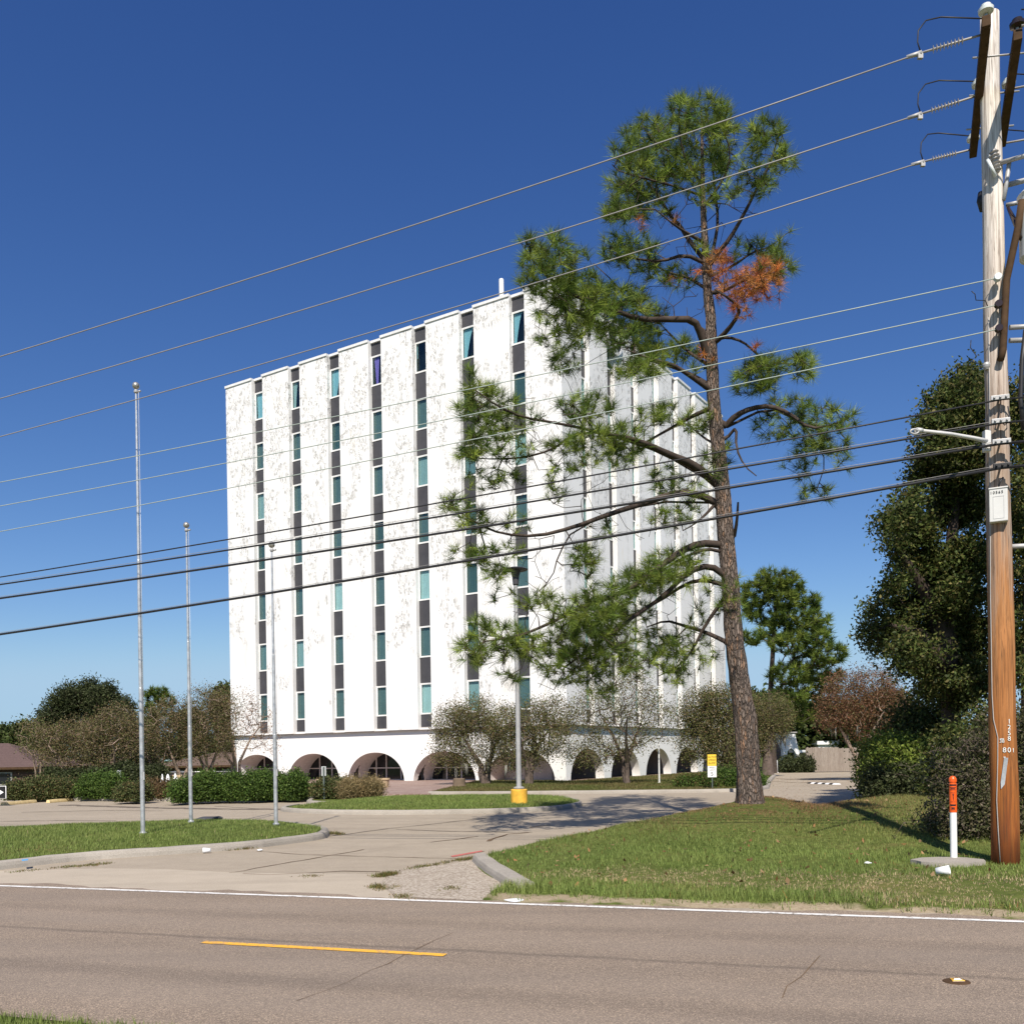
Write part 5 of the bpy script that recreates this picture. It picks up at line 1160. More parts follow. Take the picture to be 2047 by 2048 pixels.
# clumps of needle sprays: (x, y, rx, ry, density factor)
C5 = [(1070,190,130,80),(965,150,45,40),(780,310,105,80),(1000,320,150,95),(1180,290,80,80),(690,420,95,75),(850,460,130,75),(1050,470,130,75),(1200,430,70,70),(650,560,70,60),(760,560,110,75),(950,560,100,60,.7),(680,680,95,65),(800,700,100,65),(650,745,70,45),(600,730,45,45),(1080,640,80,50,.5),(1190,600,70,60,.6),
 (1430,290,80,60),(1420,400,95,75,.9),(1510,480,65,45),(1390,520,70,50,.7),(1330,610,80,50,.6),(1440,620,55,45,.6),(1250,500,60,60,.5),(600,900,40,50,.7),(640,960,75,55),(740,1000,95,55),(860,1060,80,55,.7),(990,1080,100,55,.6),(720,900,95,50),(1400,930,85,45),(1490,1000,85,60),(1530,860,40,40,.5),(1250,930,50,50,.4),(1080,930,50,40,.4),
 (140,930,45,60),(200,1000,75,65),(290,910,65,55),(380,985,75,50),(330,1080,110,65),(450,1130,100,65),(420,1200,120,65),(560,1200,100,75),(690,1180,110,55),(760,1230,65,50),(230,1160,75,50,.8),(150,1100,50,40),(300,1270,100,60,.8),(430,1330,110,65),(560,1290,95,60),(720,1330,110,65),(790,1400,90,55),(840,1280,60,40),(350,1430,90,55,.7),(340,1540,55,55),(640,1400,90,60),(740,1480,120,60),(900,1500,95,50),(1000,1470,70,45),(700,1590,100,55),(800,1560,70,45),(250,1400,60,40,.6),(420,1560,30,30,.5),(950,1420,50,40,.6),(1080,1560,40,40,.5),
 (1320,1590,65,45,.8),(1450,1560,80,55),(1630,1550,50,50),(1420,1660,60,40,.8)]
O5 = [(1150,1030,90,55,.9),(1180,970,50,30,.8),(1390,1070,110,65,1.0),(1440,1040,60,50,1.0),(1250,1150,100,55,.6),(1290,1250,60,45,.5),(1115,1500,45,35,.7),(950,1095,40,28,.7),(1330,1150,70,60,.6),(1360,1460,30,20,.5),(745,790,20,30,.5),(930,770,30,20,.5),(1470,1150,50,50,.5)]
C6 = [(1380,150,60,45),(1450,100,70,55),(1620,70,45,55),(1560,250,80,55),(1480,330,60,45,.8),(1640,350,80,45),(1680,440,80,45),(1590,510,50,40,.7),(1790,290,55,45),(1760,400,55,40),(1680,620,75,35,.8),(1800,490,30,30,.6),(1700,270,40,40,.6),
 (230,190,65,45),(300,230,80,55),(190,260,45,35),(320,330,90,55),(240,400,80,55),(180,450,45,30),(440,280,50,30,.5),(260,545,75,45,.5),(340,560,65,40,.5),(390,430,75,50,.5),(190,130,25,50,.6),(640,240,60,45),(730,240,65,45),(650,300,60,40,.6),(600,400,65,45,.9),(740,390,100,55),(860,380,90,55),(960,290,55,45,.8),(1040,280,55,45,.8),(880,470,70,40,.6),(570,520,65,45,.5),(560,610,60,40,.4),(660,470,70,40,.5),(1170,300,65,45),(1030,560,55,55),(1130,590,60,40,.5),(1260,440,55,45),(1230,500,40,50,.6),
 (130,660,55,35),(190,720,55,40),(250,750,55,30),(390,750,55,40,.5),(190,880,65,35),(270,880,45,30),(290,960,50,40),(320,1050,50,25,.5),(350,860,60,40,.4),(500,1080,75,35,.8),(440,1100,40,30,.6),(680,880,55,45),(740,770,55,45,.5),(690,930,45,40),(1080,690,90,50,.5),(1040,720,60,40,.5),
 (960,970,75,55),(1050,920,80,60),(1130,890,55,40),(1020,1000,90,50),(880,1010,75,55),(780,1060,85,55),(700,1120,100,55),(640,1160,90,55),(760,1160,110,55),(880,1120,80,45),(700,1240,110,65),(820,1230,90,55),(600,1260,80,55),(680,1330,100,55),(800,1330,100,55),(570,1390,55,40,.7),(650,1400,60,40,.8),(760,1440,55,45,.8),(900,1350,65,45,.8),(250,1190,55,40,.8),(330,1220,75,45),(430,1250,70,45),(200,1290,55,55),(280,1310,55,40,.8),(400,1310,55,40,.8),(350,1400,55,30,.6),(520,1330,55,40,.8),
 (1000,1240,55,40,.9),(1060,1270,90,45),(1030,1330,80,45),(1120,1230,60,40,.5),(1190,1300,55,40,.6),(1100,1390,90,35,.8),(1170,1130,45,40,.5),(1310,1100,55,50,.8),(1240,1010,60,40,.5),(1340,1000,20,40,.4)]
def clump_targets(lst, f, area):
    T = []; lim = sk.p[ntr:nlimb]; u_l = lim[:, 0]/lim[:, 1]; w_l = (lim[:, 2]-H)/lim[:, 1]
    for c in lst:
        x, y, rx, ry = c[:4]; rx *= 1.25; ry *= 1.2; den = c[4] if len(c) > 4 else 1.0; m = max(3, int(rx*ry*PI/area*den))
        ce = f(x, y); d2 = (u_l-ce[0]/ce[1])**2 + (w_l-(ce[2]-H)/ce[1])**2; near = np.argsort(d2)[:6]; dep = lim[rng.choice(near), 1]-PY
        for _ in range(m):
            a = rng.uniform(0, 2*PI); r = math.sqrt(rng.random()); T.append(f(x+rx*r*math.cos(a), y+ry*r*math.sin(a), dep+rng.normal(0, 0.45)))
    return np.array(T)
T5 = clump_targets(C5, s5, 740); T6 = clump_targets(C6, s6, 490); TO = clump_targets(O5, s5, 520)
DEAD = [(600, 1330, 330, 120), (560, 520, 260, 120), (480, 900, 160, 110), (830, 760, 160, 80), (430, 300, 200, 90), (1080, 560, 90, 80), (1120, 1130, 90, 90), (560, 1130, 150, 100)]
TD = clump_targets([(x, y, rx, ry) for x, y, rx, ry in DEAD], s6, 2600); TD5 = clump_targets([(880, 920, 200, 100), (1150, 760, 200, 130), (500, 1320, 260, 120), (950, 1200, 160, 90), (1280, 1000, 200, 120), (860, 640, 200, 120), (1000, 420, 250, 160), (330, 1120, 160, 120)], s5, 2600)
allT = np.concatenate([T5, T6, TO]); ntuft = len(allT); allT = np.concatenate([allT, TD, TD5]); dirs = sk.grow(allT, step=0.22, sag=0.10, jit=0.13)
R_ = sk.radii(0.0055, 2.6); R_[ntr:nlimb] = np.maximum(sk.rmin[ntr:nlimb]*0.88, np.minimum(R_[ntr:nlimb], sk.rmin[ntr:nlimb]*1.05+0.004))
R_[nlimb:] = np.minimum(R_[nlimb:], 0.026)
par0 = sk.par.copy(); sk.par[:ntr] = -1
V, Fc = sk.mesh(R_); np_mesh('branches', V, Fc, M['darkbark'], PINE, smooth=True, origin=PB); sk.par = par0
ng = len(T5)+len(T6); ax = dirs*0.7 + np.array([0, 0, 0.55]) + 0.25*unit(len(allT)); ax /= np.linalg.norm(ax, axis=1, keepdims=True)
V, Fc, c = tufts(allT[:ng], ax[:ng], 38, 0.30, 0.0098, GREEN, 0.95, 0.34, 0.22); np_mesh('crown', V, Fc, M['needle'], PINE, colors=c, origin=PB)
V, Fc, c = tufts(allT[ng:ntuft], ax[ng:ntuft], 30, 0.26, 0.010, ORANGE, 0.95, 0.18, 0.45); o = np_mesh('dying_needles', V, Fc, M['needle'], PINE, colors=c, origin=PB); o['label'] = 'orange dying needle sprays'

# ---------------------------------------------------------------- generic broadleaf tree
def tree(name, base, stems, clumps, label, cat='tree', group=None, leafn=20, lsize=(0.10, 0.05), cols=GREEN, bark='darkbark', tip=0.008, step=0.35, spread=0.25, tmax=0.10, jit=0.12, sag=0.03, leafmat='leaf', trunk_r=(0.12, 0.05), needles=None, bias=0.3, leafjit=0.2, bare=0):
    """stems: list of polylines (world); clumps: (centre, radii, n_targets)"""
    base = np.array(base, float); t = empty(name, base, label, cat, group); s = Skel()
    for i, st in enumerate(stems):
        s.line(st, trunk_r[0]/(1 if len(stems) == 1 else 1.0), trunk_r[1], par=-1, step=step)
    n0 = s.n; T = np.concatenate([blob_pts(c, r, n) for c, r, n in clumps]); dr = s.grow(T, step=step, sag=sag, jit=jit, bias=bias)
    Rr = s.radii(tip, 2.5); Rr[:n0] = np.maximum(s.rmin[:n0], np.minimum(Rr[:n0], s.rmin[:n0]*1.2)); Rr[n0:] = np.minimum(Rr[n0:], tmax)
    V, Fc = s.mesh(Rr); np_mesh('trunk', V, Fc, M[bark], t, smooth=True, origin=base)
    L = T[bare:] if bare else T
    if needles:
        npr, ln, wd = needles; a = dr*0.5+np.array([0, 0, 0.6])+0.3*unit(len(T)); a /= np.linalg.norm(a, axis=1, keepdims=True); V, Fc, c = tufts(T, a, npr, ln, wd, cols, 1.0, leafjit, 0.1)
    else:
        Cc = np.repeat(L, leafn, 0) + rng.normal(0, spread, (len(L)*leafn, 3)); V, Fc, c = leaf_quads(Cc, lsize[0], lsize[1], cols, leafjit, 0.4)
    np_mesh('crown', V, Fc, M[leafmat], t, colors=c, origin=base); return t
def px_clump(x, y, rx, ry, Y, n, dy=None, ydev=0.0):
    k = Y/F; return (v3(D(x, y, Y+ydev)), (rx*k, dy if dy is not None else max(rx, ry)*k*0.9, ry*k), n)

CRAPE = [(0.125, 0.15, 0.048), (0.165, 0.115, 0.055), (0.13, 0.12, 0.05), (0.19, 0.125, 0.068), (0.115, 0.12, 0.042), (0.22, 0.17, 0.11)]
CRAPEG = [(0.12, 0.15, 0.045), (0.15, 0.175, 0.055), (0.13, 0.125, 0.048), (0.17, 0.145, 0.06), (0.20, 0.13, 0.065), (0.105, 0.115, 0.04), (0.24, 0.19, 0.12)]
CRAPER = [(0.14, 0.14, 0.05), (0.22, 0.10, 0.05), (0.19, 0.095, 0.055), (0.23, 0.13, 0.085), (0.14, 0.085, 0.04)]
def crape(bx, Y, clumps, label, nst=3, fork=1.1, spreadx=0.9, cols=CRAPE, leafn=18, lmul=2.3, group='crape myrtles', trunkw=0.13, bark='palebark', lean=0.0, moss=0, lsz=(0.10, 0.055), tip=0.009):
    u, w = uw(bx, 1500); base = np.array([u*Y, Y, 0.05]); st = []
    cl = [px_clump(*c[:4], Y, c[4], ydev=(c[5] if len(c) > 5 else 0)) for c in clumps]
    zt = max(c[0][2] for c in cl)
    for i in range(nst):
        a = 2*PI*(i+rng.random()*0.6)/nst; d = np.array([math.cos(a), math.sin(a), 0]); h = fork*rng.uniform(0.85, 1.15)
        b0 = base+d*0.09*(nst > 1); b1 = base+d*0.22*(nst > 1)+np.array([lean*h, 0, h]); b2 = b1+d*spreadx*0.55+np.array([lean*0.5, 0, (zt-h)*0.40])+rng.normal(0, 0.10, 3); b3 = b1+d*spreadx*1.0+rng.normal(0, 0.12, 3)+np.array([0, 0, (zt-h)*0.62])
        st.append([b0, (b0+b1)/2+0.05*rng.normal(size=3), b1, b2, b3])
    t = tree('crape_myrtle', base, st, cl, label, 'tree', group, int(leafn*lmul), lsz, cols, bark, tip, 0.3, 0.24, 0.06, 0.16, -0.02, 'leaf', (trunkw, 0.03), bias=0.5)
    if moss:
        for _ in range(moss):
            mb = MB()
            c = cl[rng.integers(len(cl))]; p = c[0]+np.array([rng.uniform(-.7, .7)*c[1][0], rng.uniform(-.6, .6)*c[1][1], -c[1][2]*rng.uniform(0.5, 0.95)])-base; L = rng.uniform(0.4, 1.1)
            for _k in range(5):
                q = p+(rng.normal(0, 0.03, 3) if _k else 0); mb.tube([p, q, q+np.array([rng.normal(0, .03), rng.normal(0, .03), -L*0.5]), q+np.array([rng.normal(0, .04), 0, -L*rng.uniform(.7, 1.1)])], [0.03, 0.03, 0.035, 0.006], 4)
            mb.build('hanging_moss', M['moss'], t)
    return t
crape(970, 52.0, [(905, 1450, 40, 40, 110), (945, 1430, 45, 35, 120), (900, 1500, 38, 35, 90), (960, 1490, 50, 45, 120), (1000, 1450, 35, 40, 80)], 'brown green crape myrtle with hanging moss between the fourth and fifth arches', 2, 1.0, 1.2, CRAPEG, 20, trunkw=0.22, moss=12, bark='twig')
crape(1055, 50.5, [(1010, 1460, 35, 40, 80), (1060, 1440, 40, 40, 110), (1090, 1470, 38, 45, 110), (1040, 1510, 45, 30, 90), (1120, 1430, 35, 40, 70)], 'mossy crape myrtle just right of the lamp post', 2, 1.1, 1.1, CRAPEG, 19, trunkw=0.2, moss=16, bark='twig')
crape(1253, 48.8, [(1150, 1470, 50, 45, 110), (1200, 1410, 50, 45, 120), (1260, 1390, 50, 50, 120), (1310, 1440, 45, 55, 110), (1240, 1470, 60, 40, 120), (1180, 1510, 55, 25, 80)], 'broad sparse crape myrtle before the shaded arches, trunk on the lawn', 3, 1.25, 1.7, CRAPEG, 11, trunkw=0.15, bark='twig')
crape(1436, 46.0, [(1400, 1420, 40, 40, 110), (1445, 1410, 38, 40, 100), (1390, 1480, 35, 40, 90), (1440, 1490, 40, 40, 110), (1420, 1450, 40, 40, 100), (1460, 1540, 30, 35, 70)], 'dense crape myrtle behind the speed sign and shrub', 3, 0.8, 1.0, CRAPEG, 22, trunkw=0.11, bark='twig')
crape(1534, 60.0, [(1500, 1425, 35, 38, 90), (1545, 1425, 38, 34, 110), (1508, 1480, 36, 30, 90), (1556, 1455, 24, 22, 60), (1480, 1465, 30, 38, 60)], 'thick trunked mossy crape myrtle just right of the pine trunk', 1, 1.6, 0.4, CRAPEG, 22, trunkw=0.42, bark='twig', moss=14)
# row at the left
crape(78, 54, [(60, 1470, 25, 35, 60), (92, 1480, 26, 40, 70)], 'slim pale stemmed crape myrtle at the far left beside the brown house', 4, 1.3, 0.6, CRAPEG, 12, trunkw=0.07)
crape(140, 53, [(110, 1480, 35, 35, 90), (150, 1465, 40, 35, 100), (130, 1520, 45, 25, 90), (175, 1500, 35, 35, 80)], 'reddish crape myrtle in front of the dark cedar', 3, 1.0, 1.0, CRAPE, 13)
crape(226, 52, [(190, 1470, 38, 40, 100), (235, 1450, 42, 40, 110), (215, 1510, 50, 30, 110), (265, 1480, 35, 40, 90)], 'tan crape myrtle behind the grey parking sign', 3, 0.9, 1.1, CRAPE, 14)
crape(330, 54, [(290, 1490, 35, 40, 90), (320, 1450, 35, 45, 90), (300, 1530, 30, 25, 70)], 'crape myrtle with leaning stem between the two tall flagpoles', 2, 1.0, 0.9, CRAPE, 13, lean=-0.5)
crape(363, 55, [(345, 1430, 35, 35, 90), (385, 1440, 35, 40, 90), (350, 1485, 45, 35, 110), (390, 1490, 30, 30, 70)], 'brown crape myrtle behind the middle flagpole', 3, 1.0, 1.0, CRAPE, 13)
crape(414, 56, [(405, 1410, 35, 35, 90), (440, 1420, 35, 45, 100), (420, 1470, 45, 40, 110), (455, 1480, 25, 40, 60)], 'tall brown crape myrtle left of the tower edge', 3, 1.1, 1.0, CRAPE, 13)
crape(471, 60, [(480, 1410, 35, 35, 70), (515, 1440, 35, 40, 60), (490, 1470, 45, 35, 80), (540, 1480, 22, 30, 30)], 'thin leafless crape myrtle casting shadow on the tower left corner', 4, 1.3, 1.3, CRAPER, 4, tip=0.011)
# red-brown one at the right and its neighbours
crape(1720, 50, [(1690, 1390, 45, 45, 120), (1740, 1380, 50, 45, 130), (1664, 1425, 32, 32, 80), (1722, 1430, 58, 40, 150), (1780, 1420, 40, 50, 110), (1752, 1478, 36, 26, 80)], 'rust red crape myrtle before the grey wooden fence', 3, 1.4, 1.4, CRAPER, 20, trunkw=0.16, moss=8)

# ---------------------------------------------------------------- background pines and dark trees
DKG = [(0.045, 0.065, 0.018), (0.065, 0.09, 0.022), (0.035, 0.055, 0.018), (0.08, 0.10, 0.03)]
PG2 = [(0.085, 0.13, 0.024), (0.13, 0.18, 0.032), (0.06, 0.10, 0.022), (0.18, 0.22, 0.042)]
def q6(x, y, rx, ry, Y, n): return px_clump(850+x/2.1456, 700+y/2.1456, rx/2.1456, ry/2.1456, Y, n, ydev=rng.normal(0, 1.2))
PY2 = 70
cl = [q6(x, y, rx, ry, PY2, n) for x, y, rx, ry, n in ((1500, 985, 90, 45, 70), (1570, 1020, 60, 55, 50), (1430, 1030, 75, 45, 50), (1530, 1070, 80, 40, 50), (1400, 1100, 55, 60, 40), (1460, 1130, 85, 55, 60), (1560, 1140, 75, 45, 50), (1650, 1085, 45, 40, 35), (1680, 1160, 65, 45, 45), (1620, 1200, 85, 45, 50), (1500, 1200, 80, 45, 45), (1410, 1230, 50, 35, 30), (1560, 1260, 90, 45, 55), (1690, 1240, 75, 45, 45), (1740, 1300, 65, 45, 45), (1650, 1320, 90, 55, 60), (1560, 1390, 90, 45, 55), (1700, 1390, 80, 45, 50), (1620, 1450, 90, 45, 55), (1740, 1430, 55, 45, 35), (1560, 1500, 80, 45, 45), (1660, 1530, 80, 45, 45), (1580, 1570, 80, 40, 40))]
b = D(1546, 1500, PY2); b = np.array([b.x, b.y, 0])
tree('pine_tree', b, [[b, v3(D(1540, 1385, PY2)), v3(D(1544, 1320, PY2)), v3(D(1548, 1250, PY2)), v3(D(1552, 1190, PY2))]], cl, 'bushy green pine in the distance right of the big pine trunk', needles=(34, 0.62, 0.06), cols=PG2, trunk_r=(0.28, 0.08), tip=0.02, step=0.6, leafmat='needle', tmax=0.12)
cl = [px_clump(x, y, rx, ry, 96, n) for x, y, rx, ry, n in ((315, 1385, 22, 12, 40), (300, 1400, 18, 14, 35), (330, 1402, 20, 14, 40), (315, 1420, 30, 14, 50), (300, 1440, 20, 15, 30))]
b = D(316, 1500, 96); b = np.array([b.x, b.y, 0]); tree('pine_tree', b, [[b, v3(D(316, 1460, 96)), v3(D(316, 1395, 96))]], cl, 'small round topped pine beyond the brown crape myrtles', needles=(26, 0.6, 0.07), cols=PG2, trunk_r=(0.25, 0.08), tip=0.02, step=0.7, leafmat='needle')
b = D(170, 1500, 78); b = np.array([b.x, b.y, 0])
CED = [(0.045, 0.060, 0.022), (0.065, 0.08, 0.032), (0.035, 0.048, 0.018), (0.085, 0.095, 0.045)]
cl = [px_clump(x, y, rx, ry, 78, n, ydev=rng.normal(0, 0.8)) for x, y, rx, ry, n in ((175, 1390, 30, 20, 90), (140, 1400, 35, 25, 110), (210, 1400, 35, 25, 110), (110, 1425, 28, 25, 90), (165, 1430, 50, 30, 160), (225, 1430, 38, 30, 110), (250, 1425, 18, 25, 50), (110, 1460, 32, 30, 100), (170, 1470, 50, 30, 140), (230, 1470, 35, 30, 100), (180, 1372, 10, 14, 20), (218, 1378, 8, 14, 18), (140, 1378, 8, 12, 18), (250, 1520, 60, 30, 150), (160, 1525, 60, 25, 120))]
tree('cedar_tree', b, [[b, b+np.array([0, 0, 3]), v3(D(172, 1400, 78))]], cl, 'large dark green cedar with upright spiky top at left', cols=CED, leafn=34, lsize=(0.26, 0.10), spread=0.28, trunk_r=(0.3, 0.08), tip=0.015, step=0.6)
FAR = dict(cols=DKG, leafn=24, lsize=(0.55, 0.32), spread=0.5, trunk_r=(0.3, 0.12), tip=0.02, step=1.0)
def fartree(x, y0, Y, w, label, group='trees on the horizon', cols=None, hgt=None, dens=1.0):
    k = Y/F; b = D(x, 1500, Y); b = np.array([b.x, b.y, 0]); top = v3(D(x, y0, Y)); h = top[2]; cl = []
    for i in range(9):
        t = rng.random(); z = h*(0.28+0.66*t); r = w*k*0.5*(1-0.5*abs(t-0.4)); a = rng.uniform(0, 2*PI); rr = r*rng.uniform(0.2, 0.9)
        cl.append((np.array([b[0]+rr*math.cos(a), b[1]+rr*math.sin(a), z]), (r*0.65, r*0.65, h*0.13), int(26*dens)))
    cl.append((np.array([top[0], top[1], h*0.9]), (w*k*0.28, w*k*0.28, h*0.09), 24))
    kw = dict(FAR); kw['cols'] = cols or DKG; return tree('broadleaf_tree', b, [[b, (b+top)/2+rng.normal(0, .3, 3), top]], cl, label, 'tree', group, **kw)
for x, y0, Y, w, lab in ((15, 1452, 130, 70, 'low distant tree at the left edge above the brown roof'), (52, 1449, 125, 60, 'distant tree between the left edge and the dark cedar'), (95, 1446, 118, 60, 'distant tree just behind the left side of the cedar'), (290, 1440, 120, 80, 'distant tree behind the small round topped pine'), (380, 1425, 125, 90, 'distant tree beyond the roof left of the tower'), (448, 1370, 110, 40, 'narrow dark tree peeking past the tower left edge'),
    (1490, 1400, 92, 90, 'dark tree behind the big pine trunk'), (1560, 1400, 88, 100, 'dark tree behind the white arched building'), (1630, 1410, 95, 100, 'dark tree above the white flat roof'), (1700, 1420, 92, 100, 'dark tree behind the grey fence'), (1780, 1400, 90, 110, 'dark tree at the right end of the grey fence')): fartree(x, y0, Y, w, lab)

# ---------------------------------------------------------------- the big oak at right, its neighbour, undergrowth
OAK = [(0.038, 0.058, 0.014), (0.055, 0.082, 0.019), (0.08, 0.11, 0.027), (0.13, 0.15, 0.042), (0.030, 0.046, 0.012), (0.15, 0.13, 0.045)]
s7 = lambda x, y: (1650+x/2.4156, 700+y/2.4156)
def q7(x, y, rx, ry, Y, n, dv=0.0): X, Yp = s7(x, y); return px_clump(X+rng.normal(0, 4), Yp+rng.normal(0, 4), (0.86 if dv == 0 else 1.0)*rx/2.4156, (0.80 if dv == 0 else 0.95)*ry/2.4156, Y, n, dy=0.6, ydev=dv+rng.normal(0, 1.0))
OY = 25.0
oc = [(650, 150, 80, 55), (740, 190, 75, 80), (560, 260, 75, 60), (680, 270, 105, 75), (510, 360, 80, 60), (640, 380, 115, 70), (520, 480, 85, 60), (620, 520, 115, 70), (480, 590, 65, 45), (600, 640, 105, 60), (720, 500, 95, 120), (415, 740, 65, 50), (370, 810, 75, 65), (295, 845, 40, 35), (440, 880, 95, 60), (340, 930, 55, 40), (560, 780, 105, 75), (680, 760, 105, 100), (380, 1005, 60, 45), (460, 980, 85, 60), (350, 1090, 45, 40), (420, 1120, 80, 55), (560, 1050, 115, 85), (700, 1000, 115, 115), (310, 1190, 45, 40), (400, 1230, 75, 50), (520, 1200, 105, 65), (650, 1200, 115, 75), (240, 1300, 50, 45), (220, 1370, 45, 40), (300, 1350, 65, 50), (250, 1430, 45, 50), (420, 1330, 95, 55), (560, 1330, 115, 75), (700, 1340, 115, 85), (400, 1430, 85, 55), (520, 1450, 115, 65), (660, 1480, 115, 75), (430, 1530, 75, 45), (560, 1560, 115, 65), (700, 1600, 115, 75), (500, 1640, 85, 45), (620, 1680, 105, 55)]
b = D(1905, 1500, OY+0.5); b = np.array([b.x, b.y, 0.3])
st = [[b, v3(D(1900, 1400, OY+.5)), v3(D(1895, 1250, OY)), v3(D(1900, 1100, OY)), v3(D(1915, 950, OY)), v3(D(1930, 820, OY))], [v3(D(1895, 1300, OY)), v3(D(1860, 1200, OY)), v3(D(1810, 1120, OY-.4)), v3(D(1790, 1080, OY-.5))], [v3(D(1895, 1330, OY)), v3(D(1840, 1270, OY)), v3(D(1780, 1250, OY-.3))]]
tree('oak_tree', b, st, [q7(x, y, rx, ry, OY, max(6, int(rx*ry/300))) for x, y, rx, ry in oc] + [q7(x, y, rx*1.25, ry*1.25, OY, 3) for x, y, rx, ry in oc] + [q7(x+20, y, rx*0.9, ry*0.9, OY, max(6, int(rx*ry/420)), 2.2) for x, y, rx, ry in oc if x > 380], 'large dark oak with ragged outline behind the utility pole', leafn=78, lsize=(0.12, 0.06), cols=OAK, spread=0.16, trunk_r=(0.30, 0.06), tip=0.006, step=0.3, tmax=0.05, leafjit=0.3)
ob = [(930, 220, 80, 90), (950, 330, 80, 80), (930, 450, 80, 80), (940, 580, 80, 80), (960, 700, 70, 80), (920, 820, 80, 80), (940, 950, 80, 80), (930, 1080, 80, 80), (940, 1200, 80, 90), (930, 1330, 80, 90), (1010, 250, 80, 120), (1030, 420, 80, 120), (1030, 600, 80, 120), (1020, 800, 80, 130), (1030, 1000, 80, 130), (1030, 1200, 80, 140), (940, 1450, 80, 80), (930, 1570, 70, 70), (1020, 1450, 80, 100)]
b = D(2060, 1500, 23); b = np.array([b.x, b.y, 0.3])
tree('oak_tree', b, [[b, v3(D(2062, 1300, 23)), v3(D(2060, 1050, 23)), v3(D(2055, 820, 23))]], [q7(x, y, rx, ry, 23, max(6, int(rx*ry/400))) for x, y, rx, ry in ob], 'second oak with yellowing leaves to the right of the utility pole', leafn=70, lsize=(0.12, 0.06), cols=OAK+[(0.16, 0.14, 0.04)], spread=0.17, trunk_r=(0.3, 0.06), tip=0.006, step=0.35, tmax=0.05, leafjit=0.3)
def shrub(name, clumps, base, label, group=None, cols=DKG, leafn=40, lsize=(0.09, 0.05), spread=0.13, core=True, corecol='leafcore', cat='shrub'):
    base = np.array(base, float); t = empty(name, base, label, cat, group); T = np.concatenate([blob_pts(c, r, n, shell=0.8) for c, r, n in clumps]); T[:, 2] = np.maximum(T[:, 2], base[2]+0.08)
    s = Skel()
    for i in range(6): a = 2*PI*i/6; s.line([base, base+np.array([0.25*math.cos(a), 0.25*math.sin(a), 0.35])], 0.03, 0.02, step=0.2)
    s.grow(T[::6], step=0.3, sag=-0.05); Rr = s.radii(0.006, 2.5); V, Fc = s.mesh(np.minimum(Rr, 0.03)); np_mesh('stems', V, Fc, M['twig'], t, origin=base)
    Cc = np.repeat(T, leafn, 0)+rng.normal(0, spread, (len(T)*leafn, 3)); Cc = Cc[Cc[:, 2] > base[2]-0.02]; V, Fc, c = leaf_quads(Cc, lsize[0], lsize[1], cols, 0.25, 0.3)
    np_mesh('foliage', V, Fc, M['leaf'], t, colors=c, origin=base); return t
def pshrub(x0, x1, ytop, ybase, label, group=None, cols=DKG, z=0.1, n=120, lobes=3, Y=None, dy=0.8, **kw):
    g = G((x0+x1)/2, ybase, z) if Y is None else None; Yc_ = (g.y+dy*0.6) if Y is None else Y; k = Yc_/F; cl = []
    w = (x1-x0)/lobes
    for i in range(lobes):
        xc = x0+w*(i+0.5); yt = ytop+rng.uniform(0, 0.27)*(ybase-ytop); yc = (yt+ybase)/2+0.06*(ybase-ytop); cl.append((v3(D(xc, yc, Yc_+rng.normal(0, .15))), (w*k*rng.uniform(0.47, 0.58), dy*rng.uniform(0.75, 1.1), (ybase-yt)*0.5*k), n))
    b = D((x0+x1)/2, ybase, Yc_); return shrub(kw.pop('name', 'shrub'), cl, (b.x, b.y, z), label, group, cols, **kw)
HEDGE = [(0.06, 0.11, 0.021), (0.085, 0.145, 0.027), (0.045, 0.085, 0.018), (0.125, 0.18, 0.04)]
AZ = [(0.085, 0.11, 0.036), (0.12, 0.14, 0.05), (0.14, 0.10, 0.045), (0.065, 0.09, 0.03)]
BRN = [(0.15, 0.09, 0.045), (0.19, 0.12, 0.065), (0.12, 0.10, 0.04), (0.10, 0.075, 0.035)]
DRY = [(0.30, 0.22, 0.11), (0.36, 0.27, 0.14), (0.24, 0.19, 0.09), (0.16, 0.14, 0.06)]
GH = 'shrubs along the parking kerb'
pshrub(20, 98, 1552, 1600, 'olive azalea shrub next to the arrow sign', GH, AZ, n=150, dy=0.9); pshrub(90, 145, 1554, 1599, 'green azalea shrub behind the second wheel stop', GH, AZ, lobes=2, n=130)
pshrub(138, 184, 1563, 1596, 'brownish low shrub left of the dark green shrub', GH, BRN+AZ[:1], lobes=2, n=110); pshrub(168, 240, 1541, 1598, 'dark green shrub left of the grey parking sign', GH, HEDGE, n=150, dy=0.9)
pshrub(243, 292, 1557, 1603, 'olive half of shrub right of the grey parking sign', GH, AZ, lobes=2, n=150); pshrub(286, 352, 1555, 1597, 'brown dying shrub between the tall flagpoles', GH, BRN, lobes=2, n=150)
pshrub(352, 430, 1545, 1604, 'broad green hedge shrub behind the middle flagpole', GH, HEDGE, n=210, lobes=2, dy=1.0); pshrub(418, 520, 1541, 1602, 'green hedge shrub in the middle of the kerb row', GH, HEDGE, n=210, lobes=3, dy=0.9); pshrub(512, 606, 1530, 1600, 'tall green hedge shrub behind the shortest flagpole', GH, HEDGE, n=200, dy=1.0)
pshrub(635, 694, 1559, 1598, 'olive clipped shrub left of the dried tan one', None, AZ, lobes=2, n=170, dy=0.9); pshrub(684, 758, 1557, 1598, 'dried tan grass-like shrub before the third arch', None, DRY, lobes=2, n=190, dy=0.9, lsize=(0.20, 0.02))
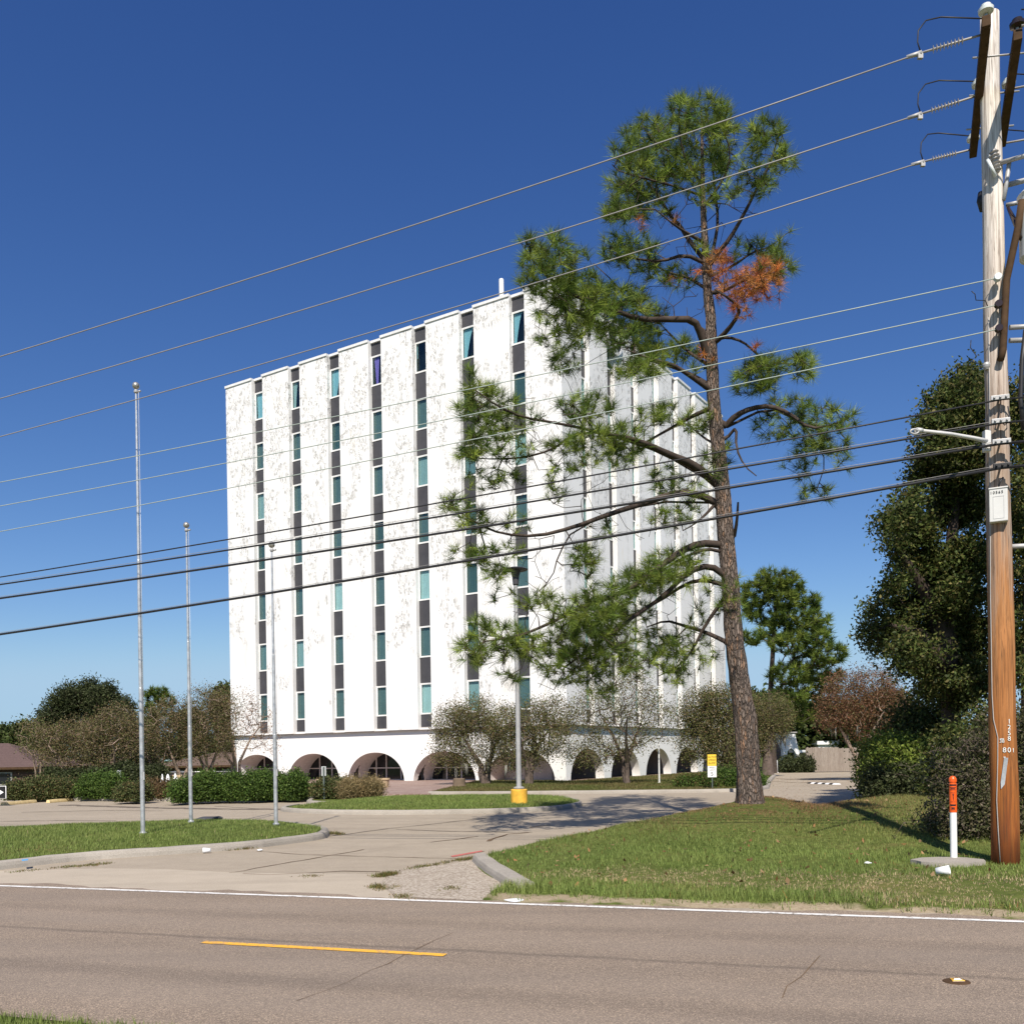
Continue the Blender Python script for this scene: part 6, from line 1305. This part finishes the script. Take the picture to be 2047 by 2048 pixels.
pshrub(1356, 1440, 1545, 1585, 'left half of green shrub beneath the speed sign', 'shrub below the speed sign', HEDGE+BRN[:1], lobes=2, n=190, dy=0.9, Y=42.6); pshrub(1425, 1524, 1528, 1583, 'right half of green shrub behind the big pine trunk', 'shrub below the speed sign', HEDGE, lobes=2, n=200, dy=0.9, Y=42.8)
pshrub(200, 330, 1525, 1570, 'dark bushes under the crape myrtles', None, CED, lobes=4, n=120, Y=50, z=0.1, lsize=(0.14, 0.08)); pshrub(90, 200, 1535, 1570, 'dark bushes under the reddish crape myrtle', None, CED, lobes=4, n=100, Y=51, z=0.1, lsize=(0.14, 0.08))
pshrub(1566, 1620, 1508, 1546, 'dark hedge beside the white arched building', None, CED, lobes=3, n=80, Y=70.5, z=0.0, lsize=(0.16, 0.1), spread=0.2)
YG = [(0.13, 0.19, 0.03), (0.19, 0.25, 0.042), (0.09, 0.14, 0.025), (0.23, 0.27, 0.06)]
pshrub(1735, 1800, 1460, 1598, 'yellow green shrub at the edge of the drive', None, YG, lobes=2, n=260, Y=28.5, z=0.1, dy=1.0, leafn=30, lsize=(0.12, 0.06), spread=0.2)
pshrub(1765, 1880, 1470, 1590, 'yellow green undergrowth below the large oak', None, YG, lobes=3, n=240, Y=26.5, z=0.3, dy=1.2, leafn=30, lsize=(0.12, 0.06), spread=0.2)
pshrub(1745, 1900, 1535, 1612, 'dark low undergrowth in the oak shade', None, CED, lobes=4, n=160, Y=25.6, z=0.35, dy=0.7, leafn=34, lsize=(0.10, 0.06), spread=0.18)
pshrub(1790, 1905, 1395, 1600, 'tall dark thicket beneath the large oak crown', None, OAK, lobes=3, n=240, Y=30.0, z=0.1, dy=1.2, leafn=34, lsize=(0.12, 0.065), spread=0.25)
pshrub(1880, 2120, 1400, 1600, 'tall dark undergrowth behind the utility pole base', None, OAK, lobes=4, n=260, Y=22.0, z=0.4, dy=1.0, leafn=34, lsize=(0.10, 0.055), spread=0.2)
nb = LZ(1975, 1683)
VN = [(0.075, 0.085, 0.030), (0.10, 0.105, 0.045), (0.05, 0.06, 0.022), (0.13, 0.11, 0.06), (0.16, 0.13, 0.10)]
YN = nb.y+0.7
cl = [(v3(D(x, y, YN+dy)), (rx*YN/F, 0.55, ry*YN/F), n) for x, y, rx, ry, n, dy in ((1915, 1610, 50, 75, 260, 0), (1960, 1540, 60, 70, 260, .2), (2020, 1600, 60, 80, 280, 0), (1900, 1650, 35, 35, 120, -.2), (1960, 1640, 60, 50, 220, -.3), (2060, 1500, 60, 90, 260, .2), (2010, 1470, 50, 60, 160, .3), (2100, 1600, 70, 90, 200, 0))]
t = shrub('thorny_bush', cl, (nb.x, nb.y+0.5, nb.z), 'tangled bush with arching twigs behind the utility pole base', None, VN, leafn=14, lsize=(0.065, 0.034), spread=0.10)
mb = MB(); lv = []
for i in range(46):
    x0 = rng.uniform(1890, 2060); y0 = rng.uniform(1480, 1640); p = v3(D(x0, y0, YN+rng.uniform(-.4, .3))); L = rng.uniform(0.5, 1.3); dx = -rng.uniform(0.35, 1.0)*L; up = rng.uniform(0.15, 0.7)*L
    pts = [p+np.array([dx*q, -0.15*q, up*q-0.55*L*q*q*rng.uniform(.5, 1.0)]) for q in np.linspace(0, 1, 7)]
    mb.tube([q-np.array([nb.x, nb.y+0.5, nb.z]) for q in pts], [0.007, .006, .006, .005, .004, .004, .003], 4)
    for q in pts[1:]: lv += [q+rng.normal(0, 0.035, 3) for _ in range(7)]
mb.build('arching_twigs', M['twig'], t)
V, Fc, c = leaf_quads(np.array(lv), 0.055, 0.028, VN+[(0.22, 0.17, 0.14)], 0.3); np_mesh('twig_leaves', V, Fc, M['leaf'], t, colors=c, origin=(nb.x, nb.y+0.5, nb.z))

# ---------------------------------------------------------------- grass
def grass(name, poly, zf, dens, hgt, colf, box=None, nb_=4, seed=1, wid=0.011, keepf=None):
    P = np.array([(p[0], p[1]) for p in poly]); lo = P.min(0); hi = P.max(0)
    if box: lo = np.maximum(lo, box[0]); hi = np.minimum(hi, box[1])
    n = int((hi[0]-lo[0])*(hi[1]-lo[1])*dens); r = np.random.default_rng(seed); X = r.uniform(lo[0], hi[0], n); Y = r.uniform(lo[1], hi[1], n); k = inside(poly, X, Y); X, Y = X[k], Y[k]
    # leave out what lies far outside the view
    k = (np.abs(X/np.maximum(Y, 0.5)) < 0.75) & (Y > 4); X, Y = X[k], Y[k]
    if keepf is not None: k = r.random(len(X)) < keepf(X, Y); X, Y = X[k], Y[k]
    n = len(X); Z = zf(X, Y); m = n*nb_
    bx = np.repeat(X, nb_)+r.normal(0, 0.022, m); by = np.repeat(Y, nb_)+r.normal(0, 0.022, m); bz = np.repeat(Z, nb_)-0.012
    hh = hgt(bx, by)*r.uniform(0.45, 1.25, m); a = r.uniform(0, 2*PI, m); ln = r.uniform(0.1, 0.8, m)*hh; w = wid*r.uniform(0.6, 1.3, m)
    dx, dy = np.cos(a), np.sin(a); px, py = -dy*w/2, dx*w/2
    V = np.stack([np.stack([bx-px, by-py, bz], 1), np.stack([bx+px, by+py, bz], 1), np.stack([bx+dx*ln, by+dy*ln, bz+hh], 1)], 1).reshape(-1, 3)
    c = colf(bx, by, r)*r.uniform(0.7, 1.3, (m, 1)); o = np_mesh(name, V, np.arange(3*m).reshape(m, 3), M['grass'], colors=np.repeat(c, 3, 0)); o['kind'] = 'stuff'; return o
GA = np.array([0.215, 0.285, 0.070]); GB = np.array([0.155, 0.22, 0.054]); GD = np.array([0.50, 0.385, 0.23]); GO = np.array([0.29, 0.28, 0.10]); GP = np.array([0.25, 0.155, 0.075])
def bz_(x, y): return x*RN.x+y*RN.y
def az_(x, y): return x*RD.x+y*RD.y
def dry_amount(x, y):
    b = bz_(x, y); a = az_(x, y); nz = vnoise(x+50, y+50, 1.3, 5); n2 = vnoise(x+50, y+50, 0.45, 6)
    q = np.maximum(0, a+1.2); d = np.exp(-((b-12.0+0.11*q)/(0.34+0.11*q))**2)*np.clip(0.75+1.1*(nz-0.4), 0, 1)*np.clip((a+3.4)/1.2, 0, 1)
    return np.clip(d*1.7 + 0.7*np.clip(n2*nz*2-0.85, 0, 1), 0, 1)
def lawn_col(x, y, r):
    n1 = vnoise(x+30, y+30, 0.8, 9)[:, None]; n2 = vnoise(x+30, y+30, 3.1, 10)[:, None]; c = GA*(1-n1)+GB*n1; c = c*(1-0.25*n2)+GO*0.25*n2
    far = np.clip((bz_(x, y)-15.2)/4.5, 0, 1)[:, None]*np.clip(0.3+vnoise(x+9, y+9, 0.7, 12)[:, None], 0, 1); c = c*(1-far*0.65)+np.array([0.27, 0.235, 0.09])*far*0.65
    d = (dry_amount(x, y) > r.random(len(x)))[:, None]; c = np.where(d, GD*r.uniform(0.6, 1.3, (len(x), 1)), c)
    pdist = np.hypot(x-PB[0], y-PB[1]); pr = (np.exp(-(pdist/2.5)**2)*1.5 > r.random(len(x)))[:, None]; c = np.where(pr, GP*r.uniform(0.6, 1.4, (len(x), 1)), c)
    lf = (r.random(len(x)) < 0.004)[:, None]; return np.where(lf, np.array([0.40, 0.17, 0.06]), c)
def lawn_h(x, y):
    b = bz_(x, y); h = 0.042+0.045*vnoise(x+30, y+30, 1.1, 14); h = h+0.10*np.exp(-((b-10.75)/0.28)**2)*np.clip(vnoise(x+3, y+3, 1.5, 15)*1.6-0.3, 0, 1)
    d = dry_amount(x, y); h = h*(1-0.55*d); return h*(1-0.55*np.exp(-(np.hypot(x-PB[0], y-PB[1])/1.8)**2))
from numpy import interp
def lawn_zf(x, y):
    i = np.clip(((x-gx[0])/0.25).astype(int), 0, len(gx)-2); j = np.clip(((y-gy[0])/0.25).astype(int), 0, len(gy)-2); fx = (x-gx[i])/0.25; fy = (y-gy[j])/0.25
    return ZZ[j, i]*(1-fx)*(1-fy)+ZZ[j, i+1]*fx*(1-fy)+ZZ[j+1, i]*(1-fx)*fy+ZZ[j+1, i+1]*fx*fy
grass('lawn_grass', LAWN, lawn_zf, 420, lawn_h, lawn_col, ((-2.5, 3), (17, 25)), 5, 21, 0.010, lambda x, y: np.clip((bz_(x, y)-10.36-0.32*(vnoise(x+20, y+20, 1.9, 44)-0.4))/0.30, 0.10, 1)*np.clip(1.35-1.0*vnoise(x+11, y+17, 2.3, 45)*vnoise(x+11, y+17, 0.8, 46)*2.2, 0.25, 1))
n = 420; X = rng.uniform(-1, 11, n); Y = rng.uniform(11, 23, n); k = inside(LAWN, X, Y); X, Y = X[k], Y[k]; pts = np.stack([X, Y, lawn_zf(X, Y)+0.05], 1)
V, Fc, c = leaf_quads(pts, 0.085, 0.05, [(0.28, 0.14, 0.06), (0.36, 0.24, 0.13), (0.20, 0.11, 0.05)], .3, 3.0); o = np_mesh('leaf_litter', V, Fc, M['leaf'], colors=c); o['kind'] = 'stuff'
def isl_col(x, y, r):
    n1 = vnoise(x+40, y+30, 0.7, 19)[:, None]; n2 = vnoise(x+40, y+30, 2.7, 20)[:, None]; c = (GA*1.0)*(1-n1)+GB*n1; c = c*(1-0.3*n2)+GO*0.3*n2; return np.where((r.random(len(x)) < 0.01)[:, None], GD, c)
def isl_zf(P, top):
    def f(x, y): s = sdist(P, x, y); return top+0.10*(1-np.exp(-np.maximum(s, 0)/1.2))
    return f
grass('island_grass', ISL1, isl_zf(ISL1, 0.11), 330, lambda x, y: 0.055+0.035*vnoise(x+20, y+20, 1.2, 22), isl_col, ((-14, 10), (5, 30)), 4, 23, 0.012)
grass('lamp_island_grass', ISL2, isl_zf(ISL2, 0.10), 200, lambda x, y: 0.06+0.035*vnoise(x+20, y+20, 1.2, 24), isl_col, None, 4, 25, 0.016)
SL = [Vector((p.x, p.y)) for p in stripf]+[BW(27, -0.2).to_2d(), BW(0.2, -0.2).to_2d(), BW(0.0, 6.5).to_2d()]
def bl_col(x, y, r):
    n = vnoise(x+40, y+30, 0.6, 29)[:, None]; return (np.array([0.11, 0.13, 0.035])*(1-n)+np.array([0.17, 0.13, 0.055])*n)
grass('building_lawn_grass', SL, lambda x, y: np.full(len(x), 0.09), 55, lambda x, y: np.full(len(x), 0.09), bl_col, None, 4, 27, 0.025)
HB = [Vector((p.x, p.y)) for p in bedl]+[Vector((-10, 58)), Vector((-60, 70))]
grass('hedge_bed_grass', HB, lambda x, y: np.full(len(x), 0.10), 26, lambda x, y: np.full(len(x), 0.10), bl_col, ((-34, 36), (-8, 52)), 4, 28, 0.03)
near = [R(-14, 4.97), R(-2.55, 4.97), R(-2.45, 4.5), R(-14, 3.0)]
grass('verge_grass', near, lambda x, y: np.full(len(x), -0.005), 900, lambda x, y: np.full(len(x), 0.065), isl_col, None, 5, 31, 0.008)
# tufts of weeds in the joints
mbw = []
for pts, n, s in (([Zz1(1215, 995), Zz1(1390, 985)], 90, .10), ([Zz1(320, 1092), Zz1(600, 1070)], 120, .05), ([Zz1(90, 1112), Zz1(180, 1108)], 30, .04), ([Zz2(905, 1140), Zz2(990, 1125)], 150, .09), ([Zz2(880, 1190), Zz2(930, 1210)], 90, .06), ([Zz2(1060, 1100), Zz2(1340, 1052)], 130, .05), ([Zz2(1340, 1050), Zz2(1470, 1035)], 90, .07), ([Zz2(600, 900), Zz2(700, 908)], 110, .10), ([Zz2(1275, 1208), Zz2(1320, 1208)], 40, .05), ([Zz2(1010, 1252), Zz2(1065, 1254)], 50, .05), ([Zz2(985, 1200), Zz2(1005, 1202)], 20, .04), ([Zz2(30, 985), Zz2(200, 980)], 60, .12), ([Zz2(480, 1137), Zz2(570, 1137)], 30, .03)):
    a, b = pts; t = rng.random(n); X = a.x+(b.x-a.x)*t+rng.normal(0, .05, n); Y = a.y+(b.y-a.y)*t+rng.normal(0, .10, n); mbw.append((X, Y, np.full(n, s)))
X = np.repeat(np.concatenate([q[0] for q in mbw]), 5); Y = np.repeat(np.concatenate([q[1] for q in mbw]), 5); S_ = np.repeat(np.concatenate([q[2] for q in mbw]), 5); m = len(X)
X = X+rng.normal(0, .03, m); Y = Y+rng.normal(0, .03, m); a = rng.uniform(0, 2*PI, m); hh = S_*0.55*rng.uniform(.3, 1.3, m); w = 0.010
V = np.stack([np.stack([X-w/2*np.sin(a), Y+w/2*np.cos(a), np.zeros(m)], 1), np.stack([X+w/2*np.sin(a), Y-w/2*np.cos(a), np.zeros(m)], 1), np.stack([X+np.cos(a)*hh*.8, Y+np.sin(a)*hh*.8, hh], 1)], 1).reshape(-1, 3)
c = colmix(m, [(0.13, 0.15, 0.04), (0.20, 0.17, 0.06), (0.22, 0.13, 0.05), (0.09, 0.12, 0.03)], .2); o = np_mesh('joint_weeds', V, np.arange(3*m).reshape(m, 3), M['grass'], colors=np.repeat(c, 3, 0)); o['kind'] = 'stuff'
# fallen leaves and gravel specks on the far right drive edge and the lawn
n = 900; X = rng.uniform(0, 1, n); Y = rng.uniform(0, 1, n); pts = np.array([v3(G(1530+230*x, 1556+56*y**1.5, 0.012)) for x, y in zip(X, Y)]); V, Fc, c = leaf_quads(pts, 0.10, 0.06, [(0.24, 0.12, 0.06), (0.30, 0.18, 0.10), (0.16, 0.10, 0.05), (0.36, 0.27, 0.2)], .3, 6.0)
V[:, 2] = 0.006+np.abs(V[:, 2]-0.012)*0.3; o = np_mesh('fallen_leaves', V, Fc, M['leaf'], colors=c); o['kind'] = 'stuff'
# ================================================================== BACKGROUND BUILDINGS AND FENCES
def house(x0, x1, yr, ye, Y, depth, label, name, roofm, zb=-1.2, over=0.5, hip=True):
    k = Y/F; a = D(x0, ye, Y); b = D(x1, ye, Y); ze = a.z*0.5+b.z*0.5; zr = D((x0+x1)/2, yr, Y+depth/2).z
    t = empty(name, (a.x, Y, 0), label, 'house'); W = b.x-a.x
    MB().box((over, over, zb), (W-over, depth-over, ze+0.05)).build('wall', M['brickA'], t)
    h = depth*0.5 if hip else 0.0
    rf = MB(); rf.add([(0, 0, ze), (W, 0, ze), (W, depth, ze), (0, depth, ze), (h, depth/2, zr), (W-h, depth/2, zr)], [(0, 1, 5, 4), (1, 2, 5), (2, 3, 4, 5), (3, 0, 4), (0, 3, 2, 1)]); rf.build('roof', M[roofm], t)
    m = MB(); m.box((0.0, -0.05, ze-0.16), (W, -0.003, ze-0.004)); m.build('fascia', M['wframe'] if False else M['arm'], t)
    n = max(2, int(W/4))
    for i in range(n):
        x = over+(W-2*over)*(i+0.5)/n; w = MB(); w.box((x-0.7, over-0.05, max(0.15, ze-1.35)), (x+0.7, over-0.003, ze-0.35)); wo = w.build('window', M['soffit'], t); MB().box((x-0.6, over-0.056, max(0.2, ze-1.28)), (x+0.6, over-0.051, ze-0.42)).build('pane', M['entglass'], wo)
    return t
house(-220, 78, 1488, 1536, 64, 9, 'long brown brick house with brown hip roof at the left edge', 'brick_house', 'roofA')
house(300, 520, 1502, 1531, 74, 9, 'low brick house with brown roof behind the crape myrtles beside the tower', 'brick_house', 'roofB')
# chain-link fence rail in front of it
fa, fb = D(285, 1545, 63), D(475, 1543, 63); t = empty('chain_link_fence', (fa.x, 63, 0), 'chain link fence with pale top rail before the low brick house', 'fence')
L = fb.x-fa.x; MB().tube([(0, 0, fa.z), (L, 0, fb.z)], 0.03, 6).build('top_rail', M['steel'], t)
for i in range(5): MB().tube([(L*i/4, 0.04, -0.1), (L*i/4, 0.04, fa.z+0.05)], 0.035, 6).build('post', M['steel'], t)
m = MB()
for i in range(60): x = L*i/60; m.tube([(x, 0.0, 0.0), (x+L/60*3, 0.0, fa.z)], 0.004, 3, False); m.tube([(x+L/60*3, 0.012, 0.0), (x, 0.012, fa.z)], 0.004, 3, False)
m.build('mesh', M['steel2'], t)
# grey wooden fence at right
A, B = G(1613, 1545), G(1760, 1543); d = (B-A).normalized(); LF = (B-A).length; hf = 1.85
t = empty('wooden_fence', A, 'grey weathered board fence at the end of the drive', 'fence', rz=math.atan2(d.y, d.x)); m = MB(); x = 0.0
while x < LF:
    w = 0.138; z = hf*random.uniform(0.985, 1.015)+(-0.10 if 2.2 < x < 3.2 else 0.0); m.box((x, random.uniform(-.004, .004), 0.03), (x+w, 0.022, z)); x += w+0.008
m.build('board_panel', M['fence'], t); m = MB()
for z in (0.35, 1.5): m.box((0, 0.024, z), (LF, 0.06, z+0.09))
m.build('rail', M['fence'], t)
for i in range(7): x = LF*i/6; MB().box((x-0.05, 0.062, -0.1), (x+0.05, 0.16, hf-0.05)).build('post', M['fence'], t)
# white arched outbuilding and the flat white roof
Yw = 80; b0 = D(1560, 1545, Yw); t = empty('arched_outbuilding', (b0.x, Yw, 0), 'small white outbuilding with sloping side and pointed arch beyond the fence', 'building')
def loc(x, y): q = D(x, y, Yw); return (q.x-b0.x, q.z)
out = [loc(*q) for q in ((1546, 1467), (1585, 1468), (1594, 1509), (1588, 1509), (1584, 1502), (1577, 1496), (1571, 1502), (1568.5, 1512), (1568, 1549), (1562, 1549), (1561, 1500))]
m = MB(); m.prism(out, 0, 0.6); o = m.build('arched_wall', M['whitewall'], t); o.data.transform(Matrix.Rotation(PI/2, 4, 'X')); 
out2 = [loc(*q) for q in ((1600, 1549), (1594, 1509), (1588, 1509), (1590, 1549))]
o = MB().prism(out2, 0, 0.6).build('side_pier', M['whitewall'], t); o.data.transform(Matrix.Translation((0, 0.003, 0)) @ Matrix.Rotation(PI/2, 4, 'X'))
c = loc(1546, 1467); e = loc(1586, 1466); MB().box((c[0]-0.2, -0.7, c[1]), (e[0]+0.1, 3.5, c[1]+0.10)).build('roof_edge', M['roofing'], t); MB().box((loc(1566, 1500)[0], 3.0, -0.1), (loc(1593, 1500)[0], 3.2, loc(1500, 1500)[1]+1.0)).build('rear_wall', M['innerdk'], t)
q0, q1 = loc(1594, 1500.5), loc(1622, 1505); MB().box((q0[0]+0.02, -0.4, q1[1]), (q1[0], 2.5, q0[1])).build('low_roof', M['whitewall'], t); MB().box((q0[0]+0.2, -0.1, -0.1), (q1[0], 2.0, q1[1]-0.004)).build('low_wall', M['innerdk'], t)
Yr = 92; b1 = D(1634, 1545, Yr); t = empty('flat_roofed_shed', (b1.x, Yr, 0), 'white flat roofed shed rising behind the grey board fence', 'building'); r1 = D(1720, 1481, Yr); lo = D(1634, 1496, Yr)
MB().box((0.12, 0, -0.1), (r1.x-b1.x, 6, r1.z-0.35)).build('wall', M['whitewall'], t); MB().box((-0.05, -0.25, r1.z-0.346), (r1.x-b1.x+0.2, 6.2, r1.z)).build('roof_fascia', M['signwhite'], t)
MB().lathe((2.0, -0.35, 0), [(0, 0.04), (r1.z+0.1, 0.04)], 8).build('downpipe', M['steel'], t)
# short white bollard-like post beside the mossy trunk
p = G(1552, 1546); t = MB().lathe((0, 0, -0.05), [(0, 0.10), (0.95, 0.10), (1.0, 0.07)], 12).lathe((0, 0, 0.0), [(0.0, 0.16), (0.05, 0.16)], 12).build('white_bollard', M['signwhite']); t.location = p; tag(t, 'white post standing beside the mossy trunk before the arched outbuilding', 'bollard')
# pale bundles and a tan board seen over the brown shrub
def bundle(x0, x1, y0, y1, Y, label, seed):
    a = D(x0, y1, Y); b = D(x1, y0, Y); r = random.Random(seed); bm = bmesh.new(); bmesh.ops.create_icosphere(bm, subdivisions=3, radius=1.0); sx = (b.x-a.x)/2; h = b.z-0.1
    for v in bm.verts:
        f = 1+0.10*math.sin(4*v.co.x+seed)+0.08*math.sin(6*v.co.z+2*seed)+r.uniform(-.03, .03); pin = 1-0.35*max(0, v.co.z); v.co = Vector((v.co.x*sx*f*pin, v.co.y*sx*f*pin, (v.co.z+1)*h/2))
    me = bpy.data.meshes.new('white_bundle'); bm.to_mesh(me); bm.free(); me.materials.append(M['signwhite']); o = link(bpy.data.objects.new('white_bundle', me)); o.location = ((a.x+b.x)/2, Y, 0.1); o['group'] = 'pale bundles behind the hedge'; return tag(o, label, 'bundle')
bundle(321, 328, 1548, 1560, 49, 'smallest white bundle left of the leaning stem', 1); bundle(330.5, 341, 1548, 1562, 49, 'white bundle between the small one and the leaning stem', 2); bundle(346, 355, 1546, 1560, 49.5, 'white bundle right of the leaning stem before the tan board', 3)
a = D(341, 1563, 50); b = D(360, 1550, 50); MBo = MB().bbox((0, 0, 0), (b.x-a.x, 0.05, b.z-0.1), 0.01).box((0.1, 0.051, 0), (0.16, 0.4, 0.06)).build('tan_board', M['terracotta']); MBo.location = (a.x, 50.3, 0.1); tag(MBo, 'tan board standing behind the white bundles', 'board')
